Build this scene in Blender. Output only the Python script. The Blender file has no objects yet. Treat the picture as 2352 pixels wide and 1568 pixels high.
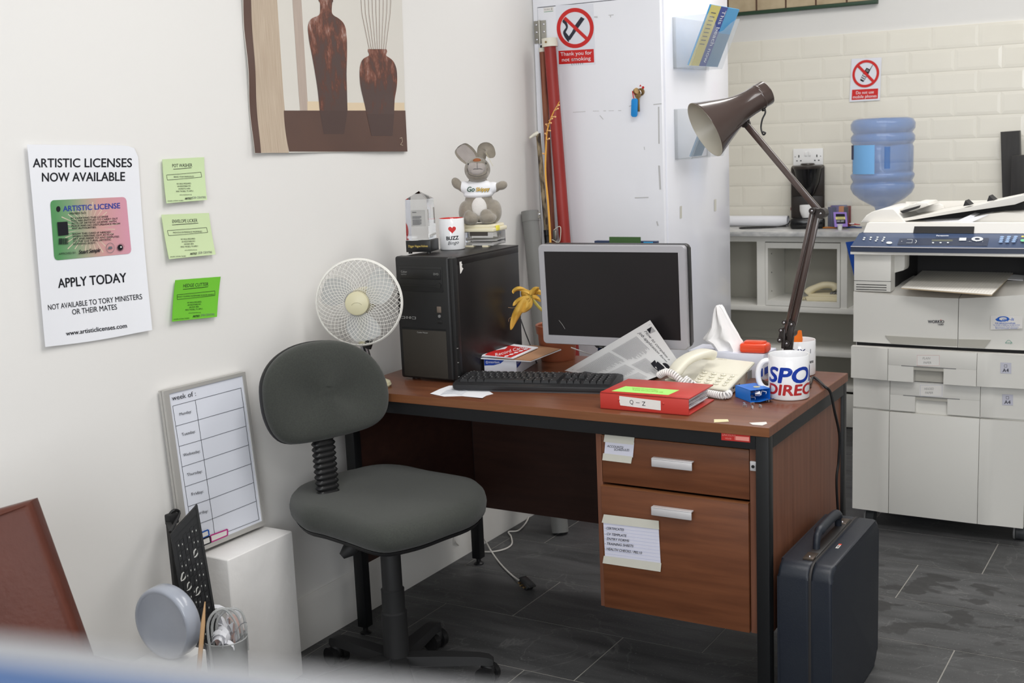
import bpy, bmesh, math, random
from math import sin, cos, pi, radians, sqrt, atan2
from mathutils import Vector, Matrix
random.seed(7)
SC = bpy.context.scene
COL = SC.collection

# ---------------------------------------------------------------- camera
F_PX, YAW, PITCH, ROLL = 2774.0, -0.5425, 0.1729, -0.0436
CAM = Vector((2.1636, -2.6314, 1.4443))
FW = Vector((sin(YAW)*cos(PITCH), cos(YAW)*cos(PITCH), -sin(PITCH)))
_r = Vector((cos(YAW), -sin(YAW), 0)); _u = _r.cross(FW)
RT = cos(ROLL)*_r + sin(ROLL)*_u
UP = -sin(ROLL)*_r + cos(ROLL)*_u
cd = bpy.data.cameras.new('camera'); cam = bpy.data.objects.new('camera', cd); COL.objects.link(cam)
cd.sensor_width = 36; cd.lens = F_PX/2352*36; cd.clip_start = .02
cam.matrix_world = Matrix(((RT.x, UP.x, -FW.x, CAM.x), (RT.y, UP.y, -FW.y, CAM.y), (RT.z, UP.z, -FW.z, CAM.z), (0, 0, 0, 1)))
cd.dof.use_dof = True; cd.dof.focus_distance = 3.3; cd.dof.aperture_fstop = 7.0
SC.camera = cam

# ---------------------------------------------------------------- light
W = bpy.data.worlds.new('room_air'); SC.world = W; W.use_nodes = True
W.node_tree.nodes['Background'].inputs[0].default_value = (.9, .95, 1, 1)
W.node_tree.nodes['Background'].inputs[1].default_value = .3
SC.view_settings.view_transform = 'Standard'; SC.view_settings.look = 'None'
SC.view_settings.gamma = 1; SC.view_settings.use_curve_mapping = False
SC.view_settings.exposure = 0.0

def area(name, loc, target, sx, sy, power, col):
    l = bpy.data.lights.new(name, 'AREA'); l.shape = 'RECTANGLE'; l.size = sx; l.size_y = sy
    l.energy = power; l.color = col
    o = bpy.data.objects.new(name, l); COL.objects.link(o); o.location = loc
    o.rotation_euler = (Vector(target)-Vector(loc)).to_track_quat('-Z', 'Y').to_euler()
    return o
area('ceiling_light_front', (1.7, -.6, 2.72), (1.7, -.6, 0), 1.8, .9, 34, (1, .985, .965))
area('ceiling_light_back', (1.5, 1.7, 2.72), (1.5, 1.7, 0), 1.8, .9, 34, (1, .975, .95))
area('ceiling_light_rear', (2.4, -2.6, 2.72), (2.4, -2.6, 0), 1.8, .9, 20, (1, .985, .965))
area('window_daylight', (2.9, -4.7, 1.5), (.6, .8, .9), 3.0, 1.9, 125, (.93, .965, 1))

# ---------------------------------------------------------------- helpers
def ray(px, py): return FW*F_PX + RT*(px-1176) + UP*(784-py)
def at(px, py, ax, val):
    d = ray(px, py); t = (val-CAM[ax])/d[ax]; return CAM + d*t
def atp(px, py, P, N):
    d = ray(px, py); N = Vector(N); return CAM + d*((Vector(P)-CAM).dot(N)/d.dot(N))
def X(px, py, y): return at(px, py, 1, y).x
def Z(px, py, y): return at(px, py, 1, y).z
def s2l(c):
    c = c/255.0
    return c/12.92 if c <= .04045 else ((c+.055)/1.055)**2.4
def lin(rgb): return (s2l(rgb[0]), s2l(rgb[1]), s2l(rgb[2]), 1)
MATS = {}
def mat(name, rgb, rough=.5, metal=0, rgb2=None, nscale=8, namt=.5, stretch=None, bump=0, bscale=200, bstretch=None, coat=0, trans=0, ior=1.45, alpha=1, spec=.5, sheen=0, thin=False):
    if name in MATS: return MATS[name]
    m = bpy.data.materials.new(name); MATS[name] = m; m.use_nodes = True
    nt = m.node_tree; b = nt.nodes['Principled BSDF']; L = nt.links
    b.inputs['Base Color'].default_value = lin(rgb); b.inputs['Roughness'].default_value = rough
    b.inputs['Metallic'].default_value = metal; b.inputs['Coat Weight'].default_value = coat
    b.inputs['Transmission Weight'].default_value = trans; b.inputs['IOR'].default_value = ior
    b.inputs['Alpha'].default_value = alpha; b.inputs['Specular IOR Level'].default_value = spec
    b.inputs['Sheen Weight'].default_value = sheen
    if rgb2 or bump:
        tc = nt.nodes.new('ShaderNodeTexCoord')
    if rgb2:
        mp = nt.nodes.new('ShaderNodeMapping'); L.new(tc.outputs['Object'], mp.inputs[0])
        if stretch: mp.inputs['Scale'].default_value = stretch
        n = nt.nodes.new('ShaderNodeTexNoise'); n.inputs['Scale'].default_value = nscale; n.inputs['Detail'].default_value = 6
        L.new(mp.outputs[0], n.inputs['Vector'])
        cr = nt.nodes.new('ShaderNodeValToRGB'); cr.color_ramp.elements[0].position = .5-namt/2; cr.color_ramp.elements[1].position = .5+namt/2
        cr.color_ramp.elements[0].color = lin(rgb); cr.color_ramp.elements[1].color = lin(rgb2)
        L.new(n.outputs['Fac'], cr.inputs[0]); L.new(cr.outputs[0], b.inputs['Base Color'])
    if bump:
        mp2 = nt.nodes.new('ShaderNodeMapping'); L.new(tc.outputs['Object'], mp2.inputs[0])
        if bstretch: mp2.inputs['Scale'].default_value = bstretch
        n2 = nt.nodes.new('ShaderNodeTexNoise'); n2.inputs['Scale'].default_value = bscale; n2.inputs['Detail'].default_value = 3
        L.new(mp2.outputs[0], n2.inputs['Vector'])
        bp = nt.nodes.new('ShaderNodeBump'); bp.inputs['Strength'].default_value = bump; bp.inputs['Distance'].default_value = .002
        L.new(n2.outputs['Fac'], bp.inputs['Height']); L.new(bp.outputs[0], b.inputs['Normal'])
    return m

def rotm(axis, a): return Matrix.Rotation(a, 4, axis)
def frame(o, xa, ya=None, za=None):
    """matrix with origin o and the given axes"""
    xa = Vector(xa).normalized()
    if ya is not None:
        ya = Vector(ya); ya = (ya - xa*ya.dot(xa)).normalized(); za = xa.cross(ya)
    else:
        za = Vector(za); za = (za - xa*za.dot(xa)).normalized(); ya = za.cross(xa)
    o = Vector(o)
    return Matrix(((xa.x, ya.x, za.x, o.x), (xa.y, ya.y, za.y, o.y), (xa.z, ya.z, za.z, o.z), (0, 0, 0, 1)))

class MB:
    def __init__(s): s.v = []; s.f = []; s.mi = []; s.mats = []
    def add(s, vs, fs, m, M=None):
        if m not in s.mats: s.mats.append(m)
        k = s.mats.index(m); n = len(s.v)
        for p in vs:
            p = Vector(p)
            s.v.append(M @ p if M is not None else p)
        for f in fs: s.f.append([i+n for i in f]); s.mi.append(k)
        return s
    def bm(s, b, m, M=None):
        b.verts.ensure_lookup_table(); b.verts.index_update()
        s.add([v.co.copy() for v in b.verts], [[v.index for v in f.verts] for f in b.faces], m, M); b.free(); return s
    def box(s, a, c, m, bev=0, seg=2, M=None, taper=None):
        x0, y0, z0 = [min(a[i], c[i]) for i in range(3)]; x1, y1, z1 = [max(a[i], c[i]) for i in range(3)]
        if not bev:
            vs = [(x0,y0,z0),(x1,y0,z0),(x1,y1,z0),(x0,y1,z0),(x0,y0,z1),(x1,y0,z1),(x1,y1,z1),(x0,y1,z1)]
            return s.add(vs, [(0,3,2,1),(4,5,6,7),(0,1,5,4),(1,2,6,5),(2,3,7,6),(3,0,4,7)], m, M)
        b = bmesh.new(); bmesh.ops.create_cube(b, size=1)
        for v in b.verts: v.co = Vector(((x0+x1)/2+v.co.x*(x1-x0), (y0+y1)/2+v.co.y*(y1-y0), (z0+z1)/2+v.co.z*(z1-z0)))
        bmesh.ops.bevel(b, geom=b.edges[:], offset=bev, segments=seg, affect='EDGES', profile=.5)
        return s.bm(b, m, M)
    def hexa(s, p, m):
        """8 corners: bottom 4 then top 4, counter-clockwise from above"""
        return s.add(p, [(0,3,2,1),(4,5,6,7),(0,1,5,4),(1,2,6,5),(2,3,7,6),(3,0,4,7)], m)
    def tube(s, pts, r, m, n=10, caps=True, closed=False):
        pts = [Vector(p) for p in pts]; k = len(pts)
        rs = r if isinstance(r, (list, tuple)) else [r]*k
        vs = []; fs = []; prev = None
        for i, p in enumerate(pts):
            if closed: t = pts[(i+1) % k]-pts[i-1]
            else: t = pts[min(i+1, k-1)]-pts[max(i-1, 0)]
            t.normalize()
            if prev is None:
                a = Vector((0,0,1)) if abs(t.z) < .9 else Vector((1,0,0))
                nrm = t.cross(a).normalized()
            else:
                nrm = (prev - t*prev.dot(t))
                nrm = nrm.normalized() if nrm.length > 1e-6 else t.orthogonal().normalized()
            prev = nrm; b = t.cross(nrm)
            for j in range(n):
                a = 2*pi*j/n; vs.append(p + nrm*(cos(a)*rs[i]) + b*(sin(a)*rs[i]))
        for i in range(k if closed else k-1):
            i2 = (i+1) % k
            for j in range(n): fs.append((i*n+j, i*n+(j+1) % n, i2*n+(j+1) % n, i2*n+j))
        if caps and not closed: fs.append(list(range(n))[::-1]); fs.append([(k-1)*n+j for j in range(n)])
        return s.add(vs, fs, m)
    def cyl(s, p0, p1, r0, m, r1=None, n=24):
        return s.tube([p0, p1], [r0, r0 if r1 is None else r1], m, n)
    def lathe(s, prof, m, M=None, n=32, sx=1, sy=1, a0=0, a1=2*pi):
        full = abs(a1-a0-2*pi) < 1e-6; k = n if full else n+1
        vs = []; fs = []
        for r, z in prof:
            for j in range(k):
                a = a0+(a1-a0)*j/n; vs.append((r*cos(a)*sx, r*sin(a)*sy, z))
        for i in range(len(prof)-1):
            for j in range(n):
                j2 = (j+1) % k; fs.append((i*k+j, i*k+j2, (i+1)*k+j2, (i+1)*k+j))
        return s.add(vs, fs, m, M)
    def prism(s, poly, z0, z1, m, M=None, bev=0, seg=2):
        ar = sum(poly[i][0]*poly[(i+1) % len(poly)][1]-poly[(i+1) % len(poly)][0]*poly[i][1] for i in range(len(poly)))
        if ar < 0: poly = poly[::-1]
        b = bmesh.new(); n = len(poly)
        lo = [b.verts.new((p[0], p[1], z0)) for p in poly]; hi = [b.verts.new((p[0], p[1], z1)) for p in poly]
        b.faces.new(lo[::-1]); b.faces.new(hi)
        for i in range(n): b.faces.new((lo[i], lo[(i+1) % n], hi[(i+1) % n], hi[i]))
        if bev:
            es = [e for e in b.edges if abs(e.verts[0].co.z-e.verts[1].co.z) < 1e-7]
            bmesh.ops.bevel(b, geom=es, offset=bev, segments=seg, affect='EDGES', profile=.5)
        return s.bm(b, m, M)
    def grid(s, fn, nu, nv, m, M=None):
        vs = [fn(i/nu, j/nv) for j in range(nv+1) for i in range(nu+1)]
        fs = [(j*(nu+1)+i, j*(nu+1)+i+1, (j+1)*(nu+1)+i+1, (j+1)*(nu+1)+i) for j in range(nv) for i in range(nu)]
        return s.add(vs, fs, m, M)
    def ball(s, c, r, m, M=None, seg=16, rot=None):
        b = bmesh.new(); bmesh.ops.create_uvsphere(b, u_segments=seg, v_segments=max(6, seg*2//3), radius=1)
        rr = r if isinstance(r, (list, tuple)) else (r, r, r)
        T = Matrix.Translation(Vector(c)) @ (rot if rot is not None else Matrix()) @ Matrix.Diagonal((rr[0], rr[1], rr[2], 1))
        return s.bm(b, m, (M @ T) if M is not None else T)
    def build(s, name, parent=None, ang=35, local=False, origin=None):
        """parent given: vertices are world coordinates unless local=True"""
        vs = s.v
        if parent is not None:
            if not local:
                inv = parent.matrix_basis.inverted()
                q = parent.parent
                while q: inv = inv @ q.matrix_basis.inverted(); q = q.parent
                vs = [inv @ v for v in vs]
            org = Vector((0,0,0))
        else:
            xs = [v.x for v in vs]; ys = [v.y for v in vs]; zs = [v.z for v in vs]
            org = Vector(origin) if origin else Vector(((min(xs)+max(xs))/2, (min(ys)+max(ys))/2, min(zs)))
            vs = [v-org for v in vs]
        me = bpy.data.meshes.new(name); me.from_pydata([tuple(v) for v in vs], [], s.f)
        for m in s.mats: me.materials.append(m)
        me.polygons.foreach_set('material_index', s.mi)
        me.polygons.foreach_set('use_smooth', [True]*len(s.f)); me.update()
        me.set_sharp_from_angle(angle=radians(ang))
        o = bpy.data.objects.new(name, me); COL.objects.link(o)
        if parent is not None: o.parent = parent
        else: o.location = org
        return o

def tag(o, label, cat, group=None, kind=None):
    if label: o['label'] = label
    if cat: o['category'] = cat
    if group: o['group'] = group
    if kind: o['kind'] = kind
    return o
def thing(name, loc, label, cat, rz=0, group=None):
    o = bpy.data.objects.new(name, None); COL.objects.link(o); o.empty_display_size = .05
    o.matrix_basis = Matrix.Translation(Vector(loc)) @ rotm('Z', rz)
    return tag(o, label, cat, group)
def struct(o): o['kind'] = 'structure'; return o
def fuse(balls, vox, it=6):
    """one continuous smooth surface from overlapping ellipsoids (centre, radii, rotation)"""
    b = MB(); mm = mat('tmp', (0, 0, 0))
    for q in balls: b.ball(q[0], q[1], mm, rot=q[2] if len(q) > 2 else None, seg=20)
    me = bpy.data.meshes.new('t'); me.from_pydata([tuple(v) for v in b.v], [], b.f)
    o = bpy.data.objects.new('t', me); COL.objects.link(o)
    r = o.modifiers.new('r', 'REMESH'); r.mode = 'VOXEL'; r.voxel_size = vox
    sm = o.modifiers.new('s', 'SMOOTH'); sm.factor = .5; sm.iterations = it
    dg = bpy.context.evaluated_depsgraph_get(); dg.update()
    e = bpy.data.meshes.new_from_object(o.evaluated_get(dg))
    vs = [v.co.copy() for v in e.vertices]; fs = [list(p.vertices) for p in e.polygons]
    bpy.data.objects.remove(o); bpy.data.meshes.remove(e); bpy.data.meshes.remove(me)
    return vs, fs

_tc = {}
def glyphs(txt, bold=0, shear=0):
    key = (txt, bold, shear)
    if key in _tc: return _tc[key]
    cu = bpy.data.curves.new('t', 'FONT'); cu.body = txt; cu.size = 1; cu.offset = bold; cu.shear = shear; cu.resolution_u = 4
    o = bpy.data.objects.new('t', cu); COL.objects.link(o)
    dg = bpy.context.evaluated_depsgraph_get(); dg.update()
    e = bpy.data.meshes.new_from_object(o.evaluated_get(dg))
    vs = [(v.co.x, v.co.y) for v in e.vertices]; fs = [list(p.vertices) for p in e.polygons]
    bpy.data.objects.remove(o); bpy.data.curves.remove(cu); bpy.data.meshes.remove(e)
    x0 = min(v[0] for v in vs); x1 = max(v[0] for v in vs)
    vs = [(v[0]-x0, v[1]) for v in vs]
    _tc[key] = (vs, fs, x1-x0); return _tc[key]

class Print:
    """ink on a surface: P(x, y, lift) maps sheet units (x right, y down) to the world"""
    def __init__(s, mb, P, step=None): s.mb = mb; s.P = P; s.k = 1; s.step = step
    def lift(s): s.k += 1; return s.k*.00012
    def put(s, vs, fs, m, lf):
        s.mb.add([s.P(x, y, lf) for x, y in vs], fs, m)
    def text(s, x, y, h, txt, m, w=None, align='C', bold=0, shear=0, rot=0, cut=None, sx=1):
        """cap height h with its baseline at y; w forces the width"""
        vs, fs, wd = glyphs(txt, 0, shear); k = h/.69; kx = k*sx if w is None else w/wd
        tw = wd*kx; ox = {'C': -tw/2, 'L': 0, 'R': -tw}[align]
        pts = [(ox+a*kx, -b*k) for a, b in vs]
        if cut:
            b = bmesh.new(); bv = [b.verts.new((p[0], p[1], 0)) for p in pts]
            for f in fs:
                try: b.faces.new([bv[i] for i in f])
                except ValueError: pass
            c = ox+cut
            while c < ox+tw:
                bmesh.ops.bisect_plane(b, geom=b.verts[:]+b.edges[:]+b.faces[:], plane_co=(c, 0, 0), plane_no=(1, 0, 0)); c += cut
            b.verts.index_update(); pts = [(v.co.x, v.co.y) for v in b.verts]; fs = [[v.index for v in f.verts] for f in b.faces]; b.free()
        ca, sa = cos(rot), sin(rot)
        fs = [f[::-1] for f in fs]
        r_ = bold*k*.8
        for i in range(8 if bold > .03 else 4 if bold else 1):
            a_ = 2*pi*i/(8 if bold > .03 else 4); ox_, oy_ = (r_*cos(a_), r_*.75*sin(a_)) if bold else (0, 0)
            s.put([(x+(a+ox_)*ca-(b+oy_)*sa, y+(a+ox_)*sa+(b+oy_)*ca) for a, b in pts], fs, m, s.lift() if i == 0 else s.k*.00012+i*.000004)
    def poly(s, pts, m): s.put(pts, [list(range(len(pts)))], m, s.lift())
    def rect(s, x0, y0, x1, y1, m, nx=1, ny=1):
        vs = [(x0+(x1-x0)*i/nx, y0+(y1-y0)*j/ny) for j in range(ny+1) for i in range(nx+1)]
        fs = [(j*(nx+1)+i, j*(nx+1)+i+1, (j+1)*(nx+1)+i+1, (j+1)*(nx+1)+i) for j in range(ny) for i in range(nx)]
        s.put(vs, fs, m, s.lift())
    def line(s, pts, w, m):
        lf = s.lift()
        for (x0, y0), (x1, y1) in zip(pts, pts[1:]):
            d = sqrt((x1-x0)**2+(y1-y0)**2) or 1e-9; nx, ny = -(y1-y0)/d*w/2, (x1-x0)/d*w/2
            s.put([(x0+nx, y0+ny), (x1+nx, y1+ny), (x1-nx, y1-ny), (x0-nx, y0-ny)], [(0, 1, 2, 3)], m, lf)
    def frame(s, x0, y0, x1, y1, w, m): s.line([(x0, y0), (x1, y0), (x1, y1), (x0, y1), (x0, y0)], w, m)
    def ring(s, cx, cy, r0, r1, m, n=40, ry=1):
        vs = [(cx+r*cos(2*pi*i/n), cy+r*ry*sin(2*pi*i/n)) for r in (r0, r1) for i in range(n)]
        if r0 <= 0: s.put(vs[n:], [list(range(n))], m, s.lift()); return
        s.put(vs, [(i, (i+1) % n, n+(i+1) % n, n+i) for i in range(n)], m, s.lift())
    def strip(s, rows, m):
        """rows of (y, x_left, x_right): a shape with a free outline"""
        R = []
        for (y0, a0, b0), (y1, a1, b1) in zip(rows, rows[1:]):
            k = max(1, int(abs(y1-y0)/8)); R += [(y0+(y1-y0)*i/k, a0+(a1-a0)*i/k, b0+(b1-b0)*i/k) for i in range(k)]
        R.append(rows[-1]); c = 12
        vs = [(a+(b-a)*j/c, y) for y, a, b in R for j in range(c+1)]
        fs = [(i*(c+1)+j, i*(c+1)+j+1, (i+1)*(c+1)+j+1, (i+1)*(c+1)+j) for i in range(len(R)-1) for j in range(c)]
        s.put(vs, fs, m, s.lift())

def sheet(mb, TL, TR, BR, BL, w, h, m, bulge=None, nu=12, nv=12, th=.0004):
    """a sheet of paper between four corners; returns its Print"""
    TL, TR, BR, BL = [Vector(p) for p in (TL, TR, BR, BL)]
    N = ((BL-TL).cross(TR-TL)).normalized()
    def P(x, y, lf=0):
        u, v = x/w, y/h
        p = TL*(1-u)*(1-v)+TR*u*(1-v)+BR*u*v+BL*(1-u)*v
        return p + N*(lf + (bulge(u, v) if bulge else 0))
    mb.grid(lambda u, v: P(u*w, (1-v)*h, 0), nu, nv, m)
    mb.grid(lambda u, v: P((1-u)*w, (1-v)*h, -th), nu, nv, m)
    e = [(i/nu, 0) for i in range(nu)]+[(1, j/nv) for j in range(nv)]+[(1-i/nu, 1) for i in range(nu)]+[(0, 1-j/nv) for j in range(nv)]
    k = len(e); vs = [P(a*w, b*h, 0) for a, b in e]+[P(a*w, b*h, -th) for a, b in e]
    mb.add(vs, [(i, (i+1) % k, k+(i+1) % k, k+i) for i in range(k)], m)
    return Print(mb, P)

def arc(cx, cy, r, a0, a1, n, ry=None):
    ry = r if ry is None else ry
    return [(cx+r*cos(a0+(a1-a0)*i/n), cy+ry*sin(a0+(a1-a0)*i/n)) for i in range(n+1)]
def rrect(x0, y0, x1, y1, r, n=5):
    return arc(x1-r, y1-r, r, 0, pi/2, n)+arc(x0+r, y1-r, r, pi/2, pi, n)+arc(x0+r, y0+r, r, pi, 1.5*pi, n)+arc(x1-r, y0+r, r, 1.5*pi, 2*pi, n)
def smooth(pts, n=6, closed=False):
    pts = [Vector(p) for p in pts]; out = []; k = len(pts)
    for i in range(k if closed else k-1):
        if closed: a, b, c, d = pts[i-1], pts[i], pts[(i+1) % k], pts[(i+2) % k]
        else: a, b, c, d = pts[max(i-1, 0)], pts[i], pts[i+1], pts[min(i+2, k-1)]
        for j in range(n):
            t = j/n; out.append(.5*((2*b)+(c-a)*t+(2*a-5*b+4*c-d)*t*t+(3*b-a-3*c+d)*t**3))
    if not closed: out.append(pts[-1])
    return out

# ---------------------------------------------------------------- materials
M_wall = mat('white_wall_paint', (232, 230, 227), .8, bump=.12, bscale=60, spec=.3)
M_wall2 = mat('white_upper_wall_paint', (222, 221, 218), .8, spec=.3)
M_skirt = mat('white_skirting_paint', (222, 220, 216), .4, bump=.05, bscale=30)
M_black = mat('black_plastic', (26, 26, 27), .4)
M_black2 = mat('soft_black_plastic', (34, 34, 35), .6)
M_steelblk = mat('black_powder_coated_steel', (15, 16, 18), .45, bump=.05)
M_chrome = mat('chrome', (200, 200, 205), .2, 1)
M_alu = mat('brushed_aluminium', (214, 212, 214), .4, .35)
M_white = mat('white_plastic', (235, 235, 234), .35)
M_paper = mat('white_paper', (236, 237, 242), .85, spec=.2)
M_ink = mat('black_ink', (34, 34, 40), .7, spec=.2)
M_ink2 = mat('faded_grey_ink', (110, 110, 118), .7, spec=.2)
M_red = mat('red_print', (204, 36, 34), .5)
M_blue = mat('blue_print', (20, 62, 160), .5)
M_beige = mat('cream_phone_plastic', (226, 222, 205), .4)
M_grey = mat('mid_grey_plastic', (120, 120, 120), .5)
M_label = mat('white_label_paper', (225, 222, 218), .7)
M_tape = mat('masking_tape', (205, 203, 192), .6)
M_slot = mat('dark_slot', (12, 12, 13), .8)
M_dirt = mat('grey_scuff_mark', (197, 197, 198), .6)
def wood(name, a, b, st, sc=6, rough=.35, coat=.0):
    if name in MATS: return MATS[name]
    m = mat(name, a, rough, rgb2=b, nscale=sc, namt=.5, stretch=st, bump=.06, bscale=90, bstretch=st, coat=coat)
    return m
M_top = wood('brown_desk_veneer', (98, 55, 35), (122, 75, 50), (.6, 9, 9), 5, .34, .08)
M_edge = wood('light_brown_desk_edging', (112, 68, 40), (130, 84, 54), (1, 12, 12), 6, .35)
M_drawer = wood('reddish_teak_veneer', (90, 50, 29), (118, 71, 44), (1.0, 8, 13), 4, .4)
M_side = wood('reddish_veneer_vertical_grain', (102, 62, 45), (128, 84, 63), (12, 12, .8), 5, .45)
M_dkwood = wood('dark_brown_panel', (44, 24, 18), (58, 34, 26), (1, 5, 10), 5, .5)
# ================================================================ the room
XL, YB, XR, YF, ZC = -.084, 3.168, 4.4, -5.2, 2.75
def slate():
    m = bpy.data.materials.new('dark_slate'); m.use_nodes = True; nt = m.node_tree; L = nt.links; b = nt.nodes['Principled BSDF']
    tc = nt.nodes.new('ShaderNodeTexCoord')
    def noise(sc, det, v=None, dist=0):
        n = nt.nodes.new('ShaderNodeTexNoise'); n.inputs['Scale'].default_value = sc; n.inputs['Detail'].default_value = det
        n.inputs['Distortion'].default_value = dist; L.new(v or tc.outputs['Object'], n.inputs['Vector']); return n.outputs['Fac']
    def ramp(f, p0, c0, p1, c1):
        r = nt.nodes.new('ShaderNodeValToRGB'); r.color_ramp.elements[0].position = p0; r.color_ramp.elements[1].position = p1
        r.color_ramp.elements[0].color = c0; r.color_ramp.elements[1].color = c1; L.new(f, r.inputs[0]); return r.outputs[0]
    def mix(f, a, c, t='MIX'):
        x = nt.nodes.new('ShaderNodeMix'); x.data_type = 'RGBA'; x.blend_type = t
        if isinstance(f, float): x.inputs[0].default_value = f
        else: L.new(f, x.inputs[0])
        L.new(a, x.inputs[6])
        if isinstance(c, tuple): x.inputs[7].default_value = c
        else: L.new(c, x.inputs[7])
        return x.outputs[2]
    mp = nt.nodes.new('ShaderNodeMapping'); mp.inputs['Scale'].default_value = (1, 5, 1); L.new(tc.outputs['Object'], mp.inputs[0])
    base = ramp(noise(3, 8, mp.outputs[0], .6), .3, lin((51, 52, 53)), .72, lin((86, 86, 87)))
    spk = ramp(noise(160, 3), .62, (0, 0, 0, 1), .72, (1, 1, 1, 1))
    c = mix(spk, base, lin((104, 104, 104)))
    # pale mineral veins
    v = nt.nodes.new('ShaderNodeMath'); v.operation = 'SUBTRACT'; L.new(noise(2.2, 5, None, 1.5), v.inputs[0]); v.inputs[1].default_value = .5
    v2 = nt.nodes.new('ShaderNodeMath'); v2.operation = 'ABSOLUTE'; L.new(v.outputs[0], v2.inputs[0])
    vein = ramp(v2.outputs[0], .0, (.15, .15, .15, 1), .006, (0, 0, 0, 1))
    c = mix(vein, c, lin((160, 160, 158)))
    # damp footprints and drips beside the copier
    ds = nt.nodes.new('ShaderNodeVectorMath'); ds.operation = 'DISTANCE'; L.new(tc.outputs['Object'], ds.inputs[0]); ds.inputs[1].default_value = (1.47, .93, .0)
    near = ramp(ds.outputs['Value'], .22, (1, 1, 1, 1), .55, (0, 0, 0, 1))
    mp3 = nt.nodes.new('ShaderNodeMapping'); mp3.inputs['Scale'].default_value = (1, 1.3, 1); mp3.inputs['Location'].default_value = (.3, .15, 0); L.new(tc.outputs['Object'], mp3.inputs[0])
    pat = ramp(noise(8.5, 4, mp3.outputs[0], .3), .53, (0, 0, 0, 1), .56, (1, 1, 1, 1))
    wet = nt.nodes.new('ShaderNodeMath'); wet.operation = 'MULTIPLY'; L.new(near, wet.inputs[0]); L.new(pat, wet.inputs[1])
    wf = nt.nodes.new('ShaderNodeMath'); wf.operation = 'MULTIPLY'; L.new(wet.outputs[0], wf.inputs[0]); wf.inputs[1].default_value = .75
    c = mix(wf.outputs[0], c, lin((34, 33, 33)))
    L.new(c, b.inputs['Base Color']); b.inputs['Roughness'].default_value = .55
    bp = nt.nodes.new('ShaderNodeBump'); bp.inputs['Strength'].default_value = .35; bp.inputs['Distance'].default_value = .004
    L.new(noise(7, 8, mp.outputs[0], .8), bp.inputs['Height']); L.new(bp.outputs[0], b.inputs['Normal'])
    return m
M_slate = slate(); M_grout = mat('pale_floor_grout', (150, 148, 142), .9)
f = MB(); f.box((XL-.1, YF, -.05), (XR, YB+.1, -.001), M_grout)
offs = {0: .72, 1: 1.56-.6, 2: 1.2, 3: 1.34, 4: 1.536, 5: 1.1}
for k in range(-18, 11):
    y0 = .0045+.305*k; x = offs.get(k, random.random()*.6)
    x -= .61*math.ceil((x-XL)/.61)
    while x < XR:
        a, c = max(x, XL-.05), min(x+.61, XR); b0, b1 = y0, min(y0+.305, YB)
        if c-a > .02 and b1 > b0+.02: f.box((a+.0019, b0+.0019, -.01), (c-.0019, b1-.0019, 0), M_slate)
        x += .61
o = f.build('floor', origin=(0, 0, 0)); struct(o)
struct(MB().box((XL-.15, YF, 0), (XL, YB+.15, ZC), M_wall).build('wall_left'))
struct(MB().box((XL-.15, YB+.009, 0), (XR, YB+.15, ZC), M_wall2).build('wall_back'))
struct(MB().box((XR, YF, 0), (XR+.15, YB+.15, ZC), M_wall2).build('wall_right'))
struct(MB().box((XL-.15, YF-.15, 0), (XR+.15, YF, ZC), M_wall2).build('wall_front'))
struct(MB().box((XL-.15, YF-.15, ZC), (XR+.15, YB+.15, ZC+.1), M_wall2).build('ceiling'))
b = MB(); pr_ = [(0, 0), (.014, 0), (.014, .128), (.010, .140), (.004, .149), (0, .149)]
for y0, y1 in ((-5.0, 1.33),):
    b.add([(XL+p[0], y, p[1]) for y in (y0, y1) for p in pr_], [(i, (i+1) % 6, 6+(i+1) % 6, 6+i) for i in range(6)]+[(5,4,3,2,1,0), (6,7,8,9,10,11)], M_skirt)
struct(b.build('baseboard_left'))

# bevelled cream tiles behind the worktop
M_tile = mat('cream_glazed_tile', (230, 227, 217), .2, rgb2=(225, 221, 208), nscale=1.3, coat=.2)
M_tgr = mat('cream_tile_grout', (232, 229, 219), .8)
t = MB(); t.box((XL, YB, .9), (XR, YB+.009, 1.8209), M_tgr)
x0 = X(1748.2, 97, YB)
for r in range(9):
    z1 = 1.8209-.1*r; xs = x0-.2*12+(.1 if r % 2 else 0)
    while xs < XR:
        a, c = max(xs+.0015, XL), min(xs+.1985, XR)
        if c-a > .03:
            lo, hi = z1-.0985, z1-.0015; e = .014; q = YB-.0034
            vs = [(a, YB, lo), (c, YB, lo), (c, YB, hi), (a, YB, hi), (a, YB-.002, lo), (c, YB-.002, lo), (c, YB-.002, hi), (a, YB-.002, hi), (a+e, q, lo+e), (c-e, q, lo+e), (c-e, q, hi-e), (a+e, q, hi-e)]
            t.add(vs, [(0,1,5,4),(1,2,6,5),(2,3,7,6),(3,0,4,7),(4,5,9,8),(5,6,10,9),(6,7,11,10),(7,4,8,11),(8,9,10,11)], M_tile)
        xs += .2
struct(t.build('trim_1', ang=5))

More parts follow.
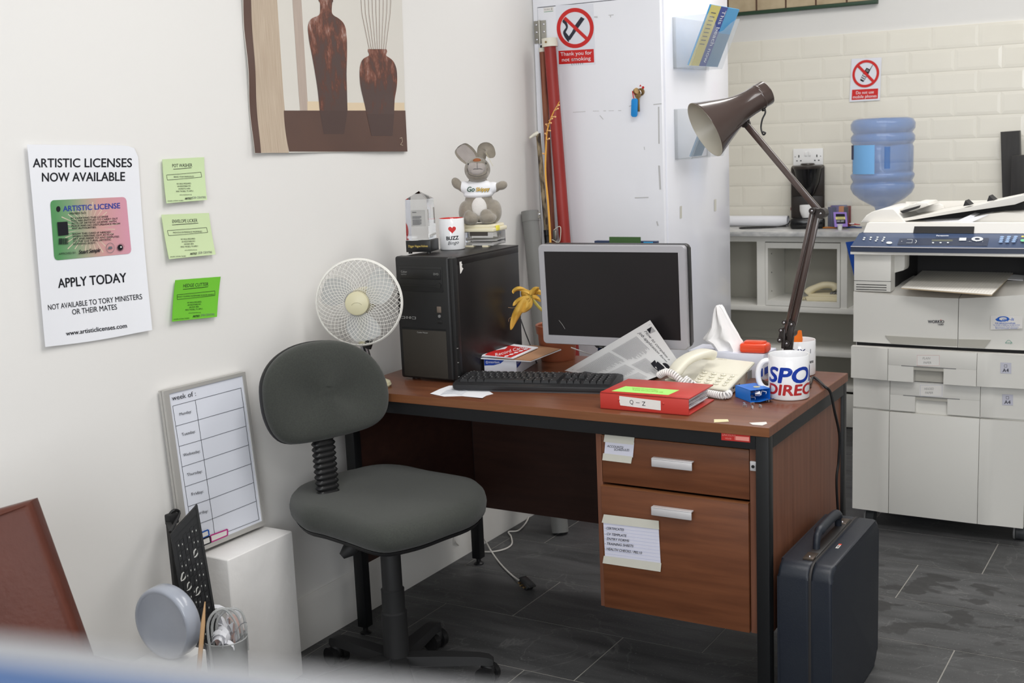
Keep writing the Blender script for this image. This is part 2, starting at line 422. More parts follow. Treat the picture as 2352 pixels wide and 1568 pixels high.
# ================================================================ kitchen shelving
M_lam = mat('white_laminate', (230, 229, 223), .45)
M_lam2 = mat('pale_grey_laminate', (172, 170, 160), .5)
M_marble = mat('grey_veined_worktop', (232, 231, 228), .3, rgb2=(168, 170, 172), nscale=14, namt=.4, stretch=(1, 2, 2))
YK = 2.9
o = MB().box((XL, 2.84, .902), (3.2, YB-.002, .926), M_marble, bev=.003).build('worktop')
tag(o, 'grey-veined pale worktop running along the cream tiled wall', 'worktop')
cab = thing('shelf_unit', (.9, 3.02, 0), 'white open shelf unit under the veined worktop, holding the cream telephone', 'cabinet')
xa, xb = .214, .257; xc, xd = .613, .645; zt, zs, zu = .898, .573, .356
b = MB()
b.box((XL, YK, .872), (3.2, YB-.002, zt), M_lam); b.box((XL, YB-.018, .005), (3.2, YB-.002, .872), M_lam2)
b.box((xa, YK, .545), (xb-.002, YB-.02, .872), M_lam); b.box((xc+.002, YK, .545), (xd, YB-.02, .872), M_lam)
b.box((1.15, YK, .545), (1.19, YB-.02, .872), M_lam); b.box((XL, YK, .2), (XL+.018, YB-.02, .872), M_lam)
b.build('carcass', cab, local=False)
MB().box((XL, YK-.004, .540), (3.2, YB-.02, .566), M_lam, bev=.001).build('shelf', cab)
MB().box((XL, YK-.004, .335), (3.2, YB-.02, .361), M_lam, bev=.001).build('shelf', cab)
MB().box((XL, YK, .172), (3.2, YB-.02, .19), M_lam, bev=.001).build('shelf', cab)
MB().box((XL, YK-.012, .005), (3.2, YK+.012, .16), M_lam, bev=.001).build('kickboard', cab)
# inset cubby box with its own white lining
q = MB()
q.box((xb, YK-.003, .842), (xc, YB-.022, .868), M_lam); q.box((xb, YK-.003, .568), (xc, YB-.022, .592), M_lam)
q.box((xb, YK-.003, .592), (xb+.012, YB-.022, .842), M_lam); q.box((xc-.014, YK-.003, .592), (xc, YB-.022, .842), M_lam)
for zz in (.63, .72, .81): q.cyl((xb+.0115, YK+.05, zz), (xb+.0135, YK+.05, zz), .003, M_slot, n=8)
q.build('cubby_box', cab)

# old telephone in the cubby
M_oldph = mat('yellowed_telephone_plastic', (222, 212, 180), .4)
ph = thing('telephone', (.52, 2.99, .592), 'old yellowed telephone lying in the white shelf cubby', 'telephone', radians(4))
b = MB(); b.prism([(-.075, -.07), (.078, -.07), (.078, .08), (-.075, .08)], 0, .022, M_oldph, bev=.005); b.box((-.07, -.06, .02), (.075, .07, .034), M_oldph, bev=.006, M=rotm('X', .05)); b.build('base', ph, local=True)
b = MB(); b.tube(smooth([(-.08, -.03, .030), (-.062, -.028, .048), (-.01, -.02, .070), (.035, -.012, .068), (.052, -.01, .052)], 5), [.02, .021, .021, .02, .019, .018, .017]+[.016]*8+[.017, .018, .019, .02, .02, .02], M_oldph, 14); b.build('handset', ph, local=True)
b = MB()
for i in range(4):
    for j in range(3): b.box((.03+.014*j, -.05+.018*i, .032), (.04+.014*j, -.039+.018*i, .040), M_grey, bev=.001)
b.build('keypad', ph, local=True)
def coil(pts, R, r, turns, m, mb, n=8, per=12):
    P = smooth(pts, 10); L = [0]
    for a, c in zip(P, P[1:]): L.append(L[-1]+(c-a).length)
    N = int(turns*per); out = []; nrm = None
    for i in range(N+1):
        s_ = L[-1]*i/N; k = 0
        while k < len(L)-2 and L[k+1] < s_: k += 1
        t_ = (s_-L[k])/max(1e-9, L[k+1]-L[k]); p = P[k].lerp(P[k+1], t_); T = (P[k+1]-P[k]).normalized()
        if nrm is None: nrm = T.orthogonal().normalized()
        nrm = (nrm-T*nrm.dot(T)).normalized(); bb = T.cross(nrm); a = 2*pi*i/per
        out.append(p+nrm*(R*cos(a))+bb*(R*sin(a)))
    mb.tube(out, r, m, n)
b = MB(); coil([(-.07, -.03, .015), (-.09, -.05, .009), (-.13, -.04, .009), (-.11, -.0, .009), (-.16, -.01, .009)], .006, .0022, 26, M_oldph, b, 6, 8); b.build('coiled_cord', ph, local=True)

# ================================================================ things on the worktop
ZW = .926
cm = thing('coffee_machine', (.418, 3.04, ZW), 'black drip coffee machine standing on the worktop under the white socket', 'coffee machine', radians(16))
M_gloss = mat('glossy_black_plastic', (20, 20, 21), .15); M_cof = mat('brownish_black_plastic', (46, 40, 36), .3)
b = MB(); b.box((-.078, .01, 0), (.078, .095, .294), M_cof, bev=.012, seg=3); b.box((-.08, -.075, 0), (.08, .05, .052), M_gloss, bev=.014, seg=3)
b.box((-.078, .0, .15), (.078, .09, .29), M_cof, bev=.01); b.build('body', cm, local=True)
b = MB(); pf = [(0, .13), (.012, .135), (.035, .165), (.055, .215), (.064, .27), (.066, .285)]
b.lathe(pf, M_gloss, Matrix.Translation((0, .0, 0)), 28); b.build('filter_basket', cm, local=True)
b = MB(); b.lathe([(0, .306), (.03, .305), (.034, .298), (.066, .294), (.07, .288), (.069, .28), (0, .28)], M_cof, None, 28); b.build('lid', cm, local=True)
b = MB(); b.cyl((-.081, .03, .09), (-.078, .03, .09), .007, mat('red_switch', (120, 40, 36), .4)); b.build('switch', cm, local=True)
def cup(mb, c, m, r=.034, h=.058):
    mb.lathe([(0, .003), (r*.55, .003), (r*.55, 0), (r*.62, 0), (r*.8, h*.22), (r*.97, h*.55), (r, h), (r*.95, h), (r*.9, h*.5), (r*.6, h*.15), (0, h*.12)], m, Matrix.Translation(c), 28)
b = MB(); cup(b, (.428, 2.995, ZW+.053), M_white); tag(b.build('coffee_cup'), 'small white cup under the spout of the black coffee machine', 'cup')
b = MB(); b.tube(smooth([(.315, 3.09, ZW+.03), (.305, 3.07, ZW+.012), (.25, 3.03, ZW+.003), (.18, 2.98, ZW+.003), (.12, 2.96, ZW+.003), (.1, 2.99, ZW+.004), (.16, 3.02, ZW+.004), (.25, 3.045, ZW+.004), (.31, 3.05, ZW+.006)], 8), .0028, M_black, 6)
tag(b.build('power_cable'), 'black cable looped on the worktop beside the coffee machine', 'cable')
b = MB(); 
def rollfn(r0, turns, L, m, c):
    b_ = MB(); n = int(turns*28)
    pts = [((r0+.0006*i/28*2)*cos(2*pi*i/28), (r0+.0006*i/28*2)*sin(2*pi*i/28)) for i in range(n+1)]
    b_.add([(x, p[0]+c[1], p[1]+c[2]) for x in (c[0], c[0]+L) for p in pts], [(i, i+1, n+2+i, n+1+i) for i in range(n)], m); return b_
b = rollfn(.019, 6, .36, M_paper, (-.06, 3.11, ZW+.027)); tag(b.build('paper_roll'), 'roll of white paper lying on the worktop beside the tall white cupboard', 'paper roll')
# twin socket
b = MB(); sk = thing('wall_socket', (.385, YB-.008, 1.211), 'white double wall socket with switches on the cream tiles', 'socket')
b.box((-.073, -.010, 0), (.073, .001, .086), M_white, bev=.003); b.build('face_plate', sk, local=True)
for k in (-1, 1):
    MB().box((k*.009-.006, -.0145, .05), (k*.009+.006, -.008, .072), M_white, bev=.002).build('switch', sk, local=True)
for k in (-1, 1):
    b = MB(); c = k*.044
    b.box((c-.0025, -.0106, .044), (c+.0025, -.0095, .056), M_slot); b.box((c-.013, -.0106, .026), (c-.006, -.0095, .031), M_slot); b.box((c+.006, -.0106, .026), (c+.013, -.0095, .031), M_slot)
    b.cyl((c+k*.018, -.0106, .048), (c+k*.018, -.0095, .048), .0025, M_grey, n=10)
    b.build('pin_holes', sk, local=True)
# clear box of sachets
M_clear = mat('clear_plastic', (225, 230, 234), .12, alpha=.15)
tb = thing('clear_plastic_tub', (.565, 3.06, ZW), 'clear plastic tub full of drink sachets beside the coffee machine', 'tub')
M_clear3 = mat('thin_clear_plastic', (225, 230, 234), .12, alpha=.13)
b = MB(); pl = rrect(-.045, -.04, .045, .04, .006)
for z0, z1, g0, g1 in ((0, .125, 1, 1.08),):
    n = len(pl); b.add([(p[0]*g0, p[1]*g0, z0) for p in pl]+[(p[0]*g1, p[1]*g1, z1) for p in pl], [(i, (i+1) % n, n+(i+1) % n, n+i) for i in range(n)]+[tuple(range(n))[::-1]], M_clear3)
b.build('tub_wall', tb, local=True)
cols = [(40, 44, 90), (150, 40, 36), (70, 56, 120), (30, 32, 44), (190, 120, 60), (90, 100, 140), (24, 26, 38), (120, 60, 60)]
for i in range(8):
    c = cols[i]; mm = mat('sachet_foil_%s' % 'abcdefgh'[i], c, .35)
    b = MB(); xx = -.034+.0095*i; b.box((-.005, -.022, 0), (.005, .022, .095+.004*(i % 3)), mm, bev=.002, M=Matrix.Translation((.565+xx*.95, 3.055+(.008 if i % 2 else -.008), ZW+.003)) @ rotm('Z', 1.2+.2*(i % 3)))
    nm = ['dark blue', 'red', 'violet', 'near-black', 'tan', 'grey-blue', 'blue-black', 'dull red'][i]
    tag(b.build('drink_sachet'), nm+' drink sachet standing inside the clear plastic tub on the worktop', 'sachet', 'sachets in the clear tub')
# purple sachet leaning, milk pot, loose sachets
b = MB(); M_pur = mat('lilac_foil', (158, 130, 212), .35)
p = sheet(b, at(1914, 487, 1, 2.99), at(1944, 487, 1, 2.99), at(1947, 520, 1, 2.97), at(1917, 521, 1, 2.97), 30, 34, M_pur, None, 2, 2, .003)
p.rect(5, 4, 26, 27, M_ink); p.rect(4, 11, 26, 17, mat('pale_yellow_print', (236, 226, 150), .5)); p.text(15, 16, 4, 'TWININGS', M_ink, w=18); p.text(15, 23, 4, 'EARL GREY', M_paper, w=17)
tag(b.build('tea_sachet'), 'lilac tea sachet with black label leaning in front of the clear tub', 'sachet')
b = MB(); b.lathe([(0, 0), (.009, 0), (.011, .022), (.014, .024), (.014, .026), (0, .026)], M_white, Matrix.Translation((.603, 2.93, ZW)), 16)
tag(b.build('milk_pot'), 'tiny white milk pot on the worktop in front of the lilac sachet', 'milk pot')
for nm, mm, px, py, ln, rz, z_ in (('red and white', mat('red_foil', (206, 34, 36), .35), 1958, 515, .075, -.3, .013), ('blue', mat('blue_foil', (44, 84, 150), .35), 1962, 522, .07, .1, 0), ('brown', mat('brown_foil', (110, 60, 40), .35), 1950, 520, .06, .5, .004), ('orange', mat('orange_foil', (208, 130, 50), .35), 1905, 523, .06, .2, 0)):
    c = at(px, py, 2, ZW+z_+.004); b = MB(); T = Matrix.Translation(c) @ rotm('Z', rz)
    b.grid(lambda u, v: ((u-.5)*ln, (v-.5)*.016, .003*sin(pi*v)+.002*sin(4*u)), 8, 4, mm, T); b.grid(lambda u, v: ((.5-u)*ln, (v-.5)*.016, -.003*sin(pi*v)), 8, 4, mm, T)
    if nm[0] == 'r': b.grid(lambda u, v: ((u-.5)*ln*.35, (v-.5)*.0162, .0035*sin(pi*v)+.002), 4, 4, M_paper, T)
    tag(b.build('stick_sachet'), nm+' stick sachet lying loose on the worktop beside the clear tub', 'sachet', 'loose stick sachets')

# blue water bottle on its cooler
wc = thing('water_cooler', (.87, 2.62, 0), 'pale water cooler half hidden behind the copier, under the blue bottle', 'water cooler')
b = MB(); b.box((-.088, -.09, .03), (.088, .12, .93), M_white, bev=.02, seg=3); b.build('cabinet', wc, local=True)
b = MB(); b.lathe([(.055, .92), (.055, .985), (.05, 1.0), (.035, .985), (.035, .96)], M_white, None, 28); b.build('collar', wc, local=True)
for kx in (-1, 1):
    for ky in (-1, 1): MB().cyl((kx*.065, .015+ky*.08, 0), (kx*.065, .015+ky*.08, .032), .015, M_grey, n=10).build('foot', wc, local=True)
bt = thing('water_bottle', (.87, 2.62, .985), 'large translucent blue water bottle upside down on its cooler behind the copier', 'water bottle', radians(25))
M_bot = mat('translucent_blue_plastic', (66, 122, 192), .08, alpha=.44)
pf = [(.0, .0), (.026, 0), (.026, .055), (.032, .07), (.06, .085), (.094, .105), (.120, .128), (.131, .15), (.131, .163), (.121, .180), (.130, .197), (.131, .207), (.123, .218), (.127, .232), (.127, .322), (.121, .333), (.131, .348), (.131, .366), (.120, .382), (.131, .398), (.132, .42), (.122, .437), (.1, .444), (.03, .444), (0, .438)]
def bott(mb, pf, m, off=0):
    n = 56; vs = []; fs = []
    for r, z in pf:
        for j in range(n):
            a = 2*pi*j/n; rr = max(0, r-off)
            if .225 < z < .33:  # flattened grip panels
                rr *= 1-.06*max(0, cos(4*a))**2
            vs.append((rr*cos(a), rr*sin(a), z))
    for i in range(len(pf)-1):
        for j in range(n): fs.append((i*n+j, i*n+(j+1) % n, (i+1)*n+(j+1) % n, (i+1)*n+j))
    mb.add(vs, fs, m)
b = MB(); P2 = []
for (r0, z0), (r1, z1) in zip(pf, pf[1:]): P2 += [(r0, z0), ((r0+r1)/2, (z0+z1)/2)]
bott(b, P2+[pf[-1]], M_bot); b.build('bottle_shell', bt, local=True, ang=60)
b = MB(); M_lbl = mat('pale_blue_label', (120, 176, 226), .4)
b.add([((.1335)*cos(a), .1335*sin(a), z) for z in (.215, .335) for a in [radians(195+5*i) for i in range(11)]], [(i, i+1, 12+i, 11+i) for i in range(10)], M_lbl)
b.add([((.1337)*cos(a), .1337*sin(a), z) for z in (.275, .335) for a in [radians(188+5*i) for i in range(3)]], [(i, i+1, 4+i, 3+i) for i in range(2)], mat('navy_label', (30, 36, 80), .4))
b.build('label', bt, local=True)
b = MB(); b.tube([(-.0, -.095, .235), (.0, -.095, .325)], .012, M_bot, 12); b.build('grip_column', bt, local=True)

# black boards at the far right
M_blkw = mat('black_stained_wood', (34, 33, 33), .5, rgb2=(48, 46, 45), nscale=6, stretch=(8, 8, 1), bump=.2, bscale=40, bstretch=(6, 6, .5))
b = MB(); x0, x1 = 1.268, 1.345; b.hexa([(x0+.02, 3.07, ZW), (x1+.02, 3.07, ZW), (x1+.02, 3.11, ZW), (x0+.02, 3.11, ZW), (x0-.005, 3.09, 1.345), (x1-.005, 3.09, 1.348), (x1-.005, 3.13, 1.348), (x0-.005, 3.13, 1.345)], M_blkw)
tag(b.build('black_board'), 'tall black wooden board standing against the tiles behind the copier', 'board')
b = MB(); b.box((1.33, 2.97, ZW), (1.52, 3.05, 1.245), M_blkw, bev=.003); tag(b.build('black_block'), 'shorter thick black wooden block in front of the tall black board', 'block')

# framed picture above the tiles
pic = thing('framed_picture', (.33, YB-.012, 1.946), 'picture of pale stone blocks in a dark green frame above the tiles', 'picture')
M_gr = mat('dark_green_frame', (34, 62, 42), .5); M_st = mat('beige_stone_print', (196, 180, 150), .7, rgb2=(168, 150, 122), nscale=14); M_br = mat('brown_gap_print', (88, 62, 48), .7)
b = MB(); b.box((-.36, -.014, -.002), (.378, .02, .014), M_gr, bev=.002); b.box((-.36, -.014, .386), (.378, .02, .4), M_gr, bev=.002)
b.box((-.36, -.014, .014), (-.346, .02, .386), M_gr); b.box((.364, -.014, .014), (.378, .02, .386), M_gr); b.build('frame', pic, local=True)
b = MB(); b.box((-.35, 0, .01), (.37, .018, .39), M_br)
for i in range(5):
    for j in range(3): b.box((-.338+i*.145, -.002, .016+j*.126), (-.338+i*.145+.136, .002, .016+j*.126+.118), M_st)
b.build('print', pic, local=True)
# no mobile phones sign
def on_plane_y(y): return lambda px, py: at(px, py, 1, y)
b = MB(); q = on_plane_y(YB-.0085)
p = sheet(b, q(1956, 135), q(2025, 132), q(2021, 230), q(1951, 234), 72, 100, mat('white_sign_plastic', (226, 228, 236), .3), None, 2, 2, .001)
p.rect(5, 72, 67, 96, M_red)
p.text(36, 83, 7, 'Do not use', M_paper, w=42); p.text(36, 92.5, 7, 'mobile phones', M_paper, w=56)
def phone_icon(p, cx, cy, s, rot):
    ca, sa = cos(rot), sin(rot); R = lambda pts: [(cx+s*(a*ca-b*sa), cy+s*(a*sa+b*ca)) for a, b in pts]
    p.poly(R([(-.32, -.75), (.32, -.75), (.36, -.2), (.3, 1.05), (.2, 1.15), (-.2, 1.15), (-.3, 1.05), (-.36, -.2)]), M_ink)
    p.poly(R([(.2, -.75), (.32, -.75), (.3, -1.5), (.24, -1.5)]), M_ink)
    p.poly(R([(-.2, -.62), (.2, -.62), (.2, -.3), (-.2, -.3)]), M_grey)
    for i in range(3):
        for j in range(4): p.poly(R([(-.26+.19*i, -.1+.28*j), (-.12+.19*i, -.1+.28*j), (-.12+.19*i, .08+.28*j), (-.26+.19*i, .08+.28*j)]), M_paper)
phone_icon(p, 36, 36, 17, radians(28))
p.ring(36, 36, 26, 32, M_red, 48); p.poly([(15.5, 20), (20, 15.5), (56.5, 52), (52, 56.5)], M_red)
tag(b.build('no_phones_sign'), 'white sign with red ring reading Do not use mobile phones on the tiles', 'sign')

# blue folder wedged beside the copier
b = MB(); M_bf = mat('royal_blue_card', (12, 66, 150), .45)
c = [at(1942, 556, 1, 2.44), at(2010, 548, 1, 2.40), Vector((1.20, 2.30, 0)), Vector((1.02, 2.38, 0))]
c2 = [Vector((v.x+.004, v.y+.012, v.z)) for v in c]
b.add(c+c2, [(3,2,1,0),(4,5,6,7),(0,1,5,4),(1,2,6,5),(2,3,7,6),(3,0,4,7)], M_bf)
tag(b.build('blue_folder'), 'royal blue card folder poking out between shelf unit and copier', 'folder')
# ================================================================ tall white cupboard
YC = 1.36
M_cup = mat('white_gloss_door_paint', (236, 237, 243), .22, bump=.03, bscale=20, coat=.15)
M_cup2 = mat('white_cupboard_side', (236, 237, 244), .2, coat=.15)
cx1 = .428; ztop = 2.2
zdt = Z(1400, 3, YC)
tc_ = thing('tall_cupboard', (.18, 1.66, 0), 'tall white cupboard in the corner with scuffed door and steel hinge', 'cupboard')
b = MB(); b.box((XL+.002, YC+.004, .06), (cx1, 1.978, ztop), M_cup2, bev=.002)
b.box((XL+.03, YC+.03, 0), (cx1-.03, 1.95, .06), M_cup2); b.build('carcass', tc_)
xd0 = X(1247, 200, YC); xd1 = X(1524, 200, YC)
b = MB(); b.box((XL+.003, YC-.016, .08), (xd0-.002, YC+.004, ztop-.002), M_cup); b.box((xd0-.002, YC-.016, zdt+.003), (cx1-.0, YC+.004, ztop-.002), M_cup)
b.build('face_frame', tc_)
b = MB(); b.box((xd0, YC-.018, .085), (xd1, YC+.003, zdt), M_cup, bev=.001)
T = lambda px, py: at(px, py, 1, YC-.0182)
pr = Print(b, lambda x, y, lf=0: T(x, y)-Vector((0, lf, 0)))
for pts, w in (([(1316, 258), (1345, 256)], 1.2), ([(1362, 255), (1376, 255)], 1.1), ([(1386, 254.6), (1392, 254.6)], 1.4), ([(1398, 254.5), (1410, 254.3)], 1), ([(1420, 254), (1427, 254)], 1.4), ([(1445, 244), (1462, 240)], 2), ([(1501, 240), (1520, 238)], 2), ([(1513, 245), (1514, 330)], 3), ([(1514, 380), (1517, 435)], 4), ([(1458, 454), (1490, 453)], 2), ([(1378, 265), (1386, 274)], 1.6), ([(1365, 39), (1373, 39)], 3), ([(1398, 35), (1410, 34)], 1.5), ([(1402, 35), (1403, 40)], 2), ([(1480, 337), (1481, 344)], 1.4), ([(1509, 508), (1512, 518)], 3)): pr.line(pts, w, M_dirt)
b.build('door', tc_)
# hinge
hp = MB(); M_st2 = mat('brushed_steel_hinge', (170, 168, 160), .35, .9)
hx = X(1247, 90, YC); zt_, zb_ = Z(1247, 48, YC), Z(1247, 100, YC)
hp.box((hx-.024, YC-.0215, zb_), (hx+.026, YC-.0175, zt_), M_st2, bev=.001); hp.cyl((hx, YC-.024, zb_-.002), (hx, YC-.024, zt_+.002), .004, M_st2, n=12)
for sx_ in (-.015, .016):
    for k in range(3): hp.ball((hx+sx_, YC-.0215, zb_+.014+(zt_-zb_-.028)*k/2), (.0045, .002, .0045), M_chrome, seg=10)
hp.build('hinge', tc_)
# small sticker top left
b = MB(); p = sheet(b, T(1248, 18), T(1271, 15), T(1271, 27), T(1249, 29), 46, 24, M_label, None, 1, 1, .0005)
p.rect(2, 20, 44, 22, mat('teal_print', (60, 150, 130), .5)); p.text(4, 12, 5, 'fire door', M_ink2, align='L', w=26); p.text(38, 14, 9, '2', M_ink)
tag(b.build('sticker'), 'small white sticker with teal line in the top left corner of the cupboard door', 'sticker')
# keys
ky = thing('key_bunch', T(1468, 218)-Vector((0, .012, .05)), 'bunch of brass keys with a bright blue tag hanging in the cupboard lock', 'keys')
M_brs = mat('worn_brass', (150, 124, 84), .4, .85)
b = MB(); c = T(1473, 211); b.cyl(c+Vector((0, .002, 0)), c-Vector((0, .006, 0)), .013, M_brs, n=20); b.cyl(c+Vector((-.012, -.02, .002)), c+Vector((-.006, -.024, .004)), .011, M_brs, n=16)
b.box(c+Vector((-.010, -.012, -.002)), c+Vector((.002, 0, .004)), M_brs); b.build('key_in_lock', ky)
b = MB(); b.box(c+Vector((-.010, -.022, -.068)), c+Vector((.002, -.019, -.012)), M_brs, bev=.001); b.lathe([(0, 0), (.011, 0), (.011, .003), (0, .003)], M_brs, Matrix.Translation(c+Vector((-.004, -.019, -.012))) @ rotm('X', pi/2), 16); b.build('hanging_key', ky)
b = MB(); b.prism(rrect(-.012, -.064, .012, 0, .008), 0, .004, mat('bright_blue_tag', (16, 138, 214), .4), Matrix.Translation(c+Vector((-.014, -.024, -.022))) @ rotm('X', pi/2) @ rotm('Z', -.06), bev=.001); b.build('tag', ky)
b = MB(); b.tube([c+Vector((-.006+.013*cos(a), -.018, -.004+.013*sin(a))) for a in [2*pi*i/20 for i in range(20)]], .0011, M_chrome, 6, closed=True)
b.tube(smooth([c+Vector((-.014, -.024, -.01)), c+Vector((-.022, -.026, .004)), c+Vector((-.018, -.026, -.022))], 4), .0018, M_red, 6); b.build('key_ring', ky)
for nm, px, py, sh in (('triangular', 1471, 197, 3), ('round', 1477, 201, 14)):
    b = MB(); c_ = T(px, py); b.prism([(.0048*sin(2*pi*i/sh), .0048*cos(2*pi*i/sh)) for i in range(sh)], 0, .0008, M_red, Matrix.Translation(c_) @ rotm('X', pi/2))
    tag(b.build('sticker'), 'tiny red %s sticker just above the key bunch on the cupboard door' % nm, 'sticker')
# no smoking sign
b = MB(); M_sgn = mat('white_sign_plastic', (226, 228, 236), .3)
p = sheet(b, T(1276, 12), T(1363, 8), T(1368, 148), T(1281, 153), 87, 140, M_sgn, None, 2, 2, .0012)
p.rect(3, 104, 84, 135, M_red); p.text(43.5, 116, 8.5, 'Thank you for', M_paper, w=72); p.text(43.5, 129, 8.5, 'not smoking', M_paper, w=66)
M_ink3 = mat('dark_navy_ink', (40, 42, 56), .6)
p.poly([(26, 75), (31, 81), (50, 55), (66, 34), (58, 29), (44, 47), (36, 62)], M_ink3)
for sx_ in (0, 3.2, 6.5): p.line([tuple(v)[:2] for v in smooth([(28-sx_*.2+sx_*.6, 84-sx_, 0), (21+sx_*.4, 74-sx_, 0), (17+sx_*.5, 62, 0), (24+sx_*.2, 52, 0), (21+sx_*.5, 43, 0), (16+sx_*.7, 38-sx_*.5, 0), (20+sx_*.7, 33+sx_*.3, 0)], 5)], 3.2, M_ink3)
p.ring(43.5, 54, 34, 42.5, M_red, 56, ry=1.08); d = 2.8
p.poly([(18-d+2, 30+2), (18+d+2, 30-3), (70+d, 79-1), (70-d, 79+4)], M_red)
p.line([(33, 134), (34, 139)], .8, M_ink3); 
for xx in (38, 43, 48, 53, 58): p.line([(xx, 133), (xx+.4, 138)], .8, M_ink3)
p.line([(33, 127), (45, 126)], .8, M_ink3)
tag(b.build('no_smoking_sign'), 'white no smoking sign with large red ring near the top of the cupboard door', 'sign')

# clear leaflet holders on the cupboard side
def holder(z0, z1, nm, name):
    y0, y1 = 1.435, 1.745; x0 = cx1
    h = thing('leaflet_holder', (x0, (y0+y1)/2, z0), name, 'leaflet holder')
    d0, d1 = .062, .135; zb = .012
    th = .0025; H = z1-z0
    b = MB(); b.box((0, -.155, 0), (th, .155, H), M_clear); b.box((0, -.155, 0), (d0, .155, th), M_clear)
    fr = [(0, -.13), (0, .13), (.6, .13), (.86, .10), (.80, .05), (.68, 0), (.8, -.05), (.86, -.10), (1, -.13)]
    ys = [-.155, -.12, -.07, -.035, 0, .035, .07, .12, .155]; hh = [1, .98, .86, .74, .7, .74, .86, .98, 1]
    vs = []; 
    for y, k in zip(ys, hh):
        for t_ in (0, k):
            for o_ in (0, th): vs.append((d0+(d1-d0)*t_+o_, y, H*t_))
    fs = []
    for i in range(8):
        a = i*4; c = a+4
        fs += [(a, a+2, c+2, c), (a+1, c+1, c+3, a+3), (a+2, a+3, c+3, c+2), (a, c, c+1, a+1)]
    fs += [(0, 1, 3, 2), (32, 34, 35, 33)]
    b.add(vs, fs, M_clear)
    for y in (-.155, .155-th):
        b.prism([(0, 0), (d0+th, 0), (d1+th, H), (0, H)], 0, th, M_clear, Matrix.Translation((0, y+th, 0)) @ rotm('X', pi/2))
    b.build('pocket', h, local=True)
    b = MB()
    for y in (-.160, .152): b.box((-.001, y, -.005), (.012, y+.008, H*.99), M_clear, bev=.002)
    b.build('back_rail', h, local=True)
    return h
zA1, zA0 = Z(1560, 38, 1.44), Z(1566, 156, 1.44)
holder(zA0, zA1, '', 'clear plastic leaflet holder high on the cupboard side, holding the beach magazine')
zB1, zB0 = Z(1560, 250, 1.44), Z(1566, 366, 1.44)
holder(zB0, zB1, '', 'lower clear plastic leaflet holder on the cupboard side, behind the brown lampshade')
M_yel = mat('yellow_cover_print', (222, 210, 120), .4); M_sky = mat('sky_blue_cover_print', (70, 160, 214), .4); M_dbl = mat('deep_blue_cover_print', (26, 58, 150), .4)
for (z0, px0, hh, lab) in ((zA0, 0, .200, 'magazine'), (zB0, 1, .12, 'leaflet')):
    b = MB(); xb0 = cx1+.052; xt0 = xb0+.088*hh/.2
    ya, yb = (1.452, 1.730) if px0 == 0 else (1.455, 1.56)
    mcov = M_sky if px0 == 0 else mat('blue_grey_leaflet_print', (120, 150, 176), .4)
    p = sheet(b, (xt0, ya, z0+.008+hh), (xt0, yb, z0+.008+hh), (xb0, yb, z0+.008), (xb0, ya, z0+.008), 100, 140, mcov, None, 2, 6, .006)
    if px0 == 0:
        p.rect(0, 0, 34, 140, M_yel); p.rect(34, 0, 58, 140, M_dbl); 
        p.text(44, 8, 12, 'This beach now', mat('pale_lettering', (236, 240, 246), .5), align='L', rot=pi/2, w=124)
        p.ring(78, 100, 0, 5, mat('orange_spot_print', (190, 120, 90), .5)); p.rect(58, 60, 100, 140, mat('grey_blue_cover_print', (100, 142, 176), .4))
        for i in range(9): p.rect(8, 16+9*i, 24, 18+9*i, M_ink2)
    tag(b.build(lab), 'blue and yellow beach magazine leaning in the upper clear holder' if px0 == 0 else 'small blue-grey leaflet leaning in the lower clear holder behind the lampshade', lab)
# tape remnants on the cupboard side
for px, py, h_ in ((1643, 471, 26), (1564, 487, 27)):
    b = MB()
    sx_ = lambda x, y: at(x, y, 0, cx1+.0008)
    b.add([sx_(px-2.4, py-h_/2), sx_(px+2.4, py-h_/2-1), sx_(px+2.4, py+h_/2), sx_(px-2.4, py+h_/2+1)], [(3,2,1,0)], M_tape)
    tag(b.build('tape_scrap'), 'short yellowed tape scrap stuck on the cupboard side, '+('nearer the tiled wall' if px > 1600 else 'nearer the door edge'), 'tape')

# ================================================================ poles and tubes in the corner
M_rust = mat('worn_red_paint', (140, 36, 32), .45, rgb2=(158, 48, 42), nscale=12, namt=.4, stretch=(1, 1, .3))
M_rust2 = mat('rusty_red_paint', (96, 40, 30), .6, rgb2=(140, 84, 60), nscale=30, namt=.3, stretch=(2, 2, .2), bump=.2, bscale=60)
M_cream = mat('cream_plastic_cap', (224, 220, 205), .5)
rd = thing('red_tube', (.085, 1.2, 0), 'thick red painted tube with a cream cap leaning in the corner by the cupboard door', 'tube')
top = at(1263, 105, 1, 1.298); mid = at(1298, 560, 1, 1.287); dr = (top-mid).normalized(); base = mid-dr*((mid.z-.0)/dr.z); base.z = .002
b = MB(); b.cyl(base, top, .0215, M_rust, n=20)
G = frame(base, (1, 0, 0), za=dr)
b.build('tube_body', rd)
b = MB(); b.cyl(top-dr*.004, top+dr*.026, .0285, M_cream, n=24); b.cyl(top+Vector((0, -.027, .012)), top+Vector((0, -.0305, .012)), .004, M_brs, n=10); b.build('cap', rd)
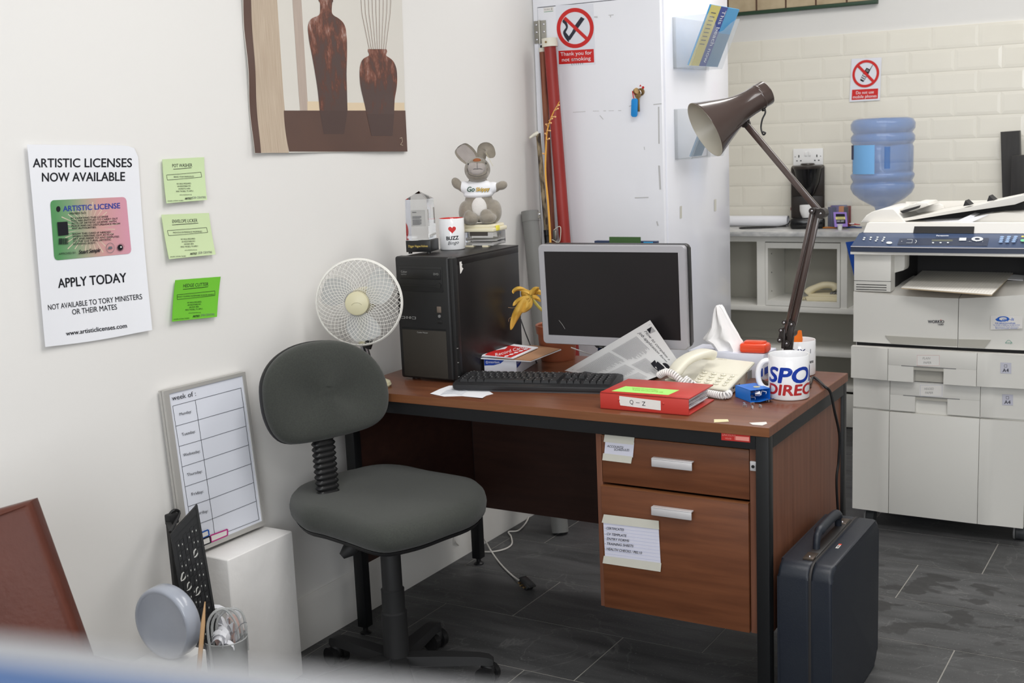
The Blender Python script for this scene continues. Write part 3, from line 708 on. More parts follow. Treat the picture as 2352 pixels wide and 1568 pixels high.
# latch
b = MB(); c = at(1275, 542, 1, 1.262); b.box(c+Vector((-.008, -.004, -.014)), c+Vector((.008, .004, .022)), M_st2, bev=.002)
b.tube(smooth([at(1272, 528, 1, 1.258), at(1284, 520, 1, 1.258), at(1288, 526, 1, 1.258), at(1286, 552, 1, 1.258), at(1280, 556, 1, 1.258), at(1268, 550, 1, 1.258)], 4), .0016, M_cream, 8); b.build('latch', rd)
b = MB()
for z_ in (.42, .50): pass
top2 = at(1246, 118, 1, 1.318); mid2 = at(1270, 560, 1, 1.31); dr2 = (top2-mid2).normalized(); base2 = mid2-dr2*(mid2.z/dr2.z); base2.z = .002
r2 = thing('rusty_pole', base2, 'thinner rusty red pole leaning beside the thick red tube', 'pole')
b = MB(); b.cyl(base2, top2, .0115, M_rust2, n=16); b.build('pole_shaft', r2)
b = MB(); b.cyl(top2-dr2*.002, top2+dr2*.012, .013, M_cream, n=16); b.cyl(top2+dr2*.012, top2+dr2*.022, .008, M_black, n=12); b.build('cap', r2)
# mottled dark stick with hook
M_bark = mat('mottled_dark_bark', (52, 40, 32), .6, rgb2=(150, 132, 104), nscale=70, namt=.25, stretch=(1, 1, .35))
t3 = at(1236, 306, 1, 1.262); m3 = at(1256, 540, 1, 1.256); d3 = (t3-m3).normalized(); b3 = m3-d3*(m3.z/d3.z); b3.z = .002
st = thing('mottled_stick', b3, 'dark mottled stick with a small cream hook leaning against the left wall', 'stick')
b = MB(); b.cyl(b3, t3, .0085, M_bark, n=12); b.cyl(m3-d3*.02, m3+d3*.02, .0105, M_black, n=12); b.cyl(b3, m3, .0105, M_black, n=12); b.build('shaft', st)
b = MB(); b.tube([t3, t3+Vector((-.012, -.012, -.006)), t3+Vector((-.02, -.03, -.016))], [.009, .006, .004], M_cream, 8); b.build('hook', st)
# grey cardboard tube
M_gt = mat('grey_card_tube', (128, 128, 126), .55)
g0 = Vector((.125, 1.03, .002)); g1 = Vector((-.046, 1.20, 1.148)); dg_ = (g1-g0).normalized()
gt = thing('postal_tube', g0, 'grey card postal tube with metal rivet leaning in the corner behind the desk', 'tube')
b = MB(); b.cyl(g0+Vector((0,0,.004)), g1, .0305, M_gt, n=28); b.build('tube_body', gt)
b = MB(); b.cyl(g1-dg_*.035, g1+dg_*.003, .032, M_gt, n=28); b.build('end_cap', gt)
b = MB(); c = at(1238, 492, 1, 1.165); b.ball(c, (.005, .003, .005), M_chrome, seg=10); b.box(c+Vector((-.006, -.001, -.014)), c+Vector((.006, .003, .008)), M_st2, bev=.002); b.build('rivet', gt)
# ================================================================ paper taped to the left wall
def wall_sheet(mb, q, plane, N, m, off, nu=14, nv=16, th=.0005, edge=None):
    """paper hanging on a flat surface: q = its corners TL TR BR BL as sighted; off(u,v) = distance it stands off"""
    TL, TR, BR, BL = [Vector((a, b, 0)) for a, b in q]; N = Vector(N)
    def px(u, v): return TL*(1-u)*(1-v)+TR*u*(1-v)+BR*u*v+BL*(1-u)*v
    def uv(x, y):
        u = v = .5
        for _ in range(5):
            p = px(u, v); du = (TR-TL)*(1-v)+(BR-BL)*v; dv = (BL-TL)*(1-u)+(BR-TR)*u
            det = du.x*dv.y-du.y*dv.x; ex, ey = x-p.x, y-p.y
            u += (ex*dv.y-ey*dv.x)/det; v += (du.x*ey-du.y*ex)/det
        return u, v
    def W_(u, v, lf=0): p = px(u, v); return plane(p.x, p.y)+N*(off(u, v)+lf)
    def P(x, y, lf=0): u, v = uv(x, y); return plane(x, y)+N*(off(min(1, max(0, u)), min(1, max(0, v)))+lf)
    e = edge or (lambda u, v: (u, v))
    mb.grid(lambda u, v: W_(*e(u, 1-v)), nu, nv, m); mb.grid(lambda u, v: W_(*e(1-u, 1-v), lf=-th), nu, nv, m)
    return Print(mb, P)
LW = lambda a, b: at(a, b, 0, XL+.0006)
NX = (1, 0, 0)
b = MB()
off1 = lambda u, v: .004+.010*max(0, v-.55)**1.5+.012*max(0, u-.8)**2*8*(.3+v)+.004*sin(3*u+4*v)*.5+.006*(1-u)**4
p = wall_sheet(b, [(55, 332), (312, 334), (341, 757), (96, 796)], LW, NX, M_paper, off1, edge=lambda u, v: (u-(.03*max(0, u-.9)*10 if v < .04 else 0), v+(.015*max(0, u-.9)*10 if v < .02 else 0)+.01*sin(pi*u)*v))
p.text(184, 384, 20, 'ARTISTIC LICENSES', M_ink, w=231, bold=.025, rot=-.003)
p.text(187, 416, 20, 'NOW AVAILABLE', M_ink, w=194, bold=.025, rot=-.01)
p.text(209, 654, 21, 'APPLY TODAY', M_ink, w=160, bold=.025, rot=-.085)
p.text(213, 699, 12, 'NOT AVAILABLE TO TORY MINISTERS', M_ink, w=219, bold=.009, rot=-.115)
p.text(214, 716, 12, 'OR THEIR MATES', M_ink, w=104, bold=.009, rot=-.115)
p.text(217, 761, 10, 'www.artisticlicenses.com', M_ink, w=141, bold=.02, rot=-.13)
# the licence card
mc = bpy.data.materials.new('green_to_pink_card_print'); mc.use_nodes = True; nt = mc.node_tree
tcn = nt.nodes.new('ShaderNodeTexCoord'); sp = nt.nodes.new('ShaderNodeSeparateXYZ'); nt.links.new(tcn.outputs['Generated'], sp.inputs[0])
rp = nt.nodes.new('ShaderNodeValToRGB'); nt.links.new(sp.outputs['Y'], rp.inputs[0]); els = rp.color_ramp.elements
els[0].position = .2; els[0].color = lin((84, 146, 90)); els[1].position = .84; els[1].color = lin((214, 152, 170))
for q_, c_ in ((.34, (124, 158, 120)), (.47, (172, 164, 142)), (.6, (206, 156, 152))):
    e_ = els.new(q_); e_.color = lin(c_)
nt.links.new(rp.outputs[0], nt.nodes['Principled BSDF'].inputs['Base Color']); nt.nodes['Principled BSDF'].inputs['Roughness'].default_value = .6
def card_pt(s_, t_):  # card coordinates 0..100, 0..66
    TL, TR, BR, BL = Vector((108, 460)), Vector((287, 452)), Vector((300, 582)), Vector((119, 598)); u, v = s_/100, t_/66
    q_ = TL*(1-u)*(1-v)+TR*u*(1-v)+BR*u*v+BL*(1-u)*v; return (q_.x, q_.y)
rc_ = []
for t_ in [0, .4, 1.2, 2.4, 5]+[5+4*i for i in range(1, 14)]+[61, 63.6, 64.8, 65.6, 66]:
    dd_ = max(0, 5-t_, t_-61); rc_.append((t_, 5-sqrt(max(0, 25-dd_*dd_))))
p.put([card_pt(i_+(100-2*i_)*j/16, t_) for t_, i_ in rc_ for j in range(17)], [(i*17+j, i*17+j+1, (i+1)*17+j+1, (i+1)*17+j) for i in range(len(rc_)-1) for j in range(16)], mc, p.lift())
M_ray = mat('pale_ray_print', (214, 196, 176), .6); lf = p.lift()
for i in range(30):
    a = 2*pi*i/30+.1; r0, r1 = (12, 24+6*(i % 3)) if i % 2 else (9, 31)
    q0 = [card_pt(48+1.1*r*cos(a+da), 34+r*.85*sin(a+da)) for r, da in ((r0, 0), (r1, -.018), (r1, .018))]
    if all(108 < x < 298 and 455 < y < 594 for x, y in q0): p.put(q0, [(0, 2, 1)], M_ray, lf)
M_bl2 = mat('blue_ink', (40, 60, 150), .6)
x_, y_ = card_pt(53, 13); p.text(x_+1, y_-.5, 12, 'ARTISTIC LICENSE', M_bl2, w=134, bold=.035, rot=-.055)
x_, y_ = card_pt(10, 10); p.ring(x_, y_, 0, 5.2, M_ink, 20, 1.3)
x_, y_ = 155, 493; p.text(x_, y_, 5, 'MEMBER NO:', M_ink, align='L', w=39, bold=.008, rot=-.05)
for i, (t_, w_) in enumerate((('BY CARRYING THIS LICENSE', 88), ('YOU ARE ENTITLED TO CARRY OUT', 110), ('ACTS OF ARTISTIC LICENSE WITH', 106), ('PEACE AND NO DISTURBANCE FROM', 114), ('ANY AUTHORITIES.', 58), (None, 0), ('SHOW THIS CARD IF NEEDED', 91), ('WHEN CARRYING OUT ACTS OF', 97), ('ART AND REFER TO ANY DISPUTES', 109), ('TO THE CULTURAL ARTISTIC', 90), ('LICENSING BODY.', 54))):
    if t_: p.text(157.5+i*.55, 503.5+i*5.75+(1 if i > 5 else 0), 4, t_, M_ink, align='L', w=w_, bold=.02, rot=-.05)
p.poly([(124, 510), (148.5, 508.5), (151.5, 539), (127, 541.5)][::-1], M_ink)
x = 128.0; lf = p.lift()
while x < 150:
    w_ = random.choice((.5, .8, 1.3)); p.put([(x, 547), (x, 546.5+14.5), (x+w_, 546.3+14.5), (x+w_, 546.8)], [(0, 1, 2, 3)], M_ink, lf); x += w_+random.choice((.4, .7))
p.text(128, 585, 4.5, 'APPROVED BY:', M_ink, align='L', w=42, rot=-.07)
p.text(176, 583, 9, 'Stuart Semple', M_ink, align='L', w=51, bold=.03, shear=.4, rot=-.1)
p.ring(249.5, 569, 9, 9.8, M_ink2, 28, 1.2); p.poly([(244, 572), (246, 566), (253, 565.5), (255, 571)][::-1], M_ink2)
p.ring(272.5, 568, 0, 6, M_ink, 20, 1.1)
for i in range(20):
    a = 2*pi*i/20; p.line([(272.5+5*cos(a), 568+5*sin(a)), (272.5+8.5*cos(a), 568+9.5*sin(a))], .6, M_ink)
p.ring(272.5, 567, 0, 2, M_label, 12)
tag(b.build('licence_poster'), 'tall white poster about artistic licenses with a green and pink card', 'poster')

def notice(q, m, title, t2, area_, lab, tilt, sk=0):
    b = MB(); TL, TR, BR, BL = [Vector(v) for v in q]
    p = wall_sheet(b, q, LW, NX, m, lambda u, v: .003+.007*v*v+.004*(1-u)**3+.003*u*u, 8, 8)
    def c(u, v): r = TL*(1-u)*(1-v)+TR*u*(1-v)+BR*u*v+BL*(1-u)*v; return r.x, r.y
    x_, y_ = c(.48, .2); w_ = 46 if len(title) < 12 else 58
    p.text(x_, y_, 7.5, title, M_ink, w=w_, bold=.01, rot=tilt, shear=sk); x0, y0 = c(.48-w_/210, .24); x1, y1 = c(.48+w_/210, .23); p.line([(x0, y0), (x1, y1)], 1.1, M_ink)
    pts = [c(.08, .36), c(.91, .345), c(.92, .46), c(.09, .475), c(.08, .36)]; p.line(pts, .8, M_ink)
    x_, y_ = c(.5, .44); p.text(x_, y_, 3.2, t2, M_ink, w=min(84, 2.3*len(t2)), rot=tilt)
    for i, t_ in enumerate(('NO SKILLS REQUIRED.', 'UN-NEGOTIABLE PAY.', area_, 'RING THE BELL TO APPLY.')):
        x_, y_ = c(.49, .60+.058*i); p.text(x_, y_, 3.4, t_, M_ink, w=1.75*len(t_), rot=tilt)
    x_, y_ = c(.5, .85); p.text(x_, y_, 2.6, 'www.artistjobcentre.org', M_ink, w=28, rot=tilt)
    x_, y_ = c(.03, .96); p.text(x_, y_, 2.6, 'UNLEARN. UNTRAIN. THE BEST.', M_ink, align='L', w=38, rot=tilt)
    x_, y_ = c(.47, .95); p.text(x_, y_, 4.6, 'ARTIST', M_ink, align='L', w=16, bold=.03, rot=tilt); x_, y_ = c(.64, .94); p.text(x_, y_, 4.6, 'JOB CENTRE', M_ink2, align='L', w=31, rot=tilt)
    tag(b.build('paper_notice'), lab, 'notice', 'green job notices on the left wall')
notice([(368, 366), (465, 361), (467, 459), (373, 467)], mat('pale_green_paper', (204, 224, 176), .8), 'POT WASHER', 'BRING YOUR MARIGOLDS', 'SHOREDITCH AREA.', 'pale green notice headed POT WASHER, the highest of the three on the left wall', -.03)
notice([(366, 493), (476, 489), (487, 584), (379, 595)], mat('pale_green_paper_second', (208, 226, 178), .8), 'ENVELOPE LICKER', 'PREVIOUS EXPERIENCE PREFFERED', 'HACKNEY AREA.', 'pale green notice headed ENVELOPE LICKER, between the other two notices', -.045)
notice([(398, 643), (503, 635), (490, 727), (386, 738)], mat('bright_green_paper', (112, 194, 50), .7), 'HEDGE CUTTER', 'FANCY YOURSELF AS EDWARD SCISSOR HANDS?', 'HACKNEY AREA.', 'bright green notice headed HEDGE CUTTER, the lowest of the three', -.07, .25)

# print of two brown vases
b = MB()
offp = lambda u, v: .004+.012*max(0, v-.7)*(.5+.5*sin(9*u))*1.6+.006*max(0, .12-u)*8*(.5+.5*sin(14*v))
M_pcr = mat('off_white_art_print', (218, 214, 206), .55); M_dkb = mat('dark_brown_art_print', (84, 64, 58), .5, rgb2=(98, 72, 62), nscale=4)
p = wall_sheet(b, [(546, -90), (918, -90), (931, 347), (577, 352)], LW, NX, M_pcr, offp, 60, 60)
n_ = 22
def band(xt, xb, xt2, xb2, y0, y1, m, wob=0): p.strip([(y0+(y1-y0)*i/n_, xt+(xb-xt)*i/n_+wob*sin(i*.8), xt2+(xb2-xt2)*i/n_+wob*sin(i*.8+.3)) for i in range(n_+1)], m)
M_tan = mat('tan_grained_art_print', (178, 158, 138), .6, rgb2=(200, 184, 164), nscale=5, stretch=(1, 60, 2)); M_tan2 = mat('taupe_art_print', (176, 160, 150), .6, rgb2=(188, 172, 160), nscale=5, stretch=(1, 60, 2)); M_sand = mat('sand_art_print', (222, 202, 172), .6)
band(548, 577.5, 568, 592, -86, 351.5, M_dkb)
band(568, 592, 628, 657, -86, 351, M_tan)
band(663, 686, 684, 705, -86, 254, M_tan2)
p.strip([(233, 703, 740), (256, 703, 740)], M_sand); p.strip([(236+(i_*3), 780, 925.5) for i_ in range(9)], M_sand)
p.strip([(254+(i/14)*94, 648+10*(i/14)**2, 927.5+3*i/14) for i in range(15)], M_dkb)
def vase_mat(name, zt, zb):
    m = mat(name, (86, 56, 48), .45); nt = m.node_tree; L = nt.links
    tc = nt.nodes.new('ShaderNodeTexCoord'); geo = nt.nodes.new('ShaderNodeNewGeometry'); sp = nt.nodes.new('ShaderNodeSeparateXYZ'); L.new(geo.outputs['Position'], sp.inputs[0])
    mr = nt.nodes.new('ShaderNodeMapRange'); L.new(sp.outputs['Z'], mr.inputs[0]); mr.inputs[1].default_value = zb; mr.inputs[2].default_value = zt; mr.inputs[3].default_value = -.15; mr.inputs[4].default_value = .085
    mp = nt.nodes.new('ShaderNodeMapping'); mp.inputs['Scale'].default_value = (1, 1.6, .8); L.new(geo.outputs['Position'], mp.inputs[0])
    n = nt.nodes.new('ShaderNodeTexNoise'); n.inputs['Scale'].default_value = 22; n.inputs['Detail'].default_value = 7; n.inputs['Roughness'].default_value = .65; L.new(mp.outputs[0], n.inputs['Vector'])
    ad = nt.nodes.new('ShaderNodeMath'); ad.operation = 'ADD'; L.new(n.outputs['Fac'], ad.inputs[0]); L.new(mr.outputs[0], ad.inputs[1])
    r = nt.nodes.new('ShaderNodeValToRGB'); L.new(ad.outputs[0], r.inputs[0]); e = r.color_ramp.elements
    e[0].position = .40; e[0].color = lin((82, 64, 60)); e[1].position = .78; e[1].color = lin((214, 200, 194))
    for q, c in ((.50, (92, 58, 48)), (.58, (124, 76, 60)), (.66, (150, 112, 100))): x = e.new(q); x.color = lin(c)
    L.new(r.outputs[0], nt.nodes['Principled BSDF'].inputs['Base Color']); return m
M_vase = vase_mat('tall_vase_print', LW(750, 30).z, LW(750, 250).z); M_vase2 = vase_mat('short_vase_print', LW(865, 125).z, LW(865, 255).z)
va_ = [(-40, 738, 752), (-10, 731, 762), (-2, 728, 762), (4, 730, 762), (8, 732, 760), (28, 732, 759), (36, 728, 764), (42, 714, 774), (52, 706, 785), (66, 704, 791), (82, 705.5, 793), (100, 708, 794), (130, 714, 794), (170, 721, 793), (210, 727, 794), (254, 731, 795)]
M_shp = mat('shadowed_brown_print', (78, 60, 56), .5)
va = [(v.z, v.x, v.y) for v in smooth([(a, b_, y) for y, a, b_ in va_], 3)]; p.strip(va, M_vase); p.strip([(254, 731, 795), (308, 740, 787)], M_shp)
vb_2 = [(113, 842, 884), (118, 842, 886), (122, 844, 885), (128, 844, 884), (134, 833, 893), (142, 827, 901), (156, 823.5, 907), (172, 823, 909), (190, 824, 909), (208, 827, 907), (230, 832, 903), (262, 838, 901)]
vb = [(v.z, v.x, v.y) for v in smooth([(a, b_, y) for y, a, b_ in vb_2], 3)]; p.strip(vb, M_vase2); p.strip([(262, 838, 901), (312, 848, 896)], M_shp)
for i in range(9): xt = 822+9.3*i; p.line([(xt, -60), (xt+1+(4-i)*1.2, 30), (845+4.6*i, 114)], .8, mat('thin_twig_print', (130, 104, 88), .6))
p.line([(912, 318), (917, 316), (918, 326), (913, 332), (919, 334)], 1, M_tan)
tag(b.build('vase_poster'), 'unframed brown and cream poster of two tall vases curling off the left wall', 'poster')

# whiteboard leaning on the white plinth
PZ = .412
pl_ = thing('painted_plinth', (-.02, -.405, 0), 'chunky white-painted wooden block standing against the left wall', 'plinth')
M_pnt = mat('thick_white_paint', (244, 242, 240), .5, rgb2=(232, 230, 228), nscale=5, bump=.9, bscale=28)
b = MB(); b.box((-.070, -.528, 0), (.034, -.282, PZ), M_pnt, bev=.005, seg=3); b.build('block', pl_, ang=28)
pA = Vector((XL+.020, 0, .856)); pB = Vector((-.056, 0, PZ+.001)); NB = Vector((pA.z-pB.z, 0, pB.x-pA.x)).normalized(); 
WBp = lambda a, c: atp(a, c, pA, NB)
wb = thing('whiteboard', (-.045, -.41, PZ+.002), 'weekly planner whiteboard in a silver frame leaning on the painted block', 'whiteboard')
C4 = [WBp(373, 898), WBp(561, 853), WBp(608, 1204), WBp(425, 1280)]
mid_ = sum((c for c in C4), Vector())/4
ux = ((C4[1]-C4[0])+(C4[2]-C4[3])).normalized(); uy = ((C4[0]-C4[3])+(C4[1]-C4[2])); uy = (uy-ux*uy.dot(ux)).normalized(); uz = ux.cross(uy)
if uz.x < 0: uz = -uz
M_bd = mat('white_board_enamel', (230, 233, 243), .25); M_fr = mat('pale_aluminium_frame', (190, 188, 184), .45, .3)
b = MB(); inn = [WBp(386, 904), WBp(555.5, 862), WBp(601, 1196), WBp(436, 1266)]
def slab(mb, q, d0, d1, m): 
    mb.add([v+uz*d0 for v in q]+[v+uz*d1 for v in q], [(0,1,2,3),(7,6,5,4),(0,4,5,1),(1,5,6,2),(2,6,7,3),(3,7,4,0)], m)
slab(b, C4, -.014, -.004, M_fr)
for i in range(4): slab(b, [C4[i], C4[(i+1) % 4], inn[(i+1) % 4], inn[i]], -.006, .0035, M_fr)
b.build('frame', wb)
b = MB(); slab(b, inn, -.003, 0, M_bd); p = Print(b, lambda x, y, lf=0: WBp(x, y)+uz*(lf+.0003))
r8 = 280+0/3.266
def Zm(x, y): return (280+x/3.266, 820+y/3.266)
M_line = mat('thin_black_print', (56, 58, 66), .5)
Lf = [(380, 366), (403, 517), (427, 669), (450, 822), (472, 971), (495, 1120), (520, 1270), (545, 1415)]
Md = [(549, 321), (571, 470), (593, 621), (615, 769), (636, 916), (657, 1064), (679, 1210), (697, 1345)]
Rt = [(892, 230), (912, 373), (930, 516), (949, 657), (968, 798), (987, 939), (1006, 1078), (1027, 1216)]
for A_ in (Lf, Md, Rt): p.line([Zm(*a) for a in A_], .9, M_line)
for i in range(8): p.line([Zm(*Lf[i]), Zm(*Md[i]), Zm(*Rt[i])], .9, M_line)
p.text(*Zm(374, 325), 11, 'week of :', M_ink, align='L', w=56, rot=-.2)
for i, d in enumerate(('Monday:', 'Tuesday:', 'Wednesday:', 'Thursday:', 'Friday:', 'Saturday:', 'Sunday:')):
    cx_ = (Lf[i][0]+Md[i][0]+Lf[i+1][0]+Md[i+1][0])/4; cy_ = (Lf[i][1]+Md[i][1]+Lf[i+1][1]+Md[i+1][1])/4
    p.text(*Zm(cx_, cy_+8), 6.5, d, M_ink, w=4.0*len(d) if i != 2 else 40, rot=-.25)
M_mag = mat('magenta_print', (186, 52, 130), .5); M_gb = mat('grid_blue_print', (20, 84, 172), .5)
for pts, mm in (([(657, 1337), (786, 1290), (786, 1335), (666, 1386)], M_mag), ([(520, 1345), (641, 1293), (648, 1336), (530, 1388)], M_gb), ([(525, 1394), (652, 1342), (659, 1390), (535, 1440)], M_ink)):
    p.poly([Zm(*a) for a in pts], M_label); p.line([Zm(*a) for a in pts]+[Zm(*pts[0])], 3.2, mm)
b.build('board_face', wb)

# broken black laptop propped on end
M_key = mat('black_keycap', (24, 24, 26), .35); M_pale = mat('pale_silicone_bits', (205, 205, 200), .5)
lp = thing('laptop', (.045, -.70, 0), 'broken black laptop standing on its end against the painted block, keys missing', 'laptop')
k1 = [at(391, 1226, 0, .02), at(453, 1158, 0, .055)]
pn = k1[0]; Lx = (k1[1]-k1[0]); 
dpt = at(500, 1440, 0, .105)-k1[1]; dpt.normalize()
A0, B0 = k1[0], k1[1]; tt = B0.z/(-dpt.z); B1 = B0+dpt*tt; A1 = A0+dpt*(A0.z/(-dpt.z)); A1.z = B1.z = .002
nk = (B0-A0).cross(dpt).normalized()
if nk.dot(CAM-A0) < 0: nk = -nk
def quad_slab(mb, q, n, d0, d1, m): mb.add([v+n*d0 for v in q]+[v+n*d1 for v in q], [(0,1,2,3),(7,6,5,4),(0,4,5,1),(1,5,6,2),(2,6,7,3),(3,7,4,0)], m)
b = MB(); quad_slab(b, [A0, B0, B1, A1], nk, -.014, 0, M_black); quad_slab(b, [B0-(B0-A0)*.07, B0, B1, B1-(B1-A1)*.07], nk, -.018, .007, M_black)
quad_slab(b, [A0, B0, B0.lerp(B1, .03), A0.lerp(A1, .03)], nk, -.01, .004, M_black)
b.build('keyboard_deck', lp)
b = MB(); lf_ = MB()
for i in range(20):
    for j in range(6):
        u0, u1 = .14+.125*j, .14+.125*j+.105; v0 = .055+.046*i+(.01 if j % 2 else 0); v1 = v0+.038
        if (i, j) in ((2, 4), (3, 0), (4, 1), (8, 1), (11, 1), (12, 1), (5, 3)):
            c = (A0.lerp(A1, (v0+v1)/2)).lerp(B0.lerp(B1, (v0+v1)/2), (u0+u1)/2)+nk*.002
            lf_ = MB(); lf_.tube([c+(B0-A0).normalized()*(.008*cos(a)*(1+.3*sin(3*a)))+dpt*(.008*sin(a)) for a in [2*pi*q_/10 for q_ in range(9)]], .0018, M_pale, 6); lf_.build('exposed_dome', lp); continue
        if v1 > .97: continue
        Q = [(A0.lerp(A1, v)).lerp(B0.lerp(B1, v), u) for u, v in ((u0, v0), (u1, v0), (u1, v1), (u0, v1))]
        quad_slab(b, Q, nk, 0, .004, M_key)
        if random.random() < .75: c = Q[0].lerp(Q[2], .45)+nk*.0043; e_ = (B0-A0).normalized()*.0022; b.add([c, c+e_, c+e_+dpt*.004, c+dpt*.004], [(0, 1, 2, 3)], M_pale)
b.build('keys', lp)
b = MB(); S0 = at(380, 1196, 0, -.045); S1 = at(412, 1163, 0, -.05)
s0b = Vector((A1.x-.035, A1.y-.02, .002)); b.add([A0-nk*.012, S0, s0b, A1-nk*.012]+[A0-nk*.012+Vector((.012, .004, 0)), S0+Vector((.012, .006, .004)), s0b+Vector((.012, .006, 0)), A1+Vector((.01, 0, 0))-nk*.012], [(0,1,2,3),(7,6,5,4),(0,4,5,1),(1,5,6,2),(2,6,7,3),(3,7,4,0)], M_black)
b.box(S0+Vector((-.004, -.0, -.012)), S0+Vector((.016, .03, .016)), M_black2, bev=.004)
b.tube(smooth([S0+Vector((.002, .01, .01)), S0+Vector((.01, .02, .022)), S0+Vector((.012, .035, .01)), A0+Vector((-.01, .01, .0))], 4), .004, M_black, 8)
b.build('screen_lid', lp)

# pale blue-grey round tub standing on its edge on a low carton
M_pb = mat('glossy_blue_grey_plastic', (168, 174, 186), .28, rgb2=(158, 163, 175), nscale=14, coat=.4)
dc = at(388, 1425, 0, .15); R_ = .084
b = MB(); b.box((dc.x-.06, dc.y-.075, 0), (dc.x+.045, dc.y+.06, dc.z-R_), mat('plain_white_carton', (220, 219, 216), .7), bev=.002)
tag(b.build('low_carton'), 'low white carton under the round blue-grey tub beside the broken laptop', 'carton')
dN = Vector((CAM.x-dc.x, CAM.y-dc.y, 0)).normalized(); dN = rotm('Z', radians(-46)) @ dN
Mx = frame(dc, Vector((0, 0, 1)).cross(dN), za=dN)
b = MB(); b.lathe([(0, -.016), (R_*.95, -.016), (R_, -.010), (R_, .010), (R_*.985, .018), (R_*.95, .0235), (R_*.90, .025), (R_*.86, .0235), (R_*.84, .022), (0, .022)], M_pb, Mx, 64)
tag(b.build('round_tub', ang=60), 'round glossy blue-grey tub standing on its edge in front of the broken laptop', 'tub')

# small waste bin of paper curls and a wooden stick
wb_ = thing('waste_pot', at(518, 1465, 2, .26)*1, 'small clear pot overflowing with curled white paper strips at the foot of the painted block', 'pot')
wc_ = wb_.matrix_basis.translation.copy(); wb_.matrix_basis = Matrix.Translation((wc_.x, wc_.y, 0))
M_cl2 = mat('milky_clear_plastic', (222, 224, 224), .2, trans=.5, ior=1.2)
b = MB(); b.lathe([(.0, 0), (.04, 0), (.052, .26), (.0535, .262), (.052, .264), (.0505, .262), (.0385, .003), (0, .003)], M_cl2, None, 32); b.build('pot_wall', wb_, local=True)
for i in range(22):
    b = MB(); a = random.random()*6.28; r0 = random.random()*.03; h0 = .22+random.random()*.05; s_ = .02+random.random()*.018
    base_ = Vector((wc_.x+r0*cos(a), wc_.y+r0*sin(a), h0)); dv = Vector((cos(a+1), sin(a+1), random.uniform(-.2, .6))).normalized(); wv = dv.orthogonal().normalized()*random.uniform(.004, .008)
    pts = []
    for k in range(10): ph_ = k*.5; pts.append(base_+dv*(s_*sin(ph_))+Vector((0, 0, s_*.8*(1-cos(ph_))))+Vector((cos(a), sin(a), 0))*.003*k)
    b.add([q_-wv for q_ in pts]+[q_+wv for q_ in pts], [(k, k+1, 11+k, 10+k) for k in range(9)], mat('pinkish_paper', (226, 196, 188), .7) if i % 9 == 0 else M_paper)
    tag(b.build('paper_curl'), 'curled strip of paper spilling from the small clear pot', 'paper strip', 'paper curls in the small pot')
b = MB(); s0 = at(462, 1480, 0, .262); s1 = at(471, 1381, 0, .25); d_ = (s1-s0).normalized(); s0 = s1-d_*(s1.z/d_.z); s0.z = .001
b.tube([s0, s0.lerp(s1, .9), s1], [.006, .005, .0012], mat('raw_splintered_wood', (186, 150, 110), .7), 8)
tag(b.build('wooden_stick'), 'thin splintered wooden stick standing beside the pot of paper curls', 'stick')
b = MB()
for k in range(3):
    s0_ = at(478+10*k, 1430, 0, .11); b.tube(smooth([s0_+Vector((.01*k, .0, -.28)), s0_+Vector((0, .0, -.1)), s0_, s0_+Vector((.02, .03, .028)), s0_+Vector((.03, .06, -.02+.01*k)), s0_+Vector((.03, .065, -.09))], 6), .0035, M_cl2, 6)
b.build('plastic_strips', wb_)

# brown leather chair at the far left
M_lea = mat('brown_leather', (84, 45, 35), .45, rgb2=(94, 52, 41), nscale=8, bump=.45, bscale=70, spec=.25)
lc = thing('leather_chair', (.30, -1.45, 0), 'brown leather chair back leaning into the picture at the lower left edge', 'chair')
Pc = Vector((.30, -1.28, .7)); Nc = Vector((.62, -.76, .18)).normalized(); lc_ = lambda a, c: atp(a, c, Pc, Nc)
t0, t1, t2, t3_ = lc_(-240, 1235), lc_(80, 1145), lc_(218, 1530), lc_(-180, 1650)
b = MB(); Mx = frame(t1, (t0-t1), ya=(t1-t2))
inv = Mx.inverted(); pl2 = [(inv @ v) for v in (t0, t1, t2, t3_)]
b.prism([(v.x, v.y) for v in pl2], -.035, .035, M_lea, Mx, bev=.016, seg=4); b.build('backrest', lc)
b = MB(); b.tube([lc_(-240, 1252)+Nc*.036, lc_(0, 1180)+Nc*.036, lc_(70, 1155)+Nc*.036], [.003, .003, .001], M_lea, 8); b.build('seam', lc)
zb2 = min(t2.z, t3_.z)
b = MB(); c = (t2+t3_)/2; b.box((c.x-.1, c.y-.26, .38), (c.x+.34, c.y+.22, .46), M_lea, bev=.025, seg=3); b.build('seat', lc)
for dx, dy in ((-.06, -.22), (.3, -.22), (-.06, .16), (.3, .16)): MB().cyl((c.x+dx, c.y+dy, 0), (c.x+dx, c.y+dy, .385), .014, M_black, n=12).build('leg', lc)
b = MB(); b.tube([t2.lerp(t3_, .15)+Vector((0, 0, .05)), Vector((c.x-.02, c.y+.12, .42))], .014, M_black, 8); b.tube([t2.lerp(t3_, .8)+Vector((0, 0, .05)), Vector((c.x-.02, c.y-.16, .42))], .014, M_black, 8); b.build('back_bracket', lc)

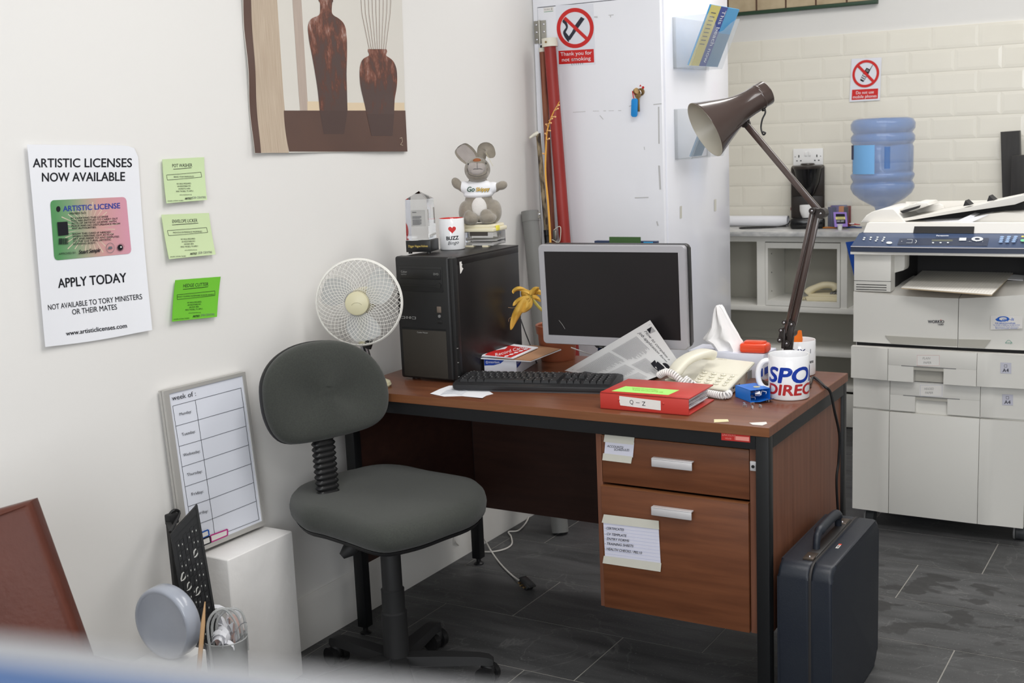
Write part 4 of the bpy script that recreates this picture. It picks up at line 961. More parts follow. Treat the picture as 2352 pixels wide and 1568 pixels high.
# office partition close to the camera
dd = .22; e0 = at(0, 1442, 2, 0); 
p0 = CAM+ray(0, 1444)/F_PX*dd; p1 = CAM+ray(1200, 1572)/F_PX*dd; d_ = (p1-p0); d_.z = 0; d_.normalize(); zc = (p0.z+p1.z)/2
p1 = CAM+ray(1200, 1572)/F_PX*(dd*(zc-CAM.z)/(p1.z-CAM.z)); p0 = CAM+ray(0, 1444)/F_PX*(dd*(zc-CAM.z)/(p0.z-CAM.z)); d_ = (p1-p0).normalized(); nn = Vector((-d_.y, d_.x, 0))
pt = thing('desk_screen', ((p0+p1)/2-nn*.006)*1, 'out of focus pale-railed partition with blue fabric right in front of the camera', 'partition')
q_ = pt.matrix_basis.translation; pt.matrix_basis = Matrix.Translation((q_.x, q_.y, 0))
M_rail = mat('pale_grey_rail', (130, 131, 134), .4); M_bfab = mat('slate_blue_fabric', (62, 82, 116), .9, bump=.2, bscale=300)
Mx = frame(Vector((p0.x, p0.y, 0))-d_*.28-nn*.006, d_, ya=nn)
b = MB(); b.box((0, -.005, .06), (.62, .003, zc-.0015), M_bfab); b.v = [Mx @ v for v in b.v]; b.build('fabric_panel', pt)
b = MB(); b.box((-.01, -.0042, zc-.0026), (.63, .0042, zc), M_rail, bev=.0012, seg=3); b.v = [Mx @ v for v in b.v]; b.build('top_rail', pt)
for xx in (.08, .54):
    b = MB(); b.box((xx-.02, -.14, 0), (xx+.02, .14, .02), M_rail, bev=.006); b.box((xx-.015, -.014, .02), (xx+.015, .012, .07), M_rail); b.v = [Mx @ v for v in b.v]; b.build('foot', pt)
# ================================================================ desk
H = .74; DL, DD = 1.262, .664
dk = thing('desk', (DL/2, DD/2, 0), 'brown veneered office desk with black steel legs and a two-drawer pedestal', 'desk')
b = MB(); b.box((0, 0, .7165), (DL, DD, H), M_top, bev=.0015); b.box((-.0006, -.0008, .7175), (DL+.0006, .001, H-.0012), M_edge); b.box((DL-.001, 0, .7175), (DL+.0008, DD, H-.0012), M_side)
b.build('desktop', dk)
b = MB()
for y0 in (.002, DD-.034): b.box((.034, y0, .684), (DL-.034, y0+.03, .7164), M_steelblk)
for x0 in (.002, DL-.032): b.box((x0, .034, .684), (x0+.030, DD-.034, .7164), M_steelblk)
b.build('frame_rail', dk)
for x0 in (.002, DL-.034):
    for y0 in (.002, DD-.034):
        b = MB(); b.box((x0, y0, .022), (x0+.032, y0+.032, .7164), M_steelblk, bev=.002); lg = b.build('leg', dk)
        b = MB(); b.lathe([(0, 0), (.017, 0), (.017, .004), (.008, .010), (.008, .024), (0, .024)], M_black, Matrix.Translation((x0+.016, y0+.016, 0)), 16); b.build('levelling_foot', lg)
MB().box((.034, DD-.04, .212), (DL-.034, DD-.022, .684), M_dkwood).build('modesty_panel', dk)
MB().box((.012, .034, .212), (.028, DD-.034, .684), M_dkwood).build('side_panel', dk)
MB().box((DL-.026, .034, .216), (DL-.010, DD-.034, .684), M_side).build('side_panel', dk)
px0, px1 = .800, 1.225; YP = .022
b = MB(); b.box((px0, YP, .218), (px0+.016, DD-.05, .683), M_side); b.box((px1-.018, YP, .218), (px1, DD-.05, .683), M_side); b.box((px0+.016, YP+.02, .218), (px1-.018, DD-.05, .232), M_side); b.box((px0+.016, YP+.02, .668), (px1-.018, DD-.05, .683), M_side)
b.build('pedestal', dk)
xd_0, xd_1 = px0+.014, px1-.020
for (z0, z1, yy, nm) in ((.553, .676, YP+.0, 0), (.2195, .546, YP-.008, 1)):
    b = MB(); b.box((xd_0, yy, z0), (xd_1, yy+.018, z1), M_drawer, bev=.001); b.box((xd_0, yy-.0004, z1-.002), (xd_1, yy+.017, z1+.0004), M_edge)
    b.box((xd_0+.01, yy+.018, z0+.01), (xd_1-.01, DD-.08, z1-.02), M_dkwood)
    dr_ = b.build('drawer', dk)
    zh = Z(1540, 1067, YP-.02) if nm == 0 else Z(1540, 1180, YP-.028)
    xh0, xh1 = X(1494, 1060, YP-.02), X(1587, 1060, YP-.02)
    b = MB(); b.box((xh0, yy-.016, zh-.0115), (xh1, yy-.012, zh+.010), M_alu, bev=.0015); b.box((xh0, yy-.016, zh+.007), (xh1, yy, zh+.0105), M_alu, bev=.001); b.build('handle', dr_)
b = MB(); b.box((px1-.0165, YP-.004, Z(1728, 1080, YP)), (px1-.001, YP+.002, Z(1728, 1058, YP)), M_alu, bev=.001); c = Vector((px1-.0088, YP-.005, Z(1728, 1070, YP))); b.cyl(c, c+Vector((0, .004, 0)), .004, M_black, n=12); b.build('drawer_lock', dk)
YS = lambda px, py: at(px, py, 1, .0015)
b = MB(); p = wall_sheet(b, [(1657, 993), (1723, 998), (1723, 1016), (1657, 1010)], YS, (0, -1, 0), mat('red_maker_plate', (178, 42, 38), .4), lambda u, v: .0006, 1, 1, .0004)
M_pk = mat('pink_print', (222, 140, 130), .5); p.text(1672, 1001, 4.5, 'LINCOLN', M_pk, w=26, rot=.07); p.text(1673, 1008.5, 4, 'HOUSE', M_pk, w=14, rot=.07); p.poly([(1690, 1001), (1721, 1003.5), (1721, 1013), (1690, 1010)][::-1], M_pk); p.rect(1688, 998, 1689, 1010, M_pk)
b.build('maker_plate', dk)
def taped(q, tape, lines, lab, y_, ruled=False):
    b = MB(); pl = lambda px, py: at(px, py, 1, y_)
    p = wall_sheet(b, q, pl, (0, -1, 0), mat('note_paper_lilac', (214, 214, 228), .8), lambda u, v: .0012, 4, 4, .0004)
    if ruled:
        for i in range(10): a, c = Vector(q[0]).lerp(Vector(q[3]), (i+1)/11), Vector(q[1]).lerp(Vector(q[2]), (i+1)/11); p.line([tuple(a[:2]), tuple(c[:2])], .5, mat('faint_blue_rule', (176, 184, 216), .8))
    for t in tape: p.poly(t[::-1], M_tape)
    for (x, y, h, w_, t_, r_) in lines: p.text(x, y, h, t_, M_ink, align='L', w=w_, rot=r_, bold=.01, shear=.1)
    tag(b.build('taped_note'), lab, 'note', 'handwritten notes taped to the drawers')
taped([(1391, 1010), (1457, 1016), (1454, 1050), (1388, 1045)], [[(1390, 994), (1458, 1001), (1456, 1021), (1387, 1014)], [(1386, 1040), (1453, 1048), (1450, 1064), (1384, 1056)]], [(1395, 1026, 5, 38, 'ACCOUNTS/', .1), (1411, 1034, 5, 35, 'SCHEDULES', .04)], 'small taped note reading ACCOUNTS/SCHEDULES on the upper drawer', YP-.001)
taped([(1386, 1195), (1513, 1208), (1518, 1295), (1390, 1277)], [[(1388, 1180), (1514, 1195), (1515, 1215), (1383, 1199)], [(1388, 1275), (1520, 1292), (1518, 1312), (1385, 1292)]],
      [(1390, 1214, 5.5, 44, '- CERTIFICATES', .1), (1390, 1227, 5.5, 50, '- CV TEMPLATE', .1), (1390, 1238, 5.5, 56, '- ENTRY FORMS', .1), (1390, 1249, 5.5, 66, '- TRAINING SHEETS', .1), (1390, 1261, 5.5, 86, '- HEALTH CHECKS / P82.10', .12)], 'larger taped note listing certificates and training sheets on the lower drawer', YP-.009, True)
# bits of torn label on the desktop
DK = lambda px, py, z=H+.0005: at(px, py, 2, z)
for q, m, lab in (([(1640, 963), (1672, 963), (1674, 968), (1640, 970)], mat('cream_tape_scrap', (224, 214, 172), .6), 'torn scrap of cream tape stuck near the front edge of the desktop'), ([(1721, 971), (1760, 969), (1762, 973), (1751, 977), (1728, 975)], M_label, 'torn scrap of white paper stuck at the right front corner of the desktop')):
    b = MB(); v = [DK(*a) for a in q]; n = len(v); b.add(v+[c+Vector((0, 0, .0006)) for c in v], [tuple(range(n)), tuple(range(n, 2*n))[::-1]]+[(i, (i+1) % n, n+(i+1) % n, n+i) for i in range(n)], m)
    tag(b.build('label_scrap'), lab, 'scrap')

# ================================================================ swivel chair
M_fab = mat('charcoal_green_fabric', (52, 54, 51), .95, rgb2=(62, 65, 60), nscale=250, bump=.5, bscale=700, sheen=.15)
ch = thing('office_chair', (.31, -.22, 0), 'armless charcoal fabric swivel chair with a ribbed black back stem', 'chair')
SZ = .506
sp_ = lambda a, c: at(a, c, 2, SZ-.012)
so = [(664, 1152), (672, 1128), (700, 1112), (750, 1096), (800, 1083), (850, 1072), (890, 1069), (935, 1073), (985, 1084), (1050, 1095), (1095, 1105), (1116, 1125), (1112, 1152), (1085, 1172), (1030, 1192), (975, 1212), (920, 1226), (880, 1231), (840, 1224), (790, 1207), (735, 1190), (690, 1178)]
so = [tuple(sp_(*a)) for a in so]; so = smooth(so, 3, True)
cs = sum(so, Vector())/len(so)
b = MB(); n = len(so); rings = [(.86, -.052), (.95, -.048), (.99, -.036), (1.0, -.018), (.985, -.002), (.94, .010), (.85, .017), (.7, .018), (.5, .016), (.3, .013), (.12, .012)]
vs = []
for k, dz in rings:
    for v in so: vs.append(cs+(v-cs)*k+Vector((0, 0, dz)))
fs = [(i*n+j, i*n+(j+1) % n, (i+1)*n+(j+1) % n, (i+1)*n+j) for i in range(len(rings)-1) for j in range(n)]
fs.append(tuple((len(rings)-1)*n+j for j in range(n)))
b.add(vs, fs, M_fab); b.build('seat', ch, ang=80)
b = MB(); vs = [cs+(v-cs)*k+Vector((0, 0, dz)) for k, dz in ((.955, -.049), (.93, -.060), (.7, -.068)) for v in so]
b.add(vs, [(i*n+j, i*n+(j+1) % n, (i+1)*n+(j+1) % n, (i+1)*n+j) for i in range(2) for j in range(n)]+[tuple(2*n+j for j in range(n))], M_black2); b.build('seat_shell', ch, ang=60)
# backrest
Nb = Vector((.93, -.34, .12)).normalized(); Pb = Vector((.115, -.165, .80)); bp_ = lambda a, c: atp(a, c, Pb, Nb)
bo = [(602, 900), (606, 868), (620, 838), (645, 812), (680, 793), (725, 783), (775, 783), (815, 795), (848, 818), (873, 852), (886, 892), (886, 930), (874, 958), (850, 978), (812, 992), (770, 1003), (720, 1014), (670, 1020), (642, 1012), (622, 988), (608, 950)]
bo = smooth([tuple(bp_(*a)) for a in bo], 3, True); cb = sum(bo, Vector())/len(bo); n = len(bo)
def curv(v, k):  # gentle wrap of the backrest
    t_ = (v-cb).dot(Nb.cross(Vector((0, 0, 1))).normalized()); return Nb*(t_*t_*.55*1)
b = MB(); rings = [(.965, -.012), (.992, -.004), (.998, .006), (.985, .017), (.94, .027), (.84, .034), (.65, .036), (.4, .035), (.15, .034)]
vs = [cb+(v-cb)*k+Nb*(dz)+(curv(cb+(v-cb)*k, k)-curv(cb+(v-cb), k))*1 for k, dz in rings for v in bo]
b.add(vs, [(i*n+j, i*n+(j+1) % n, (i+1)*n+(j+1) % n, (i+1)*n+j) for i in range(len(rings)-1) for j in range(n)]+[tuple((len(rings)-1)*n+j for j in range(n))], M_fab); b.build('backrest', ch, ang=80)
b = MB(); rings = [(.6, -.034), (.9, -.032), (.985, -.024), (1.005, -.012), (1.005, -.004), (.98, 0)]
vs = [cb+(v-cb)*k+Nb*dz for k, dz in rings for v in bo]
b.add(vs, [(i*n+j, i*n+(j+1) % n, (i+1)*n+(j+1) % n, (i+1)*n+j) for i in range(len(rings)-1) for j in range(n)]+[tuple(range(n))[::-1]], M_black2); b.build('back_shell', ch, ang=60)
# ribbed stem between seat and back
s0 = bp_(745, 1003)-Nb*.01; s1 = at(752, 1112, 1, s0.y+.004); 
s1 = Vector((s0.x+.006, s0.y, SZ-.05)); 
b = MB(); rows = 15; side = Nb.cross(Vector((0, 0, 1))).normalized(); fwd = Vector((Nb.x, Nb.y, 0)).normalized()
prof = []
L = s0.z+.02-s1.z
for i in range(rows*4+1):
    t_ = i/(rows*4); ph_ = i % 4; prof.append((t_, 1.0 if ph_ in (2,) else (.93 if ph_ in (1, 3) else .80)))
vs = []; sec = [(cos(a), sin(a)) for a in [2*pi*k/28 for k in range(28)]]
def sq(c): return (abs(c)**.6)*(1 if c > 0 else -1)
for t_, k in prof:
    o_ = s1.lerp(s0+Vector((0, 0, .02)), t_)
    for c_, s_ in sec: vs.append(o_+side*(sq(c_)*.0335*k)+fwd*(sq(s_)*.017*k))
n = 28; b.add(vs, [(i*n+j, i*n+(j+1) % n, (i+1)*n+(j+1) % n, (i+1)*n+j) for i in range(rows*4) for j in range(n)], M_black); b.build('bellows', ch, ang=70)
b = MB(); b.box((-.025, -.02, -.008), (.2, .02, 0), M_black, M=frame(s1-Vector((0, 0, .012)), fwd, za=(0, 0, 1))); b.build('back_bar', ch)
cx, cy = .31, -.22
b = MB(); b.box((cx-.09, cy-.06, .405), (cx+.06, cy+.06, .425), M_black, bev=.004); b.cyl((cx, cy, .36), (cx, cy, .41), .0125, M_chrome, n=20); b.build('mechanism', ch)
b = MB(); b.lathe([(0, .12), (.0315, .12), (.0315, .225), (.0325, .226), (.0305, .228), (.0285, .285), (.0290, .287), (.0265, .289), (.0255, .392), (.024, .394), (0, .394)][:0] or [(.034, .075), (.034, .205), (.0345, .208), (.0325, .210), (.0305, .212), (.0305, .268), (.031, .271), (.029, .273), (.027, .275), (.0265, .380), (.0245, .384), (.012, .384)], M_black2, Matrix.Translation((cx, cy, 0)), 32)
b.lathe([(.0, .065), (.038, .065), (.040, .075), (.040, .083), (.034, .086)], M_black2, Matrix.Translation((cx, cy, 0)), 32); b.build('gas_column', ch)
b = MB(); l0 = at(835, 1232, 1, -.26); l1 = at(795, 1268, 1, -.30); b.tube([Vector((cx-.03, cy-.03, .415)), l0, l0.lerp(l1, .3), l0.lerp(l1, .8), l1.lerp(l0, -.25)], [.006, .009, .017, .021, .009], M_black2, 14); b.build('tilt_lever', ch)
cas = [at(714, 1500, 2, .055), at(985, 1440, 2, .03), at(1178, 1535, 2, .03), None, None]
angs = [radians(a) for a in (-27, 45, 117, 189, 261)]
d_t = [atan2((at(1150, 1500, 2, .085)-Vector((cx, cy, 0))).y, (at(1150, 1500, 2, .085)-Vector((cx, cy, 0))).x)]
a0_ = d_t[0]
for k in range(5):
    a = a0_+2*pi*k/5; dx, dy = cos(a), sin(a); L_ = .245
    b = MB(); sec0 = [(-.024, -.014), (.024, -.014), (.020, .014), (-.020, .014)]; px_, py_ = -dy, dx; vs = []
    for t_, z_, s_ in ((.02, .074, 1.0), (.12, .074, .95), (.22, .072, .8), (L_, .068, .75), (L_+.012, .064, .5)):
        for u_, w_ in sec0: vs.append((cx+dx*t_+px_*u_*s_, cy+dy*t_+py_*u_*s_, z_+w_*s_))
    b.add(vs, [(i*4+j, i*4+(j+1) % 4, (i+1)*4+(j+1) % 4, (i+1)*4+j) for i in range(4) for j in range(4)]+[(3,2,1,0), (16,17,18,19)], M_black2); arm = b.build('base_arm', ch, ang=25)
    b = MB(); c = Vector((cx+dx*(L_-.005), cy+dy*(L_-.005), .027)); ca = a+1.2+k*1.7; ax_ = Vector((cos(ca), sin(ca), 0))
    for s_ in (-1, 1): b.tube([c+ax_*(s_*.008), c+ax_*(s_*.026)], .0265, M_black, 20)
    b.ball(c+Vector((0, 0, .012)), (.02, .02, .026), M_black2, seg=14); b.cyl(c+Vector((0, 0, .02)), c+Vector((0, 0, .05)), .006, M_chrome, n=8); b.build('caster', arm)

# ================================================================ tower computer
M_tow = mat('matt_black_steel', (25, 24, 25), .35, rgb2=(34, 30, 30), nscale=9, spec=.5)
M_bez = mat('charcoal_bezel', (27, 27, 28), .45); M_mesh = mat('dark_brown_grille', (36, 34, 31), .7)
T_w, T_d, T_z0, T_z1 = .196, .372, .008, .3585
tw = thing('computer_tower', (.2855-T_w/2, .185+T_d/2-.012, H), 'black tower computer with mesh front standing on the left end of the desk', 'computer', 0)
b = MB(); b.box((-T_w/2+.004, -T_d/2+.03, T_z0), (T_w/2, T_d/2, T_z1-.002), M_tow, bev=.002); b.box((-T_w/2+.004, -T_d/2+.03, T_z1-.004), (T_w/2+.001, T_d/2, T_z1), M_tow, bev=.001)
b.box((T_w/2-.001, -T_d/2+.032, T_z1-.022), (T_w/2+.0012, T_d/2-.002, T_z1-.004), M_tow, bev=.0005)
b.build('case', tw, local=True)
b = MB(); b.box((-T_w/2, -T_d/2, T_z0-.002), (T_w/2-.012, -T_d/2+.034, T_z1+.003), M_bez, bev=.007, seg=3); b.box((T_w/2-.026, -T_d/2+.007, T_z0), (T_w/2, -T_d/2+.034, T_z1-.0), M_bez, bev=.004)
yf = -T_d/2
b.box((-T_w/2+.014, yf-.0015, .262), (T_w/2-.032, yf+.004, .335), M_bez, bev=.001); b.build('front_bezel', tw, local=True)
b = MB(); b.box((-T_w/2+.013, yf-.0012, .012), (T_w/2-.030, yf+.004, .150), M_mesh, bev=.001)
for i in range(46):
    for j in range(18):
        if (i*31+j*17) % 5: pass
b.build('mesh_panel', tw, local=True)
mm = M_mesh.node_tree; 
wv = mm.nodes.new('ShaderNodeTexVoronoi'); wv.inputs['Scale'].default_value = 420; wv.inputs['Randomness'].default_value = .0; tcx = mm.nodes.new('ShaderNodeTexCoord'); mm.links.new(tcx.outputs['Object'], wv.inputs['Vector'])
rr = mm.nodes.new('ShaderNodeValToRGB'); rr.color_ramp.elements[0].position = .3; rr.color_ramp.elements[0].color = lin((10, 10, 10)); rr.color_ramp.elements[1].position = .45; rr.color_ramp.elements[1].color = lin((50, 46, 40)); mm.links.new(wv.outputs['Distance'], rr.inputs[0]); mm.links.new(rr.outputs[0], mm.nodes['Principled BSDF'].inputs['Base Color'])
b = MB(); b.box((-T_w/2+.018, yf-.004, .298), (T_w/2-.036, yf+.002, .327), M_black, bev=.002); p = Print(b, lambda x, y, lf=0: Vector((x, yf-.0042-lf, y)))
p_ = Print(b, lambda x, y, lf=0: Vector((x, yf-.0042-lf, -y)))
M_lg = mat('light_grey_print', (150, 150, 148), .5)
p_.text(-T_w/2+.024, -.3155, .006, 'Cyber', M_lg, align='L'); p_.text(-T_w/2+.024, -.3095, .003, 'SuperMulti', M_lg, align='L'); p_.text(T_w/2-.042, -.311, .006, 'DVD', M_lg, align='R'); b.build('disc_drive', tw, local=True)
b = MB(); b.box((-T_w/2+.014, yf-.003, .277), (T_w/2-.042, yf+.002, .281), M_black); b.cyl((T_w/2-.045, yf-.004, .281), (T_w/2-.045, yf+.002, .281), .008, M_bez, n=20)
b.box((-T_w/2+.013, yf-.0008, .2655), (T_w/2-.03, yf+.002, .267), M_slot); b.box((-T_w/2+.013, yf-.0008, .1525), (T_w/2-.03, yf+.002, .156), M_slot); b.build('front_slots', tw, local=True)
b = MB(); b.box((T_w/2-.056, yf-.0025, .203), (T_w/2-.042, yf+.001, .221), mat('bronze_square_badge', (120, 108, 98), .4, .3), bev=.001); b.cyl((T_w/2-.049, yf-.002, .193), (T_w/2-.049, yf+.001, .193), .0045, M_grey, n=16); b.box((T_w/2-.057, yf-.002, .172), (T_w/2-.041, yf+.001, .182), M_black, bev=.0015); b.build('power_button', tw, local=True)
b = MB()
for x_ in (-.078, -.040):
    b.box((x_-.006, yf-.0022, .181), (x_+.006, yf+.001, .188), M_lg); b.box((x_-.005, yf-.0026, .1825), (x_+.005, yf+.001, .187), M_slot)
for x_ in (-.064, -.053): b.tube([(x_+.0028*cos(a), yf-.002, .185+.0028*sin(a)) for a in [2*pi*i/14 for i in range(14)]], .0009, M_lg, 6, closed=True)
b.build('ports', tw, local=True)
b = MB(); Print(b, lambda x, y, lf=0: Vector((x, yf-.0022-lf, -y))).text(-.012, -.1415, .0042, 'Cooler Master', M_lg, w=.038, bold=.02); b.build('lettering', tw, local=True)
b = MB()
for z0 in (.022, .063, .104):
    b.box((T_w/2-.006, yf+.008, z0), (T_w/2+.0008, yf+.016, z0+.034), M_slot); b.box((T_w/2-.006, yf+.008, z0-.004), (T_w/2+.001, yf+.012, z0-.002), M_lg)
b.build('side_vents', tw, local=True)
b = MB(); q_ = [(.0, 0), (.011, 0), (.010, -.006), (.014, -.008), (.011, -.014), (.013, -.018), (.018, -.021), (.012, -.026), (.006, -.032), (.001, -.034)]
b.prism([(u, v) for u, v in q_], 0, .0006, M_label, Matrix(((0, 0, 1, T_w/2+.0012), (1, 0, 0, yf+.040), (0, 1, 0, T_z1-.014), (0, 0, 0, 1)))); b.build('torn_label', tw, local=True)
for sx_ in (-1, 1):
    for sy_ in (-1, 1): MB().cyl((sx_*.07, sy_*.15, 0), (sx_*.07, sy_*.15, .011), .012, M_black, n=12).build('foot', tw, local=True)
ZT = H+T_z1

# award
aw = thing('acrylic_award', tuple(at(968, 580, 2, ZT)), 'clear acrylic obelisk award on a black base standing on the tower computer', 'award', radians(14))
M_acr = mat('clear_acrylic', (238, 240, 242), .02, trans=1, ior=1.42); M_abase = mat('black_award_base', (28, 28, 29), .3)
b = MB(); b.box((-.030, -.028, .004), (.036, .032, .031), M_abase, bev=.001); 
for sx_ in (-.022, .028): b.cyl((sx_, -.02, 0), (sx_, -.02, .005), .005, M_black, n=10)
pp = Print(b, lambda x, y, lf=0: Vector((x, -.0283-lf, -y))); pp.text(.003, -.0155, .0052, 'Digger Hague-Holmes', mat('gold_lettering', (206, 180, 96), .4), w=.052, bold=.01); b.build('base', aw, local=True)
b = MB(); h_ = .125; e_ = .0285
lo = [(-e_, -e_+.002), (e_+.004, -e_+.002), (e_+.004, e_), (-e_, e_)]; cx_, cy_ = .002, .001
b.add([(x, y, .032) for x, y in lo]+[(cx_+(x-cx_)*.93, cy_+(y-cy_)*.93, h_) for x, y in lo]+[(cx_, cy_, h_+.018)], [(3,2,1,0),(0,1,5,4),(1,2,6,5),(2,3,7,6),(3,0,4,7),(4,5,8),(5,6,8),(6,7,8),(7,4,8)], M_acr); b.build('crystal_block', aw, ang=5, local=True)
b = MB(); b.box((-.018, -.006, .062), (.02, -.0052, .1), M_label); pp = Print(b, lambda x, y, lf=0: Vector((x, -.0063-lf, -y)))
pp.text(-.014, -.0935, .0032, 'thanks', M_ink, align='L', w=.011, bold=.02)
for i in range(13):
    if i != 4: pp.rect(-.014, -.086+.0016*i, .010-.004*(i in (3, 8, 12)), -.0856+.0016*i+.0003, M_ink2)
b.build('inner_card', aw, local=True); aw.scale = (1.17, 1.17, 1.27)

# mugs
def mug(name, loc, rz, r, h, label, body, inside, art, han_a=pi, hr=None, seg=64, grp=None):
    m = thing(name, loc, label, 'mug', rz); b = MB()
    b.lathe([(0, .0), (r*.9, 0), (r*.97, h*.012), (r, h*.035), (r, h*.99), (r*.985, h)], body, None, seg)
    b.lathe([(r*.985, h), (r*.945, h*.995), (r*.93, h*.97), (r*.93, h*.05), (r*.9, h*.04), (0, h*.04)], inside, None, seg); b.build('cup', m, local=True, ang=50)
    hr = hr or .4; b = MB(); P_ = []
    for i in range(15):
        a = -pi*.5+pi*i/14; P_.append((-(r*.97+h*.24*cos(a)**.8 if cos(a) > 0 else r*.97), 0, h*.53+h*.33*sin(a)))
    Mh = rotm('Z', han_a-pi); b.tube([Mh @ Vector(q_) for q_ in P_], [h*.062]*15, inside if grp == 'red' else body, 14); b.build('handle', m, local=True)
    if art:
        b = MB(); pp = Print(b, lambda x, y, lf=0: Vector(((r+.00015+lf)*sin(x/r), -(r+.00015+lf)*cos(x/r), y*-1))); art(pp, r, h); b.build('printed_design', m, local=True)
    return m
M_cer = mat('white_glazed_ceramic', (238, 238, 240), .12, coat=.4); M_redcer = mat('red_glazed_ceramic', (214, 48, 44), .15, coat=.4)
def look(x, y): return atan2(CAM.y-y, CAM.x-x)+pi/2
bm_ = at(1040, 572, 2, ZT+.0); rz_ = look(bm_.x, bm_.y)
def art1(p, r, h):
    n = 28; pts = []
    for i in range(n):
        t_ = 2*pi*i/n; pts.append((.0125*(16*sin(t_)**3)/17+.001, -h*.66-.0125*(13*cos(t_)-5*cos(2*t_)-2*cos(3*t_)-cos(4*t_))/17))
    p.poly(pts, M_red)
    p.text(.001, -h*.335, .0105, 'BUZZ', M_ink, w=.037, bold=.045, rot=-.03, cut=.006); p.text(.003, -h*.19, .0098, 'Bingo', M_ink, w=.034, bold=0, rot=-.06, shear=.35, cut=.006)
mug('mug', bm_, rz_+radians(0), .0385, .094, 'white mug with red inside and a red heart over BUZZ Bingo, on the tower computer', M_cer, M_redcer, art1, pi-1.0, grp='red')

# cream scale-like box on a clear base
M_crm = mat('cream_box_plastic', (232, 224, 196), .35)
bx_ = at(1104, 566, 2, ZT); bx = thing('desk_organiser', (bx_.x, bx_.y+.03, ZT), 'cream lidded box on a clear plastic base under the plush toy', 'box', radians(6))
b = MB(); b.box((-.052, -.045, .004), (.048, .045, .045), M_acr, bev=.002); b.box((-.046, -.04, .008), (.04, .04, .014), M_label); b.box((-.046, -.04, .018), (.04, .04, .022), M_label, bev=.001)
b.box((-.05, -.046, 0), (-.02, -.03, .005), M_crm); b.box((.01, -.046, 0), (.03, -.03, .005), M_crm); b.build('clear_base', bx, local=True)
b = MB(); b.box((-.056, -.05, .046), (.052, .05, .058), M_crm, bev=.003); b.prism([(-.05, -.044), (.05, -.046), (.044, .044), (-.045, .044)], .056, .068, M_crm, bev=.005, seg=3); b.box((-.03, -.047, .034), (.03, -.043, .047), mat('dark_latch', (70, 64, 60), .4)); b.build('lid', bx, local=True)
b = MB(); b.box((.05, -.03, .048), (.056, -.01, .064), mat('yellow_plastic_clip', (236, 222, 80), .4), bev=.002); b.box((-.058, -.03, .05), (-.05, -.015, .085), M_crm, bev=.003); b.build('clips', bx, local=True)

# plush toy
M_plu = mat('grey_brown_plush', (134, 126, 114), 1, rgb2=(154, 146, 134), nscale=60, bump=.6, bscale=500, sheen=.5)
M_plp = mat('pale_grey_plush', (164, 156, 152), 1, rgb2=(176, 168, 164), nscale=60, bump=.5, bscale=500, sheen=.5); M_plw = mat('white_plush', (226, 222, 218), 1, bump=.6, bscale=400, sheen=.3)
M_tee = mat('white_cotton_shirt', (236, 236, 240), .9, bump=.15, bscale=120)
ty = thing('plush_toy', (bx_.x-.014, bx_.y+.024, ZT+.068), 'grey plush kangaroo in a white shirt reading GoSkippy, sitting above the tower computer', 'soft toy', look(bx_.x, bx_.y)+radians(0)); ty.scale = (1.12, 1.08, 1.06)
U = 1.0
def RX(a): return rotm('X', a)
def RYm(a): return rotm('Y', a)
# local axes: +x right in the picture, -y to the viewer, z up.  body height about 0.24
vs, fs = fuse([((0, .012, .055), (.040, .036, .052)), ((0, .012, .10), (.036, .030, .035)), ((0, .006, .155), (.036, .034, .036)), ((0, -.012, .166), (.026, .026, .024)), ((0, -.008, .142), (.031, .030, .022)),
    ((-.036, -.002, .034), (.021, .030, .034)), ((.040, .0, .034), (.022, .030, .034)), ((-.024, -.030, .018), (.022, .026, .018)), ((.022, -.030, .017), (.024, .028, .017)), ((-.028, -.036, .026), (.014, .014, .016)), ((.018, -.034, .028), (.016, .014, .016)),
    ((-.040, .004, .105), (.022, .015, .014), RYm(.6)), ((-.058, .0, .118), (.013, .013, .019), RYm(-.5)), ((.042, .004, .100), (.024, .015, .014), RYm(-.3)), ((.064, -.004, .107), (.017, .013, .013), RYm(-.3))], .0026, 4)
b = MB(); b.add(vs, fs, M_plu); b.build('body', ty, local=True, ang=180)
b = MB(); v2, f2 = fuse([((-.001, -.024, .160), (.025, .016, .022)), ((-.001, -.030, .151), (.018, .012, .013))], .002, 3); b.add(v2, f2, M_plp); b.build('muzzle', ty, local=True, ang=180)
b = MB(); b.ball((0, -.026, .1805), (.0115, .008, .0075), mat('brown_plush_nose', (150, 88, 52), .8)); b.build('nose', ty, local=True)
b = MB(); b.tube(smooth([(-.014, -.036, .156), (-.006, -.0415, .159), (0, -.0425, .158), (.006, -.0415, .159), (.014, -.036, .156)], 4), .0006, M_ink3, 5); b.tube([(0, -.0425, .158), (0, -.041, .168), (0, -.036, .176)], .0005, M_ink3, 5)
b.tube(smooth([(-.027, -.020, .160), (-.024, -.030, .145), (-.012, -.039, .139), (0, -.041, .1375), (.012, -.039, .139), (.024, -.030, .145), (.027, -.02, .158)], 4), .0005, M_ink3, 5); b.build('stitching', ty, local=True)
b = MB(); b.ball((-.0235, -.020, .172), (.002, .0018, .003), M_gloss, seg=12); b.ball((.0235, -.020, .172), (.002, .0018, .003), M_gloss, seg=12); b.build('eyes', ty, local=True)
